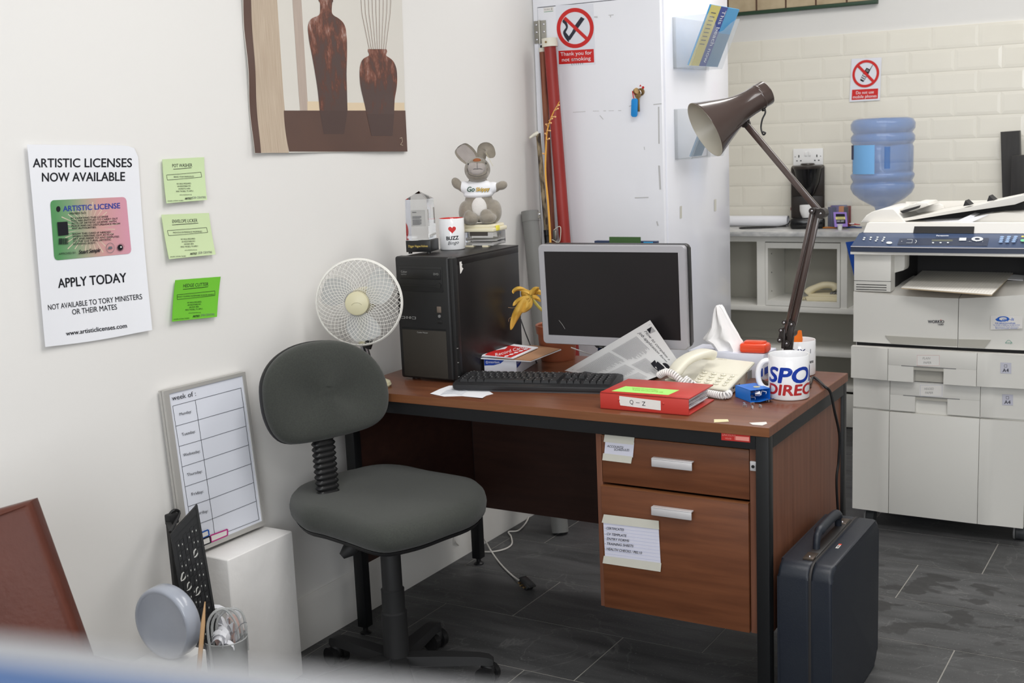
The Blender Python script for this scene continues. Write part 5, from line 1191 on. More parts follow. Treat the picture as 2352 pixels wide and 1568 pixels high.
def ear(pts, wd, inner):
    b = MB(); P = smooth(pts, 5); n = len(P); vs = []; vi = []
    for i, q_ in enumerate(P):
        t_ = i/(n-1); w_ = wd*(.45+.9*sin(pi*min(1, t_*.62+.2)))*(1 if t_ < .8 else sqrt(max(.04, 1-((t_-.8)/.205)**2))); T_ = (P[min(i+1, n-1)]-P[max(i-1, 0)]).normalized(); S_ = T_.cross(Vector((0, -1, 0))).normalized(); D_ = S_.cross(T_)
        for k in range(9): a = pi*k/8; vs.append(q_+S_*(w_*cos(a))+Vector((0, 1, 0))*(.009*sin(a)))
        for k in range(9): a = pi*k/8; vs.append(q_-S_*(w_*cos(a))+Vector((0, 1, 0))*(.003*sin(a)-.003*abs(cos(a))))
        for k in range(5): c_ = -.72+.36*k; vi.append(q_+S_*(w_*c_)+Vector((0, -.0012+.0035*(1-abs(c_)), 0)))
    m_ = 18; fs = [(i*m_+j, i*m_+(j+1) % m_, (i+1)*m_+(j+1) % m_, (i+1)*m_+j) for i in range(n-1) for j in range(m_)]+[tuple(range(m_)), tuple((n-1)*m_+j for j in range(m_))[::-1]]
    b.add(vs, fs, M_plu); e_ = b.build('ear', ty, local=True, ang=70)
    if inner:
        b = MB(); b.add(vi, [(i*5+j, i*5+j+1, (i+1)*5+j+1, (i+1)*5+j) for i in range(n-2) for j in range(4)], M_plp)
        b.v = [v for v in b.v]; me = b.build('ear_lining', None); me.location = (0, 0, 0)
        # keep the lining in the toy's own coordinates, below the ear
        o_ = me; data = o_.data
        xs = [v for v in b.v]; 
        for k_, v in enumerate(xs): data.vertices[k_].co = v
        o_.parent = e_
ear([(-.013, .004, .180), (-.022, .004, .194), (-.036, .0, .210), (-.047, -.004, .224)], .0185, True)
ear([(.012, .006, .184), (.015, .006, .203), (.020, .002, .215), (.032, -.004, .214), (.038, -.006, .198), (.038, -.006, .186)], .0115, False)
b = MB(); v2, f2 = fuse([((0, .010, .100), (.0405, .0345, .030)), ((0, .008, .084), (.0415, .036, .014)), ((-.036, .004, .106), (.020, .0175, .017), RYm(.6)), ((.038, .004, .101), (.021, .0175, .0165), RYm(-.3))], .0024, 3); b.add(v2, f2, M_tee); sh_ = b.build('shirt', ty, local=True, ang=180)
b = MB(); pp = Print(b, lambda x, y, lf=0: Vector((x, .010-.0362*sqrt(max(0, 1-(x/.046)**2))-.0012-lf, -y)))
M_gg = mat('dark_green_lettering', (56, 92, 76), .6); M_yy = mat('yellow_lettering', (236, 184, 52), .6)
pp.text(-.020, -.094, .0140, 'Go', M_gg, w=.020, bold=.03, shear=.25, cut=.004); pp.text(.0125, -.0945, .0105, 'Skippy', M_gg, w=.038, bold=.05, shear=.2, cut=.004); pp.text(.0122, -.0948, .0105, 'Skippy', M_yy, w=.037, bold=.015, shear=.2, cut=.004); b.build('lettering', ty, local=True)
b = MB(); v2, f2 = fuse([((0, -.010, .048), (.024, .018, .036))], .003, 2); b.add(v2, f2, M_plw); b.build('belly', ty, local=True, ang=180)
b = MB(); b.box((-.0004, -.008, -.021), (.0004, .008, .021), mat('card_swing_tag', (200, 190, 150), .5), M=Matrix.Translation((.034, -.026, .183)) @ rotm('Y', -.42)); b.build('swing_tag', ty, local=True)

# ================================================================ desk fan
fc = at(825, 694, 1, .015); fb = Vector((fc.x-.0, .07, H))
fn = thing('desk_fan', (fc.x+.0, fc.y+.045, H), 'small white wire-caged fan on the left front corner of the desk', 'fan')
fd = (CAM-fc); fd.z *= .3; fd.normalize(); fd = (fd+Vector((-.22, .05, 0))).normalized()
Mf = frame(fc, Vector((0, 0, 1)).cross(fd), za=fd)
M_wire = mat('white_coated_wire', (228, 226, 220), .35); M_fcr = mat('cream_fan_plastic', (206, 200, 168), .35); M_bl = mat('translucent_white_fan_blade', (206, 208, 208), .25, trans=.35, ior=1.2)
RF = .121
def ring_(mb, r, z, wr, m=M_wire, n=72): mb.tube([Mf @ Vector((r*cos(2*pi*i/n), r*sin(2*pi*i/n), z)) for i in range(n)], wr, m, 6, closed=True)
b = MB(); 
ring_(b, RF, 0, .0026); ring_(b, RF-.002, .006, .0022)
nsp = 84
for k in range(nsp):
    a0 = 2*pi*k/nsp; P_ = []
    for i in range(12):
        t_ = i/11; r_ = .037+(RF-.037)*t_; sw = .85*(1-t_)*(1 if k % 2 else -1)+0; z_ = .034-.004*t_-.030*max(0, (t_-.72)/.28)**2
        P_.append(Mf @ Vector((r_*cos(a0+sw), r_*sin(a0+sw), z_)))
    b.tube(P_, .0006, M_wire, 4, caps=False)
for r_, z_ in ((.06, .034), (.085, .033), (.11, .031)): pass
b.build('front_grille', fn)
b = MB()
for k in range(48):
    a0 = 2*pi*k/48; P_ = [Mf @ Vector(((.03+(RF-.03)*t_)*cos(a0+.5*(1-t_)), (.03+(RF-.03)*t_)*sin(a0+.5*(1-t_)), -.044+.006*t_+.038*max(0, (t_-.7)/.3)**2)) for t_ in [i/8 for i in range(9)]]
    b.tube(P_, .0006, M_wire, 4, caps=False)
b.build('rear_grille', fn)
b = MB(); b.lathe([(.0335, .026), (.034, .034), (.032, .042), (.027, .0445), (0, .045)], M_fcr, Mf, 40); b.tube([Mf @ Vector((.016*cos(a), .005+.012*sin(a)-.014, .0452)) for a in [pi*.15+pi*.7*i/10 for i in range(11)]], .0006, mat('dull_cream_crease', (170, 164, 134), .5), 5); b.build('hub_badge', fn)
b = MB()
for k in range(3):
    a0 = 2*pi*k/3+.35
    def bl(u, v): 
        r_ = .016+.094*v; wd_ = .25+.62*sin(pi*min(1, v*.75+.15)); a = a0+(u-.5)*2*wd_*.72+.35*v; return (r_*cos(a), r_*sin(a), -.006+(u-.5)*-.026)
    b.grid(lambda u, v: bl(u, v), 12, 10, M_bl, Mf)
b.tube([Mf @ Vector((0, 0, -.02)), Mf @ Vector((0, 0, .01))], .02, M_fcr, 20); b.build('blades', fn)
b = MB(); nk_ = fc-fd*.07; b.tube([fc-fd*.045, fc-fd*.06, fc-fd*.11, fc-fd*.12], [.034, .038, .036, .02], M_fcr, 24); b.build('motor_housing', fn)
b = MB(); ft = Vector((fn.location.x, fn.location.y, H)); p_n = at(835, 790, 1, ft.y-.03)
b.tube([fc-fd*.08+Vector((0, 0, -.01)), Vector((p_n.x, p_n.y, p_n.z+.022)), p_n], [.013, .014, .014], M_fcr, 14); b.tube([p_n, Vector((ft.x, ft.y, H+.012))], [.011, .012], M_chrome, 14); b.cyl(p_n+Vector((.012, 0, -.01)), p_n+Vector((.02, .004, .012)), .012, M_black, n=12); b.build('neck', fn)
b = MB(); b.lathe([(0, 0), (.045, 0), (.049, .006), (.046, .014), (.03, .022), (.016, .03), (0, .03)], M_fcr, Matrix.Translation((ft.x, ft.y+.0, H)), 36); b.build('base', fn)
# ================================================================ monitor
th_, ti_ = .053, -.0415
mo = thing('monitor', (.68, .43, H), 'silver-framed computer monitor with a dark screen in the middle of the desk', 'monitor')
mR = Vector((cos(th_), sin(th_), 0)); mU = Vector((-sin(th_)*sin(ti_), cos(th_)*sin(ti_), cos(ti_))); mN = mR.cross(mU)
MM = frame((.4665, .3608, .8346), mR, ya=mU); mw, mh = .44, .287
M_sil = mat('silver_bezel_plastic', (176, 175, 180), .38, .35); M_scr = mat('dark_lcd_screen', (24, 22, 23), .3, rgb2=(30, 26, 28), nscale=4, spec=.4)
b = MB(); ix0, ix1, iy0, iy1 = .0185, .4195, .026, .268
def ringpl(mb, o, i, z0, z1, m, M):
    n = len(o); vs = [(p[0], p[1], z1) for p in o]+[(p[0], p[1], z1) for p in i]+[(p[0], p[1], z0) for p in o]+[(p[0], p[1], z0) for p in i]
    fs = []
    for k in range(n):
        k2 = (k+1) % n; fs += [(k, k2, n+k2, n+k), (2*n+k, 2*n+k2, k2, k), (n+k, n+k2, 3*n+k2, 3*n+k), (3*n+k, 3*n+k2, 2*n+k2, 2*n+k)]
    mb.add(vs, fs, m, M)
oo = rrect(0, 0, mw, mh, .012, 6); ii = rrect(ix0, iy0, ix1, iy1, .0005, 6)
oo2 = rrect(.002, .002, mw-.002, mh-.002, .011, 6)
ringpl(b, oo, oo2, -.012, .0, M_sil, MM); n = len(oo)
b.add([(p[0], p[1], 0) for p in oo]+[(p[0], p[1], .003) for p in oo2], [(k, (k+1) % n, n+(k+1) % n, n+k) for k in range(n)], M_sil, MM)
ringpl(b, oo2, ii, -.006, .003, M_sil, MM); b.build('bezel', mo)
b = MB(); b.box((ix0-.001, iy0-.001, -.004), (ix1+.001, iy1+.001, .0005), M_scr, M=MM)
p = Print(b, lambda x, y, lf=0: MM @ Vector((x, y, .0007+lf))); sc_ = []
for px, py in ((1284, 735), (1292, 745), (1298, 755)): v = MM.inverted() @ atp(px, py, MM @ Vector((0, 0, 0)), mN); sc_.append((v.x, v.y))
p.line(sc_[::-1], .0012, M_lg); b.build('screen', mo)
b = MB(); b.prism(rrect(.003, .003, mw+.003, mh+.001, .012, 5), -.035, -.0125, M_black, MM, bev=.004); b.prism(rrect(.08, .05, .36, .24, .02), -.055, -.034, M_black, MM, bev=.008); b.build('back_housing', mo)
b = MB(); b.prism([(.160, .0), (.225, .0), (.219, -.006), (.166, -.006)], -.012, .001, M_black, MM, bev=.001); Print(b, lambda x, y, lf=0: MM @ Vector((x, -y, .0012+lf))).text(.18, .0043, .0024, 'MENU', M_lg); b.build('menu_button', mo)
b = MB(); c0 = MM @ Vector((.22, .1, -.045)); b.box((-.03, -.012, -.02), (.03, .012, .16), M_black, bev=.004, M=Matrix.Translation((c0.x, c0.y+.018, H+.012))); b.build('stand_neck', mo)
b = MB(); b.box((-.11, -.075, 0), (.11, .10, .014), M_black, bev=.006, M=Matrix.Translation((c0.x, c0.y+.03, H)) @ rotm('Z', th_)); b.build('stand_base', mo)

# folders standing behind the monitor, seen over its top
b = MB(); y_ = .56; z0 = H+.0; 
xa_, xb_ = X(1365, 555, y_), X(1507, 553, y_); zz = Z(1430, 553.5, y_)
b.box((xa_, y_, H), (xb_, y_+.02, zz), mat('dark_blue_folder', (32, 50, 84), .4), bev=.001); b.box((X(1478, 555, y_), y_-.0006, zz-.05), (X(1500, 555, y_), y_+.001, zz-.001), M_sky)
tag(b.build('blue_folder'), 'dark blue folder standing behind the monitor, its top edge showing', 'folder')
b = MB(); b.box((X(1400, 545, .53), .528, H+.1), (X(1471, 545, .53), .532, Z(1435, 544, .53)), mat('moss_green_card', (64, 96, 52), .6))
b.box((X(1400, 545, .53), .528, H), (X(1471, 545, .53), .532, H+.1), mat('moss_green_card', (64, 96, 52), .6)); tag(b.build('green_card'), 'moss green card standing in front of the dark blue folder behind the monitor', 'card')

# ================================================================ keyboard
k0 = Vector((.322, .086, H)); kr = Vector((.402, .102, 0)).normalized(); kf = Vector((-kr.y, kr.x, 0)); kw, kd = .458, .152
kb = thing('keyboard', k0+kr*kw/2+kf*kd/2, 'black computer keyboard in front of the monitor', 'keyboard')
MK = frame(k0, kr, ya=kf); M_kbd = mat('satin_black_keyboard', (36, 36, 38), .45)
MT = MK @ Matrix.Translation((0, 0, .004)) @ rotm('X', .05)
b = MB(); pol = rrect(0, .0, kw, kd, .016, 5); b.prism(pol, 0, .014, M_kbd, MT, bev=.004, seg=3); b.prism([(.012, .03), (kw-.012, .03), (kw-.016, .147), (.016, .147)], .012, .0145, M_black, MT); b.prism(rrect(.008, .002, kw-.008, kd-.02, .01), -.004, .001, mat('grey_keyboard_base', (80, 82, 86), .5), MT); b.build('body', kb)
M_k2 = mat('black_key', (38, 38, 40), .5); M_leg = mat('white_key_legend', (170, 170, 170), .6)
def key(mb, x, y, w_, h_, leg=True, hh=.0075):
    e = .0022
    mb.add([(x, y, .0145), (x+w_, y, .0145), (x+w_, y+h_, .0145), (x, y+h_, .0145), (x+e, y+e*.7, .0145+hh), (x+w_-e, y+e*.7, .0145+hh), (x+w_-e, y+h_-e*.7, .0145+hh), (x+e, y+h_-e*.7, .0145+hh)], [(0,1,5,4),(1,2,6,5),(2,3,7,6),(3,0,4,7),(4,5,6,7)], M_k2, MT)
    if leg:
        a, c = x+e+.0015, y+h_*.55; z_ = .0146+hh
        mb.add([(a, c, z_), (a+.0026, c, z_), (a+.0026, c+.0034, z_), (a, c+.0034, z_)], [(0,1,2,3)], M_leg, MT)
kp = .0187
rows = [(.032, [('s', 1.25)]*0+[(0, 1.25), (1.25, 1.25), (2.5, 1.25), (3.75, 6.25), (10, 1.25), (11.25, 1.25), (12.5, 1.25), (13.75, 1.25)]),
        (.0505, [(0, 1.25)]+[(1.25+i, 1) for i in range(11)]+[(12.25, 2.75)]), (.069, [(0, 1.75)]+[(1.75+i, 1) for i in range(12)]+[(13.75, 1.25)]),
        (.0875, [(0, 1.5)]+[(1.5+i, 1) for i in range(12)]+[(13.5, 1.5)]), (.106, [(i, 1) for i in range(13)]+[(13, 2)])]
kn = 0
for y_, ks in rows:
    for a, w_ in ks:
        b = MB(); key(b, .016+a*kp, y_, w_*kp-.0008, .0178, w_ < 6); b.build('key', kb, ang=20); kn += 1
b = MB()
for i in range(16): key(b, .018+i*.0205+(.006 if i > 0 else 0), .131, .0165, .011, True, .004)
b.build('function_keys', kb, ang=20)
b = MB(); nx = .016+15*kp+.008
for j in (1, 2):
    for i in range(3): key(b, nx+i*kp, .0875+.0185*(j-1), kp-.001, .0178)
for i in range(3): key(b, nx+i*kp, .032, kp-.001, .0178)
key(b, nx+kp, .0505, kp-.001, .0178); b.build('navigation_keys', kb, ang=20)
b = MB(); nx += 3*kp+.008
for j in range(5):
    for i in range(4):
        if nx+i*kp+kp < kw-.006: key(b, nx+i*kp, .032+.0185*j, kp-.001, .0178)
b.build('number_pad', kb, ang=20)
b = MB(); pk = Print(b, lambda x, y, lf=0: MT @ Vector((x, -y, .0148+lf))); pk.text(kw-.03, -.1395, .003, 'Microsoft', M_leg, align='R'); b.build('brand_lettering', kb)
# paper under the keyboard
b = MB(); q = [(988, 905), (1028, 886), (1133, 903), (1108, 916)]
pts = [(988, 905), (1010, 893), (1032, 886), (1100, 884), (1133, 904), (1117, 908), (1108, 916), (1060, 909), (1020, 910)]
v = [DK(x, y, H+.0008) for x, y in pts]; v[0].z += .002; v[6].z += .003; v[2].z += .001; nq = len(v)
b.add(v+[c-Vector((0, 0, .0006)) for c in v], [tuple(range(nq))[::-1], tuple(range(nq, 2*nq))]+[(i, (i+1) % nq, nq+(i+1) % nq, nq+i) for i in range(nq)], M_paper)
lf0 = Print(b, lambda x, y, lf=0: DK(x, y, H+.0024+lf)); M_fpen = mat('faint_pencil', (190, 194, 206), .8)
for i in range(4): lf0.line([(1012+i*4, 905-i*3), (1040+i*3, 902-i*3), (1062+i*4, 906-i*3)], .6, M_fpen)
tag(b.build('paper_sheet'), 'crumpled sheet of white paper sticking out under the left end of the keyboard', 'paper')

# job application leaflet leaning on the monitor
b = MB(); TLp = at(1493, 735, 1, .338); TRp = at(1566, 842, 1, .352); BLp = at(1297, 851, 2, H+.004); BRp = DK(1442, 884, H+.003)
BRp = DK(1455, 884, H+.003)
M_lea2 = mat('printed_leaflet_paper', (214, 214, 214), .8, spec=.2)
p = sheet(b, TLp, TRp, BRp, BLp, 210, 297, M_lea2, lambda u, v: .010*sin(pi*v)*(.5+.5*(1-u)), 14, 18)
p.text(26, 32, 9, 'How to complete a', M_ink, align='L', w=142, shear=.3); p.text(18, 47, 9, 'job application form', M_ink, align='L', w=152, shear=.3)
p.poly([(24, 6), (24, 22), (44, 22)][::-1], M_ink); p.poly([(24, 6), (44, 22), (46, 4)][::-1], mat('pale_grey_ink', (160, 160, 162), .7)); p.line([(14, 4), (14, 285)], .7, M_ink2)
for cxx, y0, y1, w_ in ((26, 58, 140, 82), (118, 92, 150, 78), (26, 150, 275, 70), (104, 160, 280, 48), (158, 160, 280, 44)):
    y = y0
    while y < y1: p.rect(cxx, y, cxx+w_*random.uniform(.75, 1), y+.9, M_ink2, 3, 1); y += 3.4
# cartoon-like head and hands printed at the right
p.ring(182, 40, 0, 17, M_ink, 24, .8); p.rect(160, 44, 200, 50, M_lea2, 2, 1); p.poly([(150, 52), (180, 48), (196, 60), (190, 86), (160, 84)][::-1], M_ink); p.ring(174, 66, 5, 9, M_lea2, 16); p.poly([(140, 56), (152, 60), (162, 84), (146, 80)][::-1], M_ink); p.rect(166, 74, 186, 80, M_lea2)
p.text(30, 288, 7, '10/11', M_ink2, w=14)
tag(b.build('form_leaflet'), 'black and white leaflet How to complete a job application form leaning on the monitor', 'leaflet')

# box of record cards with papers on it
M_box = mat('white_carton', (226, 228, 236), .6)
bc = DK(1187, 862); bl_ = DK(1109, 860); ub = (bc-bl_).normalized(); vb_ = Vector((-ub.y, ub.x, 0)); bw_ = .1; bd_ = .205; bh_ = .0475
cb_ = thing('card_box', bc-ub*bw_/2+vb_*bd_/2, 'white carton with blue corner marks under the record cards, right of the tower computer', 'box')
MX = frame(bc-ub*bw_, ub, ya=vb_)
b = MB(); b.box((0, 0, 0), (bw_, bd_, bh_), M_box, bev=.0008, M=MX)
F1 = Print(b, lambda x, y, lf=0: MX @ Vector((x, -.0004-lf, bh_-y))); F2 = Print(b, lambda x, y, lf=0: MX @ Vector((bw_+.0004+lf, x, bh_-y)))
F1.poly([(.001, .001), (.066, .001), (.052, .0125), (.030, .0185), (.001, .020)][::-1], M_blue); F1.text(.010, .0125, .0075, 'consortium', M_paper, align='L', w=.038); F1.line([(.011, .006), (.0065, .0085), (.0065, .012), (.011, .014)], .0012, M_paper)
F2.poly([(.002, .001), (.062, .001), (.05, .013), (.03, .022), (.002, .026)][::-1], M_blue); F2.text(.012, .0145, .0075, 'consortium', M_paper, align='L', w=.04); F2.line([(.013, .006), (.008, .009), (.008, .014), (.013, .017)], .0014, M_paper)
b.build('carton', cb_)
ZB = H+bh_
def flatquad(name, pts, z, th, m, lab, cat, prn=None, grp=None):
    b = MB(); v = [DK(x, y, z) for x, y in pts]; n = len(v)
    b.add(v+[c+Vector((0, 0, th)) for c in v], [tuple(range(n)), tuple(range(n, 2*n))[::-1]]+[(i, (i+1) % n, n+(i+1) % n, n+i) for i in range(n)], m)
    if prn: prn(Print(b, lambda x, y, lf=0: DK(x, y, z+th+lf+.0001)))
    tag(b.build(name), lab, cat, grp)
flatquad('paper_pad', [(1101, 824), (1219, 831), (1289, 804), (1232, 795), (1150, 795)], ZB+.0005, .003, M_paper, 'white-edged pad under the brown envelope on the card box', 'pad')
flatquad('brown_envelope', [(1140, 823), (1219, 829), (1287, 802), (1230, 794), (1160, 794)], ZB+.004, .0018, mat('tan_manila_paper', (172, 128, 94), .6), 'tan envelope spread under the red record card packet', 'envelope')
flatquad('paper_sheet', [(1103, 819), (1136, 792), (1215, 799), (1185, 822)], ZB+.0065, .0015, M_paper, 'white sheet poking out at the left under the red record card packet', 'paper')
def recp(p):
    p.poly([(1113, 815), (1173, 821), (1221, 800), (1163, 792), (1145, 793)][::-1], M_red)
    p.poly([(1139, 804), (1160, 801), (1166, 796), (1150, 796)], M_paper); p.text(1139, 818, 7, 'Record Cards', M_paper, align='L', w=72, rot=-.27)
    for i in range(5): x, y = 1158+11*i, 819.5-4.0*i; p.poly([(x, y), (x+9, y-1.5), (x+11, y-4), (x+2, y-3)], M_paper)
flatquad('record_card_packet', [(1107, 818), (1179, 824), (1236, 799), (1165, 790), (1148, 791)], ZB+.0085, .003, M_paper, 'red and white packet of Record Cards on top of the pile beside the tower computer', 'card packet', recp)

# ================================================================ ring binder
M_rbn = mat('red_binder_board', (190, 58, 50), .4); 
q0 = DK(1379, 938); q1 = DK(1582, 955); ur = (q1-q0).normalized(); vr = Vector((-ur.y, ur.x, 0)); Lr = (q1-q0).length; hb_ = .043; db_ = .178
rb = thing('ring_binder', q0+ur*Lr/2+vr*db_/2, 'red ring binder labelled Q - Z lying at the front of the desk', 'binder'); MR = frame(q0, ur, ya=vr)
b = MB(); b.box((0, 0, 0), (Lr, db_, .0035), M_rbn, bev=.001, M=MR); b.box((0, 0, 0), (Lr, .0035, hb_), M_rbn, bev=.001, M=MR)
b.box((0, 0, hb_-.0035), (Lr, db_-.005, hb_), M_rbn, bev=.001, M=MR @ Matrix.Translation((0, 0, 0))); b.box((0, .010, hb_-.0004), (Lr, .0115, hb_+.0005), mat('red_crease', (180, 34, 30), .5), M=MR); 
for x_ in (.053, .175): b.ball((x_*Lr/.242, -.0005, .026), (.003, .0015, .003), M_rbn, MR, 10)
b.build('cover', rb)
b = MB(); p = Print(b, lambda x, y, lf=0: MR @ Vector((x, -.0006-lf, hb_-y))); x0, x1 = .055*Lr/.242, .168*Lr/.242
p.poly([(x0, .006), (x1, .0105), (x1, .0345), (x0+.002, .030), (x0-.001, .018)][::-1], M_label)
p.text(x0+.033, .0245, .0105, 'Q', M_ink, w=.010); p.line([(x0+.045, .0195), (x0+.055, .0198)], .0012, M_ink); p.text(x0+.066, .0262, .0105, 'Z', M_ink, w=.0095); b.build('spine_label', rb)
b = MB()
for i in range(9):
    z_ = .006+.0035*i; s_ = random.uniform(-.006, .004); b.box((.012, .006, z_), (Lr-.012+s_, db_-.022+s_, z_+.0012), M_paper if i % 3 else mat('clear_sleeve', (216, 214, 218), .2), M=MR @ rotm('Y', random.uniform(-.01, .01)))
b.tube([MR @ Vector(v) for v in smooth([(Lr-.012, .03, .03), (Lr-.004, .06, .02), (Lr-.01, .1, .026), (Lr-.004, .13, .034)], 5)], .0045, M_clear, 6); b.build('pages', rb)
flatquad('sticky_note', [(1405, 898), (1437, 887), (1560, 896), (1535, 907)], H+hb_+.0004, .0006, mat('lime_green_note', (172, 236, 122), .7), 'lime green printed note lying on top of the red ring binder', 'note',
    lambda p: [p.text(1482+6*i, 894.5+4.2*i, 2.4, t_, mat('orange_green_ink', (150, 190, 80), .7), w=w_, rot=.08) for i, (t_, w_) in enumerate((('REVISION OF MANAGEMENT', 60), ('PLEASE RETURN AFTER USE', 70)))])

# ================================================================ desk telephone
tl = thing('desk_telephone', (.98, .37, H), 'cream desk telephone with coiled cord behind the red ring binder', 'telephone')
fr, fl = Vector((1.066, .258, .765)), Vector((.953, .284, .765)); br_, bl2 = Vector((1.066, .458, .799)), Vector((.928, .487, .799))
cl, clb = Vector((.872, .285, .748)), Vector((.842, .50, .785))
b = MB(); dn = lambda v, z: Vector((v.x, v.y, z))
def slabtop(mb, q, th, m, e=.004):
    c = sum(q, Vector())/4; top = [v+(c-v).normalized()*e for v in q]; n = 4
    mb.add([v-Vector((0, 0, th)) for v in q]+[v-Vector((0, 0, .003)) for v in q]+list(top), [(3,2,1,0)]+[(i, (i+1) % 4, 4+(i+1) % 4, 4+i) for i in range(4)]+[(4+i, 4+(i+1) % 4, 8+(i+1) % 4, 8+i) for i in range(4)]+[(8,9,10,11)], m)
slabtop(b, [fl, fr, br_, bl2], .007, M_beige)
q = [fl+Vector((.006, .006, -.007)), fr+Vector((-.004, .008, -.007)), br_+Vector((-.006, -.01, -.007)), bl2+Vector((.0, -.01, -.007))]
b.add([dn(q[0], H+.004), dn(q[1], H+.004), dn(q[2]+Vector((-.006, -.03, 0)), H+.004), dn(q[3]+Vector((0, -.03, 0)), H+.004)]+q, [(3,2,1,0),(4,5,6,7),(0,1,5,4),(1,2,6,5),(2,3,7,6),(3,0,4,7)], M_beige)
q = [cl, fl+Vector((.004, .0, -.01)), bl2+Vector((.004, 0, -.008)), clb]
b.add([dn(v, H+.002) for v in q]+q, [(3,2,1,0),(4,5,6,7),(0,1,5,4),(1,2,6,5),(2,3,7,6),(3,0,4,7)], M_beige)
b.lathe([(0, 0), (.036, 0), (.040, .006), (.036, .012), (.028, .010), (0, .008)], M_beige, Matrix.Translation((.905, .283, H+.001)), 28)
for i in range(4): c = Vector((1.0665, .29+.014*i, H+.018)); b.box(c, c+Vector((.001, .008, .004)), M_slot)
b.box((1.0665, .40, H+.02), (1.068, .43, H+.042), M_grey); b.build('body', tl)
nrm = (fr-fl).cross(bl2-fl).normalized(); 
def onph(u, v, lf=0): return (fl*(1-u)+fr*u)*(1-v)+(bl2*(1-u)+br_*u)*v+nrm*lf
for i in range(4):
    for j in range(4):
        b = MB(); u_, v_ = .14+.235*i+(-.0 if i < 3 else -.01), .09+.105*j; c = onph(u_, v_, .0005); Mk = frame(c, fr-fl, ya=bl2-fl)
        b.prism(arc(0, 0, .0085 if i < 3 else .006, 0, 2*pi*15/16, 15, .0052), 0, .0035, M_beige, Mk, bev=.001); b.box((-.0015, -.001, .0034), (.0015, .001, .0037), M_grey, M=Mk); b.build('button', tl)
b = MB(); Print(b, lambda x, y, lf=0: onph(x, 1-y, lf+.0003)).text(.3, .06, .02, 'DAB 400', mat('faint_brown_print', (196, 186, 168), .6), w=.2); Print(b, lambda x, y, lf=0: onph(x, 1-y, lf+.0003)).line([(.08, .53), (.92, .53)], .004, mat('cream_groove', (200, 194, 176), .6)); b.build('markings', tl)
b = MB(); hpts = [at(1545, 868, 1, .285), at(1552, 852, 1, .29), at(1568, 832, 1, .31), at(1592, 818, 1, .345), at(1618, 811, 1, .39), at(1628, 815, 1, .41)]
P_ = smooth(hpts, 5); n = len(P_); vs = []; 
for i, q in enumerate(P_):
    t_ = i/(n-1); w_ = .0235+.004*abs(t_-.5)*2; h_ = .010+.006*(abs(t_-.5)*2)**2; T_ = (P_[min(i+1, n-1)]-P_[max(i-1, 0)]).normalized(); S_ = T_.cross(Vector((0, 0, 1))).normalized(); U_ = S_.cross(T_)
    k_ = .75 if i in (0, n-1) else 1
    for a in [2*pi*k/16 for k in range(16)]: vs.append(q+S_*(w_*k_*sq(cos(a)))+U_*(h_*k_*sq(sin(a))))
b.add(vs, [(i*16+j, i*16+(j+1) % 16, (i+1)*16+(j+1) % 16, (i+1)*16+j) for i in range(n-1) for j in range(16)]+[tuple(range(16))[::-1], tuple((n-1)*16+j for j in range(16))], M_beige)
b.cyl(hpts[0]+Vector((0, 0, -.004)), hpts[0]+Vector((0, 0, -.018)), .021, M_beige, r1=.019); b.build('handset', tl, ang=50)
b = MB(); cp = [at(1512, 862, 2, H+.01), at(1525, 856, 2, H+.03), at(1545, 858, 2, H+.04), at(1562, 873, 2, H+.03), at(1578, 888, 2, H+.022), at(1594, 893, 2, H+.016), at(1588, 882, 2, H+.02), at(1573, 870, 2, H+.02), at(1590, 884, 2, H+.018), at(1620, 894, 2, H+.012), at(1655, 903, 2, H+.010), at(1673, 908, 2, H+.010), at(1664, 900, 2, H+.012), at(1640, 893, 2, H+.010), at(1615, 888, 2, H+.010)]
cp = [at(1514, 862, 1, .262), at(1530, 854, 1, .250), at(1548, 860, 1, .242), at(1565, 876, 1, .238), at(1582, 889, 1, .238), at(1605, 897, 2, H+.014), at(1630, 903, 2, H+.011), at(1660, 908, 2, H+.011), at(1674, 905, 2, H+.012), at(1664, 898, 2, H+.012), at(1640, 895, 2, H+.012), at(1610, 892, 2, H+.014), at(1590, 882, 1, .245), at(1575, 870, 1, .25)]
coil(cp, .0075, .0026, 62, mat('white_coiled_cord', (232, 230, 228), .4), b, 7, 12); b.build('coiled_cord', tl)
b = MB(); b.tube(smooth([at(1497, 865, 2, H+.004), at(1505, 862, 2, H+.008), at(1514, 862, 2, H+.01)], 4), .0025, M_clear, 6); b.build('cord_plug', tl)

# tissue box with tissue
M_tbx = mat('lilac_white_tissue_box', (220, 222, 234), .5); M_tis = mat('soft_white_tissue', (240, 238, 238), .95, sheen=.2)
tx = thing('tissue_box', (.975, .552, H), 'white tissue box behind the telephone with a tissue standing out of it', 'tissue box')
b = MB(); b.box((.85, .512, H), (1.072, .622, H+.068), M_tbx, bev=.0015); F1 = Print(b, lambda x, y, lf=0: Vector((1.0722+lf, x, y))); F1.rect(.52, H+.01, .55, H+.03, M_blue)
b.box((1.065, .5118, H+.006), (1.07, .5122, H+.03), M_blue); b.box((.93, .54, H+.068), (1.03, .585, H+.0685), M_slot); b.build('carton', tx)
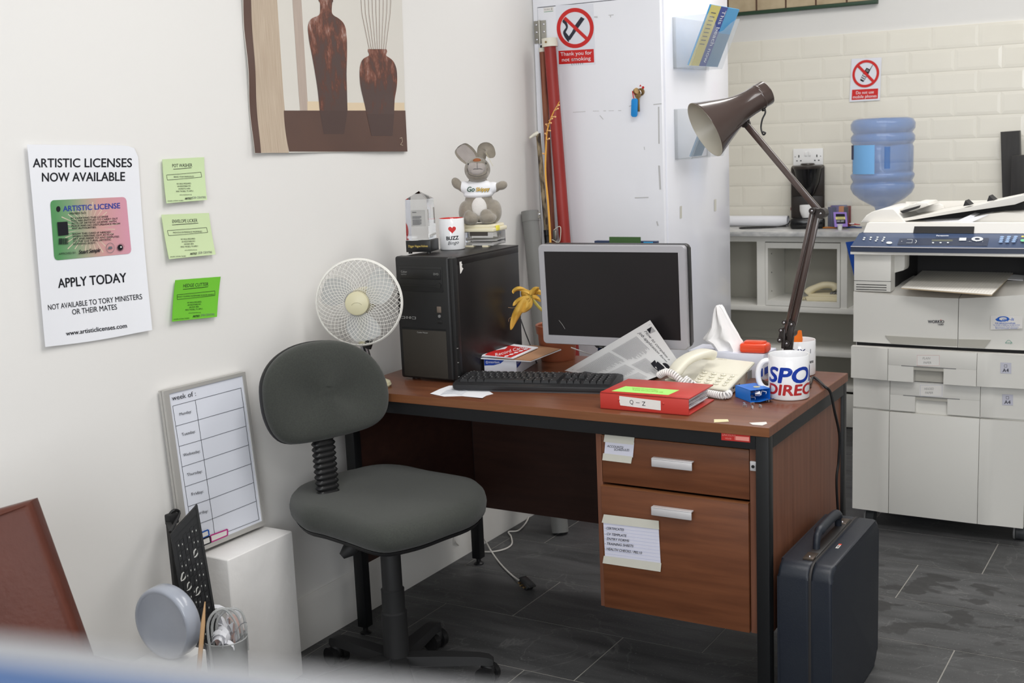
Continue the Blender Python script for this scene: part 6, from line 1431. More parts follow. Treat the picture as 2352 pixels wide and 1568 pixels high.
# folded cone of tissue: rows from the slot up to the tip, following the sighted outline
b = MB(); rows = [(812, 1649, 1709), (800, 1643, 1712), (785, 1630, 1707), (777, 1614, 1702), (765, 1624, 1696), (750, 1633, 1687), (735, 1636, 1678), (720, 1639, 1670), (708, 1642, 1663), (701, 1646, 1656)]
vs = []; K = 28
for r_i, (py, l_, r_) in enumerate(rows):
    L_ = at(l_, py, 1, .553); R_2 = at(r_, py, 1, .553); c = (L_+R_2)/2; hw = (R_2-L_).length/2; dx = (R_2-L_).normalized(); t_ = r_i/(len(rows)-1)
    for k in range(K):
        a = 2*pi*k/K; dep = (.020+.016*(1-t_))*(.7+.3*sin(5*a+r_i*.4)); vs.append(c+dx*(hw*cos(a)*(1 if abs(cos(a)) > .99 else 1-.06*sin(4*a+1)**2))+Vector((0, dep*sin(a), .004*sin(3*a)*(1-t_))))
b.add(vs, [(i*K+j, i*K+(j+1) % K, (i+1)*K+(j+1) % K, (i+1)*K+j) for i in range(len(rows)-1) for j in range(K)]+[tuple((len(rows)-1)*K+j for j in range(K))], M_tis); t_o = b.build('tissue', tx, ang=50)

# red stapler on the tissue box
rs = thing('red_tape_dispenser', (1.085, .552, H+.068), 'rounded orange-red plastic case resting on the right end of the tissue box', 'case')
yy = .545; c = at(1735, 812, 1, yy); 
b = MB(); Mx = frame((c.x, c.y, H+.069), (1, .1, 0), ya=(-.1, 1, 0)); pol = [(-.040, -.018), (-.036, -.026), (.032, -.026), (.040, -.014), (.040, .014), (.03, .024), (-.036, .024), (-.040, .018)]
M_or = mat('glossy_orange_red_plastic', (232, 74, 38), .2, coat=.3)
b.prism(pol, 0, .026, M_or, Mx, bev=.007, seg=3); b.prism([(x*.75, y*.7) for x, y in pol], .024, .031, M_or, Mx, bev=.003); b.build('case', rs)

# ================================================================ mugs on the desk
nb = DK(1812, 921); dir_ = (nb-CAM); dir_.z = 0; dir_.normalize(); r = .0535*.97; cM = nb+dir_*r; cM.z = H
hM = Z(1812, 812, cM.y)-H
def art2(p, r, h):
    MB_ = mat('strong_blue_lettering', (14, 54, 156), .25); MR_ = mat('dark_red_lettering', (172, 40, 42), .25)
    p.text(-.058, -h*.42, h*.335, 'SPORTS', MB_, align='L', w=.232, bold=.05, shear=.16, cut=.008); p.text(-.060, -h*.135, h*.235, 'DIRECT', MR_, align='L', w=.158, bold=.05, shear=.12, cut=.008)
mug('mug', cM, look(cM.x, cM.y)-.02, r*1.0, hM, 'large white mug with blue and red lettering, beside the open staple box', M_cer, M_cer, art2, pi+.12)
nb = DK(1835, 865); dir_ = (nb-CAM); dir_.z = 0; dir_.normalize(); c2_ = nb+dir_*.044; c2_.z = H; h2_ = Z(1836, 779, c2_.y)-H
def art3(p, r, h):
    p.text(-.016, -h*.655, .014, 'MY', mat('navy_lettering', (52, 58, 110), .3), align='L', w=.034, bold=.02, cut=.006); p.text(.034, -h*.66, .012, 'I', M_ink3, w=.0018); p.text(.020, -h*.38, .009, 'jeans', M_ink, align='L', w=.026, bold=.03, cut=.005)
mug('mug', c2_, look(c2_.x, c2_.y), .0455, h2_, 'white mug holding an orange scrap, behind the lamp at the back of the desk', M_cer, M_cer, art3, pi-1.2)
b = MB(); mo_ = mat('orange_tissue', (242, 120, 30), .7); z0 = H+h2_
P_ = [(-.034, .0, -.03), (-.026, -.006, .004), (-.014, .0, .016), (-.004, -.004, .018), (.002, .0, .026), (.004, .004, .0), (.0, .0, -.03)]
v = [c2_+Vector((p_[0]*.86-.002, p_[1]+p_[0]*.5, h2_+p_[2])) for p_ in P_]; v2 = [q+Vector((.004, .012, -.003)) for q in v]; n = len(v)
b.add(v+v2, [tuple(range(n))[::-1], tuple(range(n, 2*n))]+[(i, (i+1) % n, n+(i+1) % n, n+i) for i in range(n)], mo_); tag(b.build('orange_scrap'), 'crumpled orange scrap sticking out of the mug behind the lamp', 'scrap')

# staple box
M_sbx = mat('bright_blue_carton', (30, 118, 214), .4); 
s0 = DK(1689, 911); s1 = DK(1723, 924); us = (s1-s0).normalized(); vs_ = Vector((-us.y, us.x, 0)); Ls = (s1-s0).length; MS = frame(s0, us, ya=vs_); hs = .031
sb = thing('staple_box', s0+us*Ls/2+vs_*.035, 'open blue box spilling silver staples in front of the large mug', 'box')
b = MB(); t_ = .0008; W2, D2 = Ls, .058
for a, c in (((0, 0, 0), (W2, D2, t_)), ((0, 0, 0), (W2, t_, hs)), ((0, D2-t_, 0), (W2, D2, hs)), ((0, 0, 0), (t_, D2, hs)), ((0, 0, hs-t_), (W2, D2, hs))): b.box(a, c, M_sbx, M=MS)
b.add([(W2, .004, 0), (W2, D2, 0), (W2+.03, D2-.002, .012), (W2+.026, .012, .005)], [(0, 1, 2, 3), (3, 2, 1, 0)], M_sbx, MS)
Print(b, lambda x, y, lf=0: MS @ Vector((x, y, hs+.0002+lf))).ring(W2*.62, D2*.62, 0, .009, mat('pale_yellow_spot', (214, 206, 160), .5)); Print(b, lambda x, y, lf=0: MS @ Vector((x, -y, hs+.0002+lf))).text(W2*.4, -.018, .006, 'Rexel', M_sky, w=.02)
b.build('carton', sb)
M_stp = mat('silver_staples', (196, 196, 200), .3, .8)
def staple(Mx, nm, n=1, s=1):
    b = MB(); L_ = .0125*s
    for (a, c) in (((-L_/2, 0, 0), (L_/2, .004*n, .0009)), ((-L_/2, 0, -.0055), (-L_/2+.0009, .004*n, 0)), ((L_/2-.0009, 0, -.0055), (L_/2, .004*n, 0))): b.box(a, c, M_stp, M=Mx)
    tag(b.build('staple_strip'), nm, 'staples', 'staple strips'+(' in the blue box' if 'inside' in nm else ' spilled on the desk'))
for i in range(13):
    p_ = MS @ Vector((random.uniform(.008, W2+.004), random.uniform(.010, D2-.014), .008+.0018*i if i > 2 else .0075)); staple(Matrix.Translation((p_.x, p_.y, min(p_.z, H+.024))) @ rotm('Z', random.random()*6) @ rotm('X', random.uniform(-.6, .6)) @ rotm('Y', random.uniform(-.5, .5)), 'strip of silver staples lying inside the open blue box', random.choice((1, 2, 3)))
for px, py in ((1711, 925), (1712, 929), (1726, 932), (1748, 930), (1729, 925), (1762, 917)):
    c = DK(px, py, H+.006); staple(Matrix.Translation(c) @ rotm('Z', random.random()*6), 'loose strip of silver staples on the desktop beside the blue box', 1, .8)

# ================================================================ articulated lamp
M_brn = mat('brown_lamp_enamel', (70, 57, 53), .22, coat=.5); M_lin = mat('cream_lamp_lining', (190, 184, 170), .35); M_lpb = mat('dark_brown_lamp_joint', (40, 34, 32), .4)
lb = DK(1805, 879, H+.01); YL = lb.y
la = thing('desk_lamp', (lb.x, lb.y, H), 'brown articulated desk lamp with a conical shade at the back right of the desk', 'lamp')
b = MB(); b.lathe([(0, 0), (.064, 0), (.068, .004), (.068, .018), (.064, .024), (.03, .029), (.014, .034), (.012, .06), (0, .06)], M_brn, Matrix.Translation((lb.x, lb.y, H)), 48); b.build('base', la)
J0 = at(1812, 790, 1, YL); J1 = at(1818, 735, 1, YL); EL = at(1884, 488, 1, YL); AT_ = at(1712, 284, 1, YL); LJ = at(1798, 775, 1, YL-.02)
def bar(name, a, c, w_, d_, m=M_brn, side=(0, 1, 0)):
    b = MB(); L_ = (c-a).length; Mx = frame(a, (c-a), za=side); b.box((0, -w_/2, -d_/2), (L_, w_/2, d_/2), m, bev=min(w_, d_)*.22, M=Mx); return b.build(name, la)
b = MB(); b.tube([Vector((lb.x, lb.y, H+.03)), Vector((J0.x, J0.y, J0.z-.01))], .011, M_lpb, 16); b.build('stem', la)
bar('stem_bracket', Vector((J0.x-.002, J0.y-.006, J0.z-.03)), J1, .022, .02, M_lpb)
bar('lower_arm', at(1822, 748, 1, YL-.008), at(1880, 484, 1, YL-.008), .0145, .012); bar('lower_arm', at(1813, 742, 1, YL+.014), at(1872, 484, 1, YL+.014), .0125, .01); bar('lower_arm', at(1803, 765, 1, YL-.02), at(1866, 480, 1, YL-.02), .009, .009)
b = MB(); 
for px, py, r_, y_ in ((1816, 766, .011, -.014), (1886, 490, .013, -.016), (1866, 484, .008, -.024), (1802, 740, .006, -.024), (1819, 744, .007, -.02), (1795, 758, .006, -.026), (1792, 780, .007, -.026), (1808, 788, .009, -.018)):
    c = at(px, py, 1, YL+y_); b.cyl(c-Vector((0, .006, 0)), c+Vector((0, .024, 0)), r_, M_lpb, n=20); b.ball(c-Vector((0, .006, 0)), (.003, .0015, .003), M_chrome, seg=8)
b.build('joint_bolts', la)
bar('link', at(1801, 738, 1, YL-.02), at(1822, 746, 1, YL-.02), .009, .008, M_lpb); bar('link', at(1796, 757, 1, YL-.022), at(1791, 781, 1, YL-.022), .009, .008, M_lpb); bar('link', at(1818, 745, 1, YL-.016), at(1814, 788, 1, YL-.016), .015, .012, M_lpb); bar('link', at(1801, 755, 1, YL-.022), at(1799, 800, 1, YL-.022), .010, .01, M_lpb)
bar('elbow_bracket', at(1864, 482, 1, YL-.012), at(1888, 488, 1, YL-.012), .017, .012, M_lpb)
bar('upper_arm', at(1888, 492, 1, YL), at(1715, 287, 1, YL), .0165, .012)
Bk = at(1762, 212, 1, YL+.035); Mo = at(1619, 298, 1, YL-.085); ax = (Mo-Bk); Ls_ = ax.length; ax.normalize(); MSh = frame(Bk, ax.orthogonal(), za=ax)
pf = [(r_, z_*Ls_) for r_, z_ in ((0, -.012), (.027, -.012), (.0315, 0), (.0328, .012), (.0328, .22), (.0330, .28), (.0342, .36), (.0372, .45), (.0422, .54), (.0485, .63), (.0555, .72), (.0628, .81), (.0700, .90), (.0762, .975), (.0778, .995), (.0778, 1))]
b = MB(); b.lathe(pf, M_brn, MSh, 56); b.lathe([(.0778, Ls_), (.0764, Ls_)]+[(r_-.0014, z_) for r_, z_ in pf[-3:3:-1]]+[(.0, .05)], M_lin, MSh, 56); b.build('lamp_shade', la, ang=40)
b = MB(); b.lathe([(.0325, .022), (.0338, .024), (.0338, .027), (.0325, .029)], M_brn, MSh, 40); b.cyl(AT_+Vector((0, -.0, .0)), AT_+Vector((-.004, .004, .028)), .012, M_lpb, n=16); b.cyl(AT_-Vector((0, .012, 0)), AT_+Vector((0, .014, 0)), .010, M_lpb, n=16); b.build('shade_joint', la)
b = MB(); b.lathe([(.0, .045), (.014, .045), (.014, .075), (0, .078)], M_lin, MSh, 20); b.build('bulb_holder', la)
b = MB(); b.tube(smooth([at(1754, 246, 1, YL+.02), at(1758, 258, 1, YL+.015), at(1751, 274, 1, YL+.01), at(1748, 294, 1, YL+.005), at(1753, 309, 1, YL), at(1758, 305, 1, YL), at(1752, 302, 1, YL)], 6), .0022, M_black, 8); b.cyl(at(1751, 242, 1, YL+.02), at(1755, 254, 1, YL+.018), .0055, M_black, n=12); b.build('shade_cable', la)
# lamp cable over the desk side
b = MB(); pts = [lb+Vector((.055, .042, -.004)), DK(1868, 866, H+.005), DK(1882, 875, H+.005), Vector((DL-.004, .455, H+.005)), Vector((DL+.010, .462, H-.012)), at(1917, 945, 0, DL+.018), at(1928, 1000, 0, DL+.022), at(1926, 1060, 0, DL+.018), at(1922, 1130, 0, DL+.014), Vector((DL+.012, .60, .12)), Vector((DL+.02, .64, .004))]
b.tube(smooth(pts, 8), .0036, M_black, 10); tag(b.build('lamp_cable'), 'black cable running off the right edge of the desk down to the floor', 'cable')

# ================================================================ potted plant behind the monitor
M_ter = mat('terracotta_plastic', (150, 84, 56), .45)
pc = Vector((.382, .596, H)); pp_ = thing('potted_plant', pc, 'brown plastic pot with withered yellow flower and dried stalk, left of the monitor', 'plant')
b = MB(); zt__ = Z(1228, 742, .585)-H
b.lathe([(0, 0), (.052, 0), (.054, .004), (.060, zt__-.028), (.064, zt__-.027), (.067, zt__-.002), (.064, zt__), (.060, zt__-.004), (.058, zt__-.02), (0, zt__-.02)], M_ter, Matrix.Translation(pc), 40); b.build('pot', pp_)
b = MB(); b.lathe([(0, zt__-.018), (.058, zt__-.019)], mat('dark_soil', (50, 38, 30), 1, bump=.5, bscale=90), Matrix.Translation(pc), 20); b.build('soil', pp_)
M_pet = mat('withered_yellow_petal', (214, 160, 50), .6, rgb2=(226, 186, 90), nscale=30, bump=.2, bscale=80); M_stm = mat('pale_yellow_stem', (206, 190, 90), .6)
fc_ = at(1218, 680, 1, .50)
b = MB(); b.tube(smooth([pc+Vector((0, 0, zt__-.02)), pc+Vector((.02, -.01, zt__+.05)), at(1250, 715, 1, .52), fc_], 6), .0045, M_stm, 10); b.build('flower_stem', pp_)
def petal(pts, w_, y_=.49):
    b = MB(); P = smooth([at(a, c, 1, y_+d) for a, c, d in pts], 6); n = len(P); vs = []
    for i, q in enumerate(P):
        t_ = i/(n-1); T_ = (P[min(i+1, n-1)]-P[max(i-1, 0)]).normalized(); S_ = T_.cross(Vector((.5, -.86, 0))).normalized(); ww = w_*sin(pi*min(.97, t_*.85+.13))**.8
        for k in range(7): c_ = -1+k/3; vs.append(q+S_*(ww*c_)+Vector((.5, -.86, 0))*(.006*(1-abs(c_))+.003*sin(t_*9+k)))
    b.add(vs, [(i*7+j, i*7+j+1, (i+1)*7+j+1, (i+1)*7+j) for i in range(n-1) for j in range(6)], M_pet)
    so_ = b.build('petal', pp_, ang=60)
    md = so_.modifiers.new('thickness', 'SOLIDIFY'); md.thickness = .0008
petal([(1218, 682, 0), (1205, 692, -.01), (1190, 715, -.02), (1180, 736, -.02), (1173, 757, -.02)], .0135); petal([(1215, 682, -.005), (1200, 686, -.01), (1186, 694, -.015), (1178, 702, -.02)], .008)
petal([(1216, 674, 0), (1202, 665, -.005), (1190, 663, -.01), (1180, 668, -.01), (1179, 674, -.01)], .007); petal([(1219, 684, .002), (1214, 700, -.005), (1205, 710, -.01), (1196, 716, -.01)], .012); petal([(1218, 678, .004), (1228, 666, .0), (1238, 660, 0)], .009)
petal([(1214, 672, .01), (1222, 672, .01), (1236, 670, .01), (1244, 676, .01)], .010); petal([(1222, 680, .0), (1232, 684, 0), (1242, 692, .0)], .007); petal([(1210, 664, .012), (1207, 675, .012), (1212, 690, .01)], .014)
b = MB(); b.tube(smooth([at(1192, 703, 1, .48), at(1178, 707, 1, .475), at(1166, 706, 1, .47), at(1161, 709, 1, .47)], 4), .0009, mat('dry_brown_tendril', (150, 122, 90), .7), 5)
b.tube(smooth([at(1180, 727, 1, .47), at(1170, 731, 1, .465), at(1168, 738, 1, .465)], 4), .0009, MATS['dry_brown_tendril'], 5); b.ball(fc_, .008, M_stm, seg=12); b.build('flower_centre', pp_)
b = MB(); ys = .62; stk = [pc+Vector((.0, .03, zt__-.02)), at(1262, 620, 1, ys), at(1264, 558, 1, ys), at(1259, 470, 1, ys), at(1253, 400, 1, ys), at(1254, 340, 1, ys), at(1257, 300, 1, ys), at(1268, 265, 1, ys), at(1279, 244, 1, ys), at(1285, 233, 1, ys)]
P_ = smooth(stk, 5); b.tube(P_, [.0045-.0035*i/(len(P_)-1) for i in range(len(P_))], mat('dried_orange_yellow_stalk', (218, 160, 66), .6), 8)
for a, c, d, e_ in ((1255, 322, 1262, 318), (1256, 300, 1264, 300), (1258, 285, 1266, 282), (1261, 277, 1269, 272), (1266, 268, 1276, 268), (1272, 255, 1282, 249), (1278, 246, 1284, 241), (1256, 312, 1252, 306), (1252, 355, 1247, 352), (1258, 290, 1254, 285)): b.tube([at(a, c, 1, ys), at(d, e_, 1, ys-.01)], [.0016, .0026], mat('dried_bud', (226, 176, 120), .7), 6)
b.build('dried_stalk', pp_)
b = MB()
for k in range(7):
    a = k*.9; q = pc+Vector((-.04+.01*k, -.02, zt__-.015)); b.tube(smooth([q, q+Vector((-.004+.006*cos(a), 0, .03)), q+Vector((.008*cos(a), .004, .05+.004*k))], 4), .0007, mat('grey_green_stem', (90, 110, 96), .8), 5); b.ball(q+Vector((.008*cos(a), .004, .052+.004*k)), .0022, M_label, seg=6)
b.build('seedlings', pp_)
# cables behind the desk and under it
b = MB(); b.tube(smooth([at(1196, 733, 1, .62), at(1207, 764, 1, .6), at(1219, 795, 1, .58), Vector((.36, .5, H+.004))], 6), .0022, M_black, 6); tag(b.build('computer_cable'), 'thin black cable hanging beside the tower computer behind the record card pile', 'cable')
b = MB(); b.tube(smooth([at(1312, 798, 1, .56), at(1340, 808, 1, .52), at(1372, 818, 1, .44), at(1400, 830, 1, .40)], 6), .0018, M_white, 6); tag(b.build('monitor_cable'), 'white cable crossing the desk under the monitor', 'cable')
M_cab = mat('white_cable', (214, 210, 204), .45)
FL_ = lambda a, c, z=.004: at(a, c, 2, z)
wp = thing('extension_lead', FL_(1205, 1365), 'white flex with a black three-pin plug on the slate floor under the desk', 'cable')
b = MB(); w0 = Vector((XL+.02, .55, .20))
b.tube(smooth([at(1038, 1195, 0, XL+.02), at(1055, 1200, 0, XL+.03), at(1085, 1207, 0, XL+.06), at(1110, 1235, 2, .06), FL_(1130, 1268), FL_(1150, 1295), FL_(1175, 1320), FL_(1200, 1338, .012)], 7), .0028, M_cab, 8)
b.build('flex', wp)
b = MB(); c = FL_(1210, 1355, .0); pd_ = FL_(1188, 1372)-FL_(1212, 1352); Mx = Matrix.Translation((c.x, c.y, .022)) @ rotm('Z', atan2(pd_.y, pd_.x)+pi/2) @ rotm('X', radians(-14)) @ rotm('Y', radians(35)); b.box((-.02, -.024, -.011), (.02, .024, .011), M_black, bev=.004, M=Mx); b.box((-.024, -.026, .004), (.024, .022, .010), M_black2, bev=.002, M=Mx)
b.box((-.0025, -.046, -.004), (.0025, -.024, .0), M_brs, M=Mx); b.box((-.0135, -.040, -.003), (-.0075, -.024, .0), M_brs, M=Mx); b.box((.0075, -.040, -.003), (.0135, -.024, .0), M_brs, M=Mx); b.build('plug', wp)
b = MB(); b.tube(smooth([at(1065, 1185, 0, XL+.02), at(1048, 1215, 0, XL+.016), at(1046, 1245, 0, XL+.018), FL_(1078, 1262), FL_(1120, 1267), FL_(1155, 1262), FL_(1175, 1250), FL_(1174, 1232), FL_(1168, 1221), FL_(1190, 1218), FL_(1208, 1200), FL_(1218, 1178)], 8), .0028, M_cab, 8); tag(b.build('white_flex'), 'white flex winding along the foot of the left wall behind the desk leg', 'cable')

# ================================================================ briefcase
M_case = mat('dark_navy_hard_shell', (27, 32, 43), .42, rgb2=(33, 38, 46), nscale=10, bump=.12, bscale=300); M_wlt = mat('worn_black_trim', (44, 42, 42), .5)
sx0, sx1 = DL+.010, 1.404; ym0, ym1 = .022, .452; zt4 = Z(1800, 1285, .06)+.006
bf = thing('briefcase', ((sx0+sx1)/2, (ym0+ym1)/2, 0), 'dark navy hard-shell briefcase standing on the floor against the right side of the desk', 'briefcase')
MY_ = Matrix(((0, 0, 1, 0), (1, 0, 0, 0), (0, 1, 0, 0), (0, 0, 0, 1)))
xm = (sx0+(sx1-sx0)*.60)
b = MB(); pr_1 = rrect(ym0, .004, ym1, zt4, .035, 8); b.prism(pr_1, sx0, xm-.0008, M_case, MY_, bev=.010, seg=3); b.build('left_shell', bf)
b = MB(); b.prism(rrect(ym0, .004, ym1, zt4, .035, 8), xm+.0008, sx1, M_case, MY_, bev=.011, seg=4)
b.build('right_shell', bf)
b = MB(); b.prism(rrect(ym0-.001, .003, ym1+.001, zt4+.001, .036, 8), xm-.003, xm+.003, M_wlt, MY_, bev=.001); b.box((xm-.028, ym0+.06, zt4-.004), (xm-.002, ym1-.06, zt4+.004), M_wlt, bev=.002); b.build('rim', bf)
b = MB(); hz = zt4; b.tube(smooth([(xm-.02, .14, hz), (xm-.02, .145, hz+.028), (xm-.02, .165, hz+.040), (xm-.02, .235, hz+.043), (xm-.02, .305, hz+.040), (xm-.02, .325, hz+.028), (xm-.02, .33, hz)], 5), [.009]*5+[.0095]*5+[.0125]*16+[.009]*5, M_case, 12); b.build('handle', bf)
b = MB()
for y_ in (.085, .365): b.box((xm-.030, y_-.022, hz-.002), (xm-.004, y_+.022, hz+.006), mat('tarnished_latch', (84, 74, 66), .4, .6), bev=.002); b.ball((xm-.016, y_-.012, hz+.006), .003, M_chrome, seg=8)
b.build('latches', bf)
b = MB(); MLg = Matrix.Translation((xm+.018, .17, zt4+.0006)); b.box((0, 0, 0), (.007, .024, .0006), M_label, M=MLg); b.box((0, .024, 0), (.007, .033, .0006), mat('orange_red_logo', (210, 70, 46), .4), M=MLg); Print(b, lambda x, y, lf=0: MLg @ Vector((y, x, .0008+lf))).text(.002, .0055, .004, 'LARK', M_ink, align='L', w=.02, bold=.03); b.build('badge', bf)
b = MB(); c = Vector((sx1-.03, ym1+.0, .17)); b.tube([c+Vector((0, .012*sin(a)+.002, .012*cos(a))) for a in [2*pi*i/16 for i in range(16)]], .0015, M_black, 6, closed=True); b.build('strap_ring', bf)
for y_ in (ym0+.04, ym1-.04):
    for x_ in (sx0+.02, sx1-.03): MB().cyl((x_, y_, 0), (x_, y_, .008), .008, M_black, n=10).build('foot', bf)
# ================================================================ photocopier
Y0 = 1.53; CX0, CX1 = 1.044, 1.612
M_cop = mat('pale_grey_copier_plastic', (218, 216, 210), .45, bump=.06, bscale=400); M_cop2 = mat('warm_white_copier_plastic', (230, 227, 221), .4); M_copd = mat('mid_grey_copier_plastic', (176, 173, 164), .5)
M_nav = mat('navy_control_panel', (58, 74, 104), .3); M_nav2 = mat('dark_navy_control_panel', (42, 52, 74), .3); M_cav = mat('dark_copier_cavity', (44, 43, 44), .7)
co = thing('photocopier', ((CX0+CX1)/2, Y0+.3, 0), 'large pale grey office photocopier on castors with navy control panel', 'photocopier')
ZC_ = lambda px, py, y=Y0: Z(px, py, y)
XZ = Matrix(((1, 0, 0, 0), (0, 0, 1, 0), (0, 1, 0, 0), (0, 0, 0, 1)))   # polygon (x, z) extruded along y
def plan(xs, x0, x1, y_in, y_out, z0, z1, m, mb):
    """front panel whose plan steps forward in the middle"""
    a, c = xs; pts = [(x0, y_in+.03), (x1, y_in+.03), (x1, y_in), (c+.045, y_in-.002), (c+.012, y_out), (a, y_out), (a-.045, y_in-.002), (x0, y_in)]
    mb.prism(pts, z0, z1, m, None, bev=.002)
zA, zB_, zC_, zD_, zE_ = .063, .432, .545, .659, .668
b = MB(); b.box((CX0+.006, Y0+.012, .075), (CX1-.006, Y0+.56, .665), M_cop, bev=.004); b.box((CX0+.01, Y0+.01, .64), (CX1-.01, Y0+.56, .668), M_cav); b.build('cabinet_body', co)
xs = (1.172, 1.468)
def front(nm, z0, z1, dy, cut, dark=False):
    b = MB(); yi = Y0+dy; a, c = xs
    if dy < 0: x0, x1, a, c = CX0, CX1, 1.172, 1.460
    else: x0, x1 = CX0, CX1
    g = .0008; m = M_cop; yo = yi-.008
    b.prism([(x0, yi+.02), (a-g, yi+.02), (a-g, yo), (a-.03, yo), (a-.045, yi), (x0, yi)], z0, z1, m, None, bev=.0015)
    b.prism([(c+g, yi+.02), (x1, yi+.02), (x1, yi), (c+.05, yi), (c+.03, yo), (c+g, yo)], z0, z1, m, None, bev=.0015)
    if cut:
        k0, k1 = a+.085, c-.105; zc = z0+.055; d_ = .018
        b.box((a+g, yo, zc), (c-g, yo+.02, z1), m, bev=.001)
        b.box((a+g, yo, z0), (k0, yo+.02, zc), m); b.box((k1, yo, z0), (c-g, yo+.02, zc), m)
        b.box((k0, yo+.024, z0), (k1, yo+.03, zc), M_copd); b.box((k0-.04, yo-.0008, zc-.001), (k1+.04, yo+.002, zc+.0015), M_grey)
        b.box((k0, yo+.002, zc-.012), (k1, yo+.026, zc), M_copd)
    else: b.box((a+g, yo, z0), (c-g, yo+.02, z1), m, bev=.001)
    if dy < 0: b.box((x0+.01, yi+.02, z0+.02), (x1-.01, Y0+.05, z1-.02), M_copd); b.box((x0+.002, yi-.001, z1-.002), (x1-.002, yi+.018, z1+.0012), M_cop2)
    return b.build(nm, co)
front('lower_door', zA, zB_-.003, 0, False)
d2 = front('paper_drawer', zB_+.003, zC_-.004, .004, True)
d1 = front('paper_drawer', zC_, zD_-.002, -.028, True)
def plq(nm, q, y, m, par, art=None, off=.0008):
    b = MB(); p = wall_sheet(b, q, lambda a, c: at(a, c, 1, y), (0, -1, 0), m, lambda u, v: off, 1, 1, .0007)
    if art: art(p)
    return b.build(nm, par)
M_pen = mat('faint_pencil', (190, 194, 206), .8)
plq('drawer_label', [(2105, 813), (2160, 816), (2159, 842), (2104, 838)], Y0-.036, M_label, d1, lambda p: (p.frame(2106.5, 815.5, 2157.5, 839.5, .8, mat('dusty_pink_line', (206, 176, 170), .6)), p.text(2128, 825, 5, 'PLAIN', mat('light_grey_print', (150, 150, 148), .5), w=18, shear=.2), p.text(2130, 835, 5, 'PAPER', mat('light_grey_print', (150, 150, 148), .5), w=18, shear=.2)))
plq('drawer_label', [(2112, 881), (2168, 885), (2166, 912), (2111, 908)], Y0-.004, M_label, d2, lambda p: (p.frame(2114, 884, 2164, 909.5, .8, M_pen), p.text(2134, 895, 5, 'HEADED', mat('light_grey_print', (150, 150, 148), .5), w=22, shear=.2), p.text(2134, 904, 5, 'PAPER', mat('light_grey_print', (150, 150, 148), .5), w=18, shear=.2)))
def a4(px, py, par, y):
    def art(p):
        p.frame(px-4, py-9, px+2, py-3, .7, M_ink3); p.text(px-1, py+8, 8, 'A4', M_ink3, w=14, bold=.02)
    plq('size_badge', [(px-13, py-14), (px+12, py-13), (px+12, py+12), (px-13, py+11)], y, mat('lilac_badge', (196, 196, 208), .4), par, art)
a4(2311, 846, d1, Y0-.0285); a4(2315, 919, d2, Y0+.0035)

# engine front: two bulging covers under the output tray
def cover(nm, x0, x1, ztl, ztr, c0):
    b = MB(); nx = 10
    def bul(x): t_ = (x-CX0)/(CX1-CX0); return .012*sin(pi*min(1, max(0, t_)))
    def fn(u, v):
        x = x0+(x1-x0)*u; zt_ = ztl+(ztr-ztl)*u-.006*sin(pi*(x-CX0)/(CX1-CX0))*1.2; return (x, Y0-bul(x), zE_+(zt_-zE_)*v)
    b.grid(fn, nx, 6, M_cop)
    def top(u, v):
        x = x0+(x1-x0)*u; q = fn(u, 1); k = .0 if v < .0 else v; return (x, q[1]+(.34)*v, q[2]+.020*min(1, v*2.5)+.004*v)
    b.grid(top, nx, 6, M_cop2)
    s_ = [fn(0, 0), (x0, Y0+.34, zE_), tuple(top(0, 1)), tuple(top(0, .4)), fn(0, 1)]; b.add(s_, [(0, 1, 2, 3, 4)], M_cop); s_ = [fn(1, 0), (x1, Y0+.34, zE_), tuple(top(1, 1)), tuple(top(1, .4)), fn(1, 1)]; b.add(s_, [(4, 3, 2, 1, 0)], M_cop)
    return b.build(nm, co, ang=40)
xm_ = 1.394
eL = cover('front_cover', CX0, xm_-.001, .843, .840, 0); eR = cover('front_cover', xm_+.001, CX1, .840, .852, 1)
def trap(q, par):
    b = MB(); v = [at(a, c, 1, Y0-.014) for a, c in q]; n = len(v); b.add(v+[k+Vector((0, .008, 0)) for k in v], [tuple(range(n))[::-1]]+[(i, (i+1) % n, n+(i+1) % n, n+i) for i in range(n)], M_copd); b.build('finger_grip', par)
trap([(2033, 771), (2198, 779), (2198, 795), (2048, 789)], eL); trap([(2202, 779), (2275, 781), (2261, 799), (2202, 796)], eR)
def art(p):
    p.text(2150, 741.5, 6.5, 'WORKIO', M_ink3, w=37, bold=.03); p.text(2161, 746.5, 3.6, '1680', M_ink3, w=12, bold=.03); p.poly([(2161, 733), (2163, 735.5), (2160, 735)], M_red)
b = MB(); art(Print(b, lambda x, y, lf=0: at(x, y, 1, Y0-.0155)-Vector((0, lf, 0)))); b.build('lettering', eL)
def art(p):
    M_cb = mat('copy_shop_blue', (24, 92, 190), .4)
    p.ring(2304, 732, 9, 14, M_cb, 24, .42); p.poly([(2286, 733), (2296, 727), (2294, 733), (2302, 739), (2290, 737)][::-1], M_cb); p.text(2316, 736, 6.5, 'opy-It', M_cb, w=27, shear=.25, bold=.02); p.text(2309, 743.5, 3, 'FOR SERVICE & SUPPLIES', M_cb, w=46, bold=.02)
    p.text(2312, 747.5, 2.6, 'Tel: 01202 417898 Fax: 01202 417727', M_cb, w=62); p.text(2313, 751.5, 2.3, 'Bournemouth Road, Parkstone,', M_cb, w=54); p.text(2312, 754.8, 2.3, 'Bournemouth, Dorset', M_cb, w=50)
b = MB(); yR = Y0-.0115; p = wall_sheet(b, [(2275, 724), (2349, 724.5), (2348, 754), (2275, 757)], lambda a, c: at(a, c, 1, yR), (0, -1, 0), M_label, lambda u, v: .0006, 1, 1, .0005); art(p); tag(b.build('service_sticker'), 'white and blue copy shop service sticker on the right front cover of the copier', 'sticker')
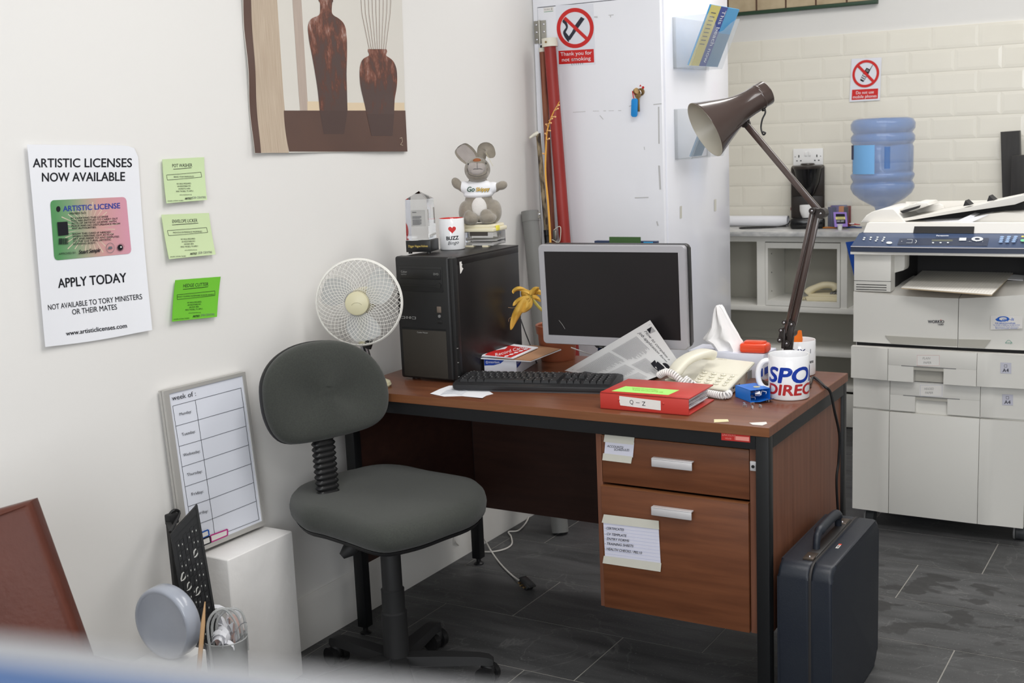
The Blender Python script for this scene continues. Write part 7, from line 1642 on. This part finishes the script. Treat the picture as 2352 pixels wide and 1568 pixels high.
b = MB(); p = Print(b, lambda x, y, lf=0: at(x, y, 1, Y0-.0085)-Vector((0, lf, 0))); M_tl = mat('teal_print', (60, 150, 130), .5); p.line([(2309+16*i/10-0, 788-7*sin(pi*i/10)) for i in range(11)], .8, M_tl); p.text(2317, 788.5, 3.5, 'energy', M_tl, w=15); b.build('energy_mark', eR)

# left pillar, output cavity, scanner deck
zp0, zp1 = .846, .978; xp = 1.170
b = MB(); b.box((CX0+.001, Y0, zp0), (xp, Y0+.42, zp1), M_cop, bev=.002)
for k in range(3): b.box((CX0+.009, Y0-.0006, .851+.0085*k), (xp-.014, Y0+.003, .8535+.0085*k), M_slot)
b.box((CX0, Y0-.0004, .8815), (xp+.0005, Y0+.003, .8830), M_slot); b.prism([(xp-.002, .905), (xp+.03, .915), (xp+.034, .925), (xp+.034, .978), (xp-.002, .978)], Y0+.05, Y0+.12, M_cop, XZ, bev=.002); b.build('left_pillar', co)
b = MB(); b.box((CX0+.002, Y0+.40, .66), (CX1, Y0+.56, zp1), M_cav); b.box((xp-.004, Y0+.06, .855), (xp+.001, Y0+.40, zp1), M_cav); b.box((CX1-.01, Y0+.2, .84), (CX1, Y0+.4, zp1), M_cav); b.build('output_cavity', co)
b = MB(); b.hexa([(CX0+.01, Y0+.02, .975), (CX1, Y0+.02, .968), (CX1, Y0+.55, .955), (CX0+.01, Y0+.55, .955), (CX0, Y0, .984), (CX1+.01, Y0, .984), (CX1+.01, Y0+.56, 1.03), (CX0, Y0+.56, 1.03)], M_copd)
b.box((CX0-.004, Y0-.030, .9765), (CX1+.01, Y0+.03, .986), M_cop2, bev=.001); b.line_ = None
for i in range(9):
    for j in range(4): c = Vector((1.545+.006*i, Y0+.075, .9655)); 
b.box((1.20, Y0-.032, .978), (1.345, Y0-.026, .991), M_cop2, bev=.001); b.build('scanner_deck', co)
# control panel: navy fascia and sloping face
zf0, zf1 = .9865, 1.0035; ytp, ztp = Y0+.085, 1.039
b = MB(); n_ = 16
def fx(u): return CX0-.003+(CX1+.013-CX0)*u
def bl_(u): return .010*sin(pi*u)
b.grid(lambda u, v: (fx(u), Y0-.032-bl_(u)+.004*v, zf0+(zf1-zf0)*v), n_, 2, M_nav2)
b.grid(lambda u, v: (fx(u), (Y0-.028-bl_(u))*(1-v)+ytp*v, zf1+(ztp-zf1)*v), n_, 2, M_nav)
b.grid(lambda u, v: (fx(u), (Y0-.0325-bl_(u))*(1-v)+(Y0-.026-bl_(u))*v, zf1-.001+.002*v), n_, 1, M_sil)
b.add([(fx(0), Y0-.032, zf0), (fx(0), Y0+.1, zf0), (fx(0), ytp, ztp), (fx(0), Y0-.028, zf1)], [(0, 1, 2, 3), (3, 2, 1, 0)], M_nav2); b.build('control_panel', co, ang=20)
n_pan = Vector((0, -(ztp-zf1), (ytp-Y0+.033))).normalized(); ppan = Vector((1.3, Y0-.033, zf1+.0008))
cpn = lambda a, c: atp(a, c, ppan+n_pan*.0006, n_pan)
b = MB(); p = Print(b, lambda x, y, lf=0: cpn(x, y)+n_pan*lf)
def pz(x, y): return (1940+x/5.709, 440+y/5.709)
p.poly([pz(*a) for a in ((720, 612), (1895, 606), (1870, 715), (690, 700))][::-1], M_nav2)
p.poly([pz(*a) for a in ((1145, 628), (1415, 628), (1415, 652), (1140, 650))][::-1], mat('olive_lcd', (92, 96, 84), .3))
M_but = mat('pale_button', (208, 212, 214), .4)
for x, y in ((260, 605), (250, 628), (345, 602), (337, 628), (432, 600), (425, 626), (410, 648), (520, 604), (510, 628), (496, 650), (1160, 675), (1258, 675), (1355, 675)): p.ring(*pz(x, y), 0, 2.6, M_but, 12, .55)
p.ring(*pz(585, 676), 0, 7, M_but, 20, .4); p.ring(*pz(1740, 628), 6, 13.5, M_but, 24, .38); p.poly([pz(*a) for a in ((1505, 612), (1598, 612), (1592, 650), (1500, 650))][::-1], M_but)
p.line([pz(820, 634), pz(890, 634), pz(884, 680), pz(808, 680)], .6, M_but); p.line([pz(930, 640), pz(946, 660), pz(925, 684)], 1, M_but); p.text(*pz(750, 668), 3, '=', M_but); p.text(*pz(1640, 668), 2.4, '-+-', M_but, w=8); p.text(*pz(1725, 668), 2.4, 'o', M_but); p.text(*pz(1810, 670), 2.4, '//', M_but)
M_kb = mat('light_blue_key', (140, 168, 206), .35)
for i in range(3):
    for j in range(4): p.ring(*pz(2065-6*j+90*i-2*i*j, 602+23*j), 0, 5, M_kb, 14, .34)
p.ring(*pz(2338, 655), 0, 6, mat('mint_start_button', (120, 200, 150), .4), 16, .5); p.ring(*pz(2335, 604), 0, 3.4, mat('amber_button', (230, 200, 90), .4), 12, .5)
p.text(*pz(1285, 600), 2.6, 'Panasonic', M_paper, w=28, bold=.03); b.build('panel_keys', co)

# scanner lid and document feeder
yl = Y0+.085
b = MB(); zl0, zl1 = 1.040, 1.073
hx0, hx1 = X(2098, 535, yl), X(2237, 530, yl)
b.hexa([(CX0-.002+.012, yl, zl0), (CX1+.01, yl, zl0), (CX1+.01, yl+.45, zl0), (CX0+.01, yl+.45, zl0), (CX0+.02, yl+.012, zl1), (CX1+.01, yl+.012, zl1), (CX1+.01, yl+.45, zl1), (CX0+.02, yl+.45, zl1)], M_cop2)
b.hexa([(hx0, yl-.003, zl0+.0005), (hx1, yl-.003, zl0+.0005), (hx1, yl+.02, zl0+.0005), (hx0, yl+.02, zl0+.0005), (hx0+.002, yl+.004, zl0+.022), (hx1, yl+.004, zl0+.022), (hx1, yl+.02, zl0+.022), (hx0+.002, yl+.02, zl0+.022)], M_cav)
b.box((CX0+.002, yl+.002, zl0-.006), (CX1+.01, yl+.4, zl0), M_nav2); b.build('scanner_lid', co)
ya = yl+.045
A = lambda px, py: (X(px, py, ya), Z(px, py, ya))
feeder = [A(1977, 517), A(1982, 504), A(1990, 494), A(2003, 486), A(2022, 481), A(2050, 480), A(2053, 481), A(2080, 517)]
b = MB(); zf_ = zl1-.002; feeder = [(x, max(z, zf_)) for x, z in feeder]; feeder[0] = (feeder[0][0], zf_); feeder[-1] = (feeder[-1][0], zf_)
b.prism(feeder, ya, ya+.30, M_cop2, XZ, bev=.003)
hood = [A(2022, 481), A(2050, 479), (A(2075, 463)[0], A(2075, 466)[1]), A(2102, 466), A(2106, 472), A(2064, 487), A(2055, 487)]
b.prism([(x+.028, z-.004) for x, z in hood], ya+.06, ya+.22, M_cop2, XZ, bev=.004)
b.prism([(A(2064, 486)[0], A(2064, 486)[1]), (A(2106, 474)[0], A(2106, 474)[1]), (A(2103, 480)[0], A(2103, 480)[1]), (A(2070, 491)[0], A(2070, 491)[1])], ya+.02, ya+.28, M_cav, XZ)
b.build('feeder_housing', co)
b = MB(); tr = [A(2067, 503), A(2140, 491), A(2182, 484), A(2230, 475), A(2352, 447), A(2352, 462), A(2330, 470), A(2185, 491), A(2078, 508)]
b.prism(tr, ya+.01, ya+.03, M_cop2, XZ, bev=.001)
tr2 = [A(2067, 503), A(2140, 491), A(2182, 484), A(2230, 475), A(2352, 450), A(2352, 456), A(2185, 489), A(2072, 506)]
b.prism(tr2, ya+.03, ya+.26, M_cop, XZ, bev=.001)
yb2 = ya+.26; A2 = lambda px, py: (X(px, py, yb2), Z(px, py, yb2))
b.prism([A2(2106, 476), A2(2140, 470), A2(2160, 467), A2(2168, 472), A2(2170, 479), A2(2120, 489), A2(2080, 494)], yb2-.015, yb2, M_cop2, XZ, bev=.002)
b.prism([A2(2080, 463.5), A2(2352, 459), A2(2352, 500), A2(2080, 500)], yb2+.002, yb2+.014, M_cop2, XZ, bev=.002)
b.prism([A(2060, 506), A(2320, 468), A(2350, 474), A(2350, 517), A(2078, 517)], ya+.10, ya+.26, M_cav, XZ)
b.build('input_tray', co)
for px, py in ((2218, 473), (2273, 462), (2350, 460)):
    b = MB(); x_, z_ = A(px, py); b.prism([(x_-.012, z_-.002), (x_+.011, z_+.001), (x_-.006, z_+.017)], ya+.022, ya+.09, M_cav, XZ); b.build('paper_guide', co)
b = MB(); rsd = [A(2225, 517), A(2228, 500), A(2262, 493), A(2300, 489), A(2352, 487), A(2352, 517)]; rsd = [(x, max(z, zf_)) for x, z in rsd]; b.prism(rsd, ya+.02, ya+.25, M_cop2, XZ, bev=.006); b.build('exit_tray', co)
b = MB(); Yp = ya+.012
for k, q in enumerate(([(2078, 514), (2215, 512), (2240, 496), (2228, 494), (2200, 506), (2095, 511)], [(2210, 514), (2226, 513), (2272, 492), (2228, 500)])):
    v = [at(a, c, 1, Yp-.002*k) for a, c in q]; n = len(v); v2 = [w_+Vector((0, .09, .002)) for w_ in v]; b.add(v+v2, [tuple(range(n)), tuple(range(n, 2*n))[::-1]]+[(i, (i+1) % n, n+(i+1) % n, n+i) for i in range(n)], M_paper)
tag(b.build('loose_papers'), 'crumpled white papers lying under the document feeder tray of the copier', 'papers')
# castors
for x_, y_ in ((1.093, Y0+.055), (CX1-.022, Y0+.075), (1.093, Y0+.5), (CX1-.022, Y0+.5)):
    b = MB(); b.tube([(x_-.010, y_, .026), (x_-.016, y_, .026)], .026, M_grey, 24); b.tube([(x_-.008, y_, .026), (x_+.018, y_, .026)], .0255, mat('dark_grey_castor', (58, 60, 62), .4), 24); b.box((x_-.02, y_-.02, .05), (x_+.02, y_+.02, .078), M_cav); b.build('castor', co)
# lined pad on the output tray
b = MB(); zt5 = .872; U4 = [at(2070, 660, 2, zt5), at(2278, 676, 2, zt5), at(2327, 626, 2, zt5+.004), at(2119, 621, 2, zt5+.004)]
M_lp = mat('lined_paper', (216, 213, 206), .8)
p = sheet(b, U4[3], U4[2], U4[1], U4[0], 297, 210, M_lp, None, 4, 4, .001)
for i in range(30): p.rect(4+9.8*i, 4, 4.9+9.8*i, 206, mat('faint_grey_rule', (192, 188, 184), .8), 1, 2)
q = [v+Vector((0, 0, -.0012)) for v in U4]; n = 4; b.add(q+[v-Vector((0, 0, .003)) for v in q], [(3,2,1,0),(4,5,6,7),(0,1,5,4),(1,2,6,5),(2,3,7,6),(3,0,4,7)], mat('pad_card_backing', (190, 170, 140), .8))
tag(b.build('lined_pad'), 'lined pad of paper lying face up on the output tray of the copier', 'pad')
b = MB(); U5 = [at(2295, 640, 2, zt5), at(2350, 643, 2, zt5), at(2352, 632, 2, zt5+.002), at(2328, 630, 2, zt5+.002)]; sheet(b, U5[3], U5[2], U5[1], U5[0], 1, 1, M_paper, None, 2, 2, .002)
tag(b.build('paper_stack'), 'white printed sheets lying at the right behind the lined pad on the output tray', 'papers')
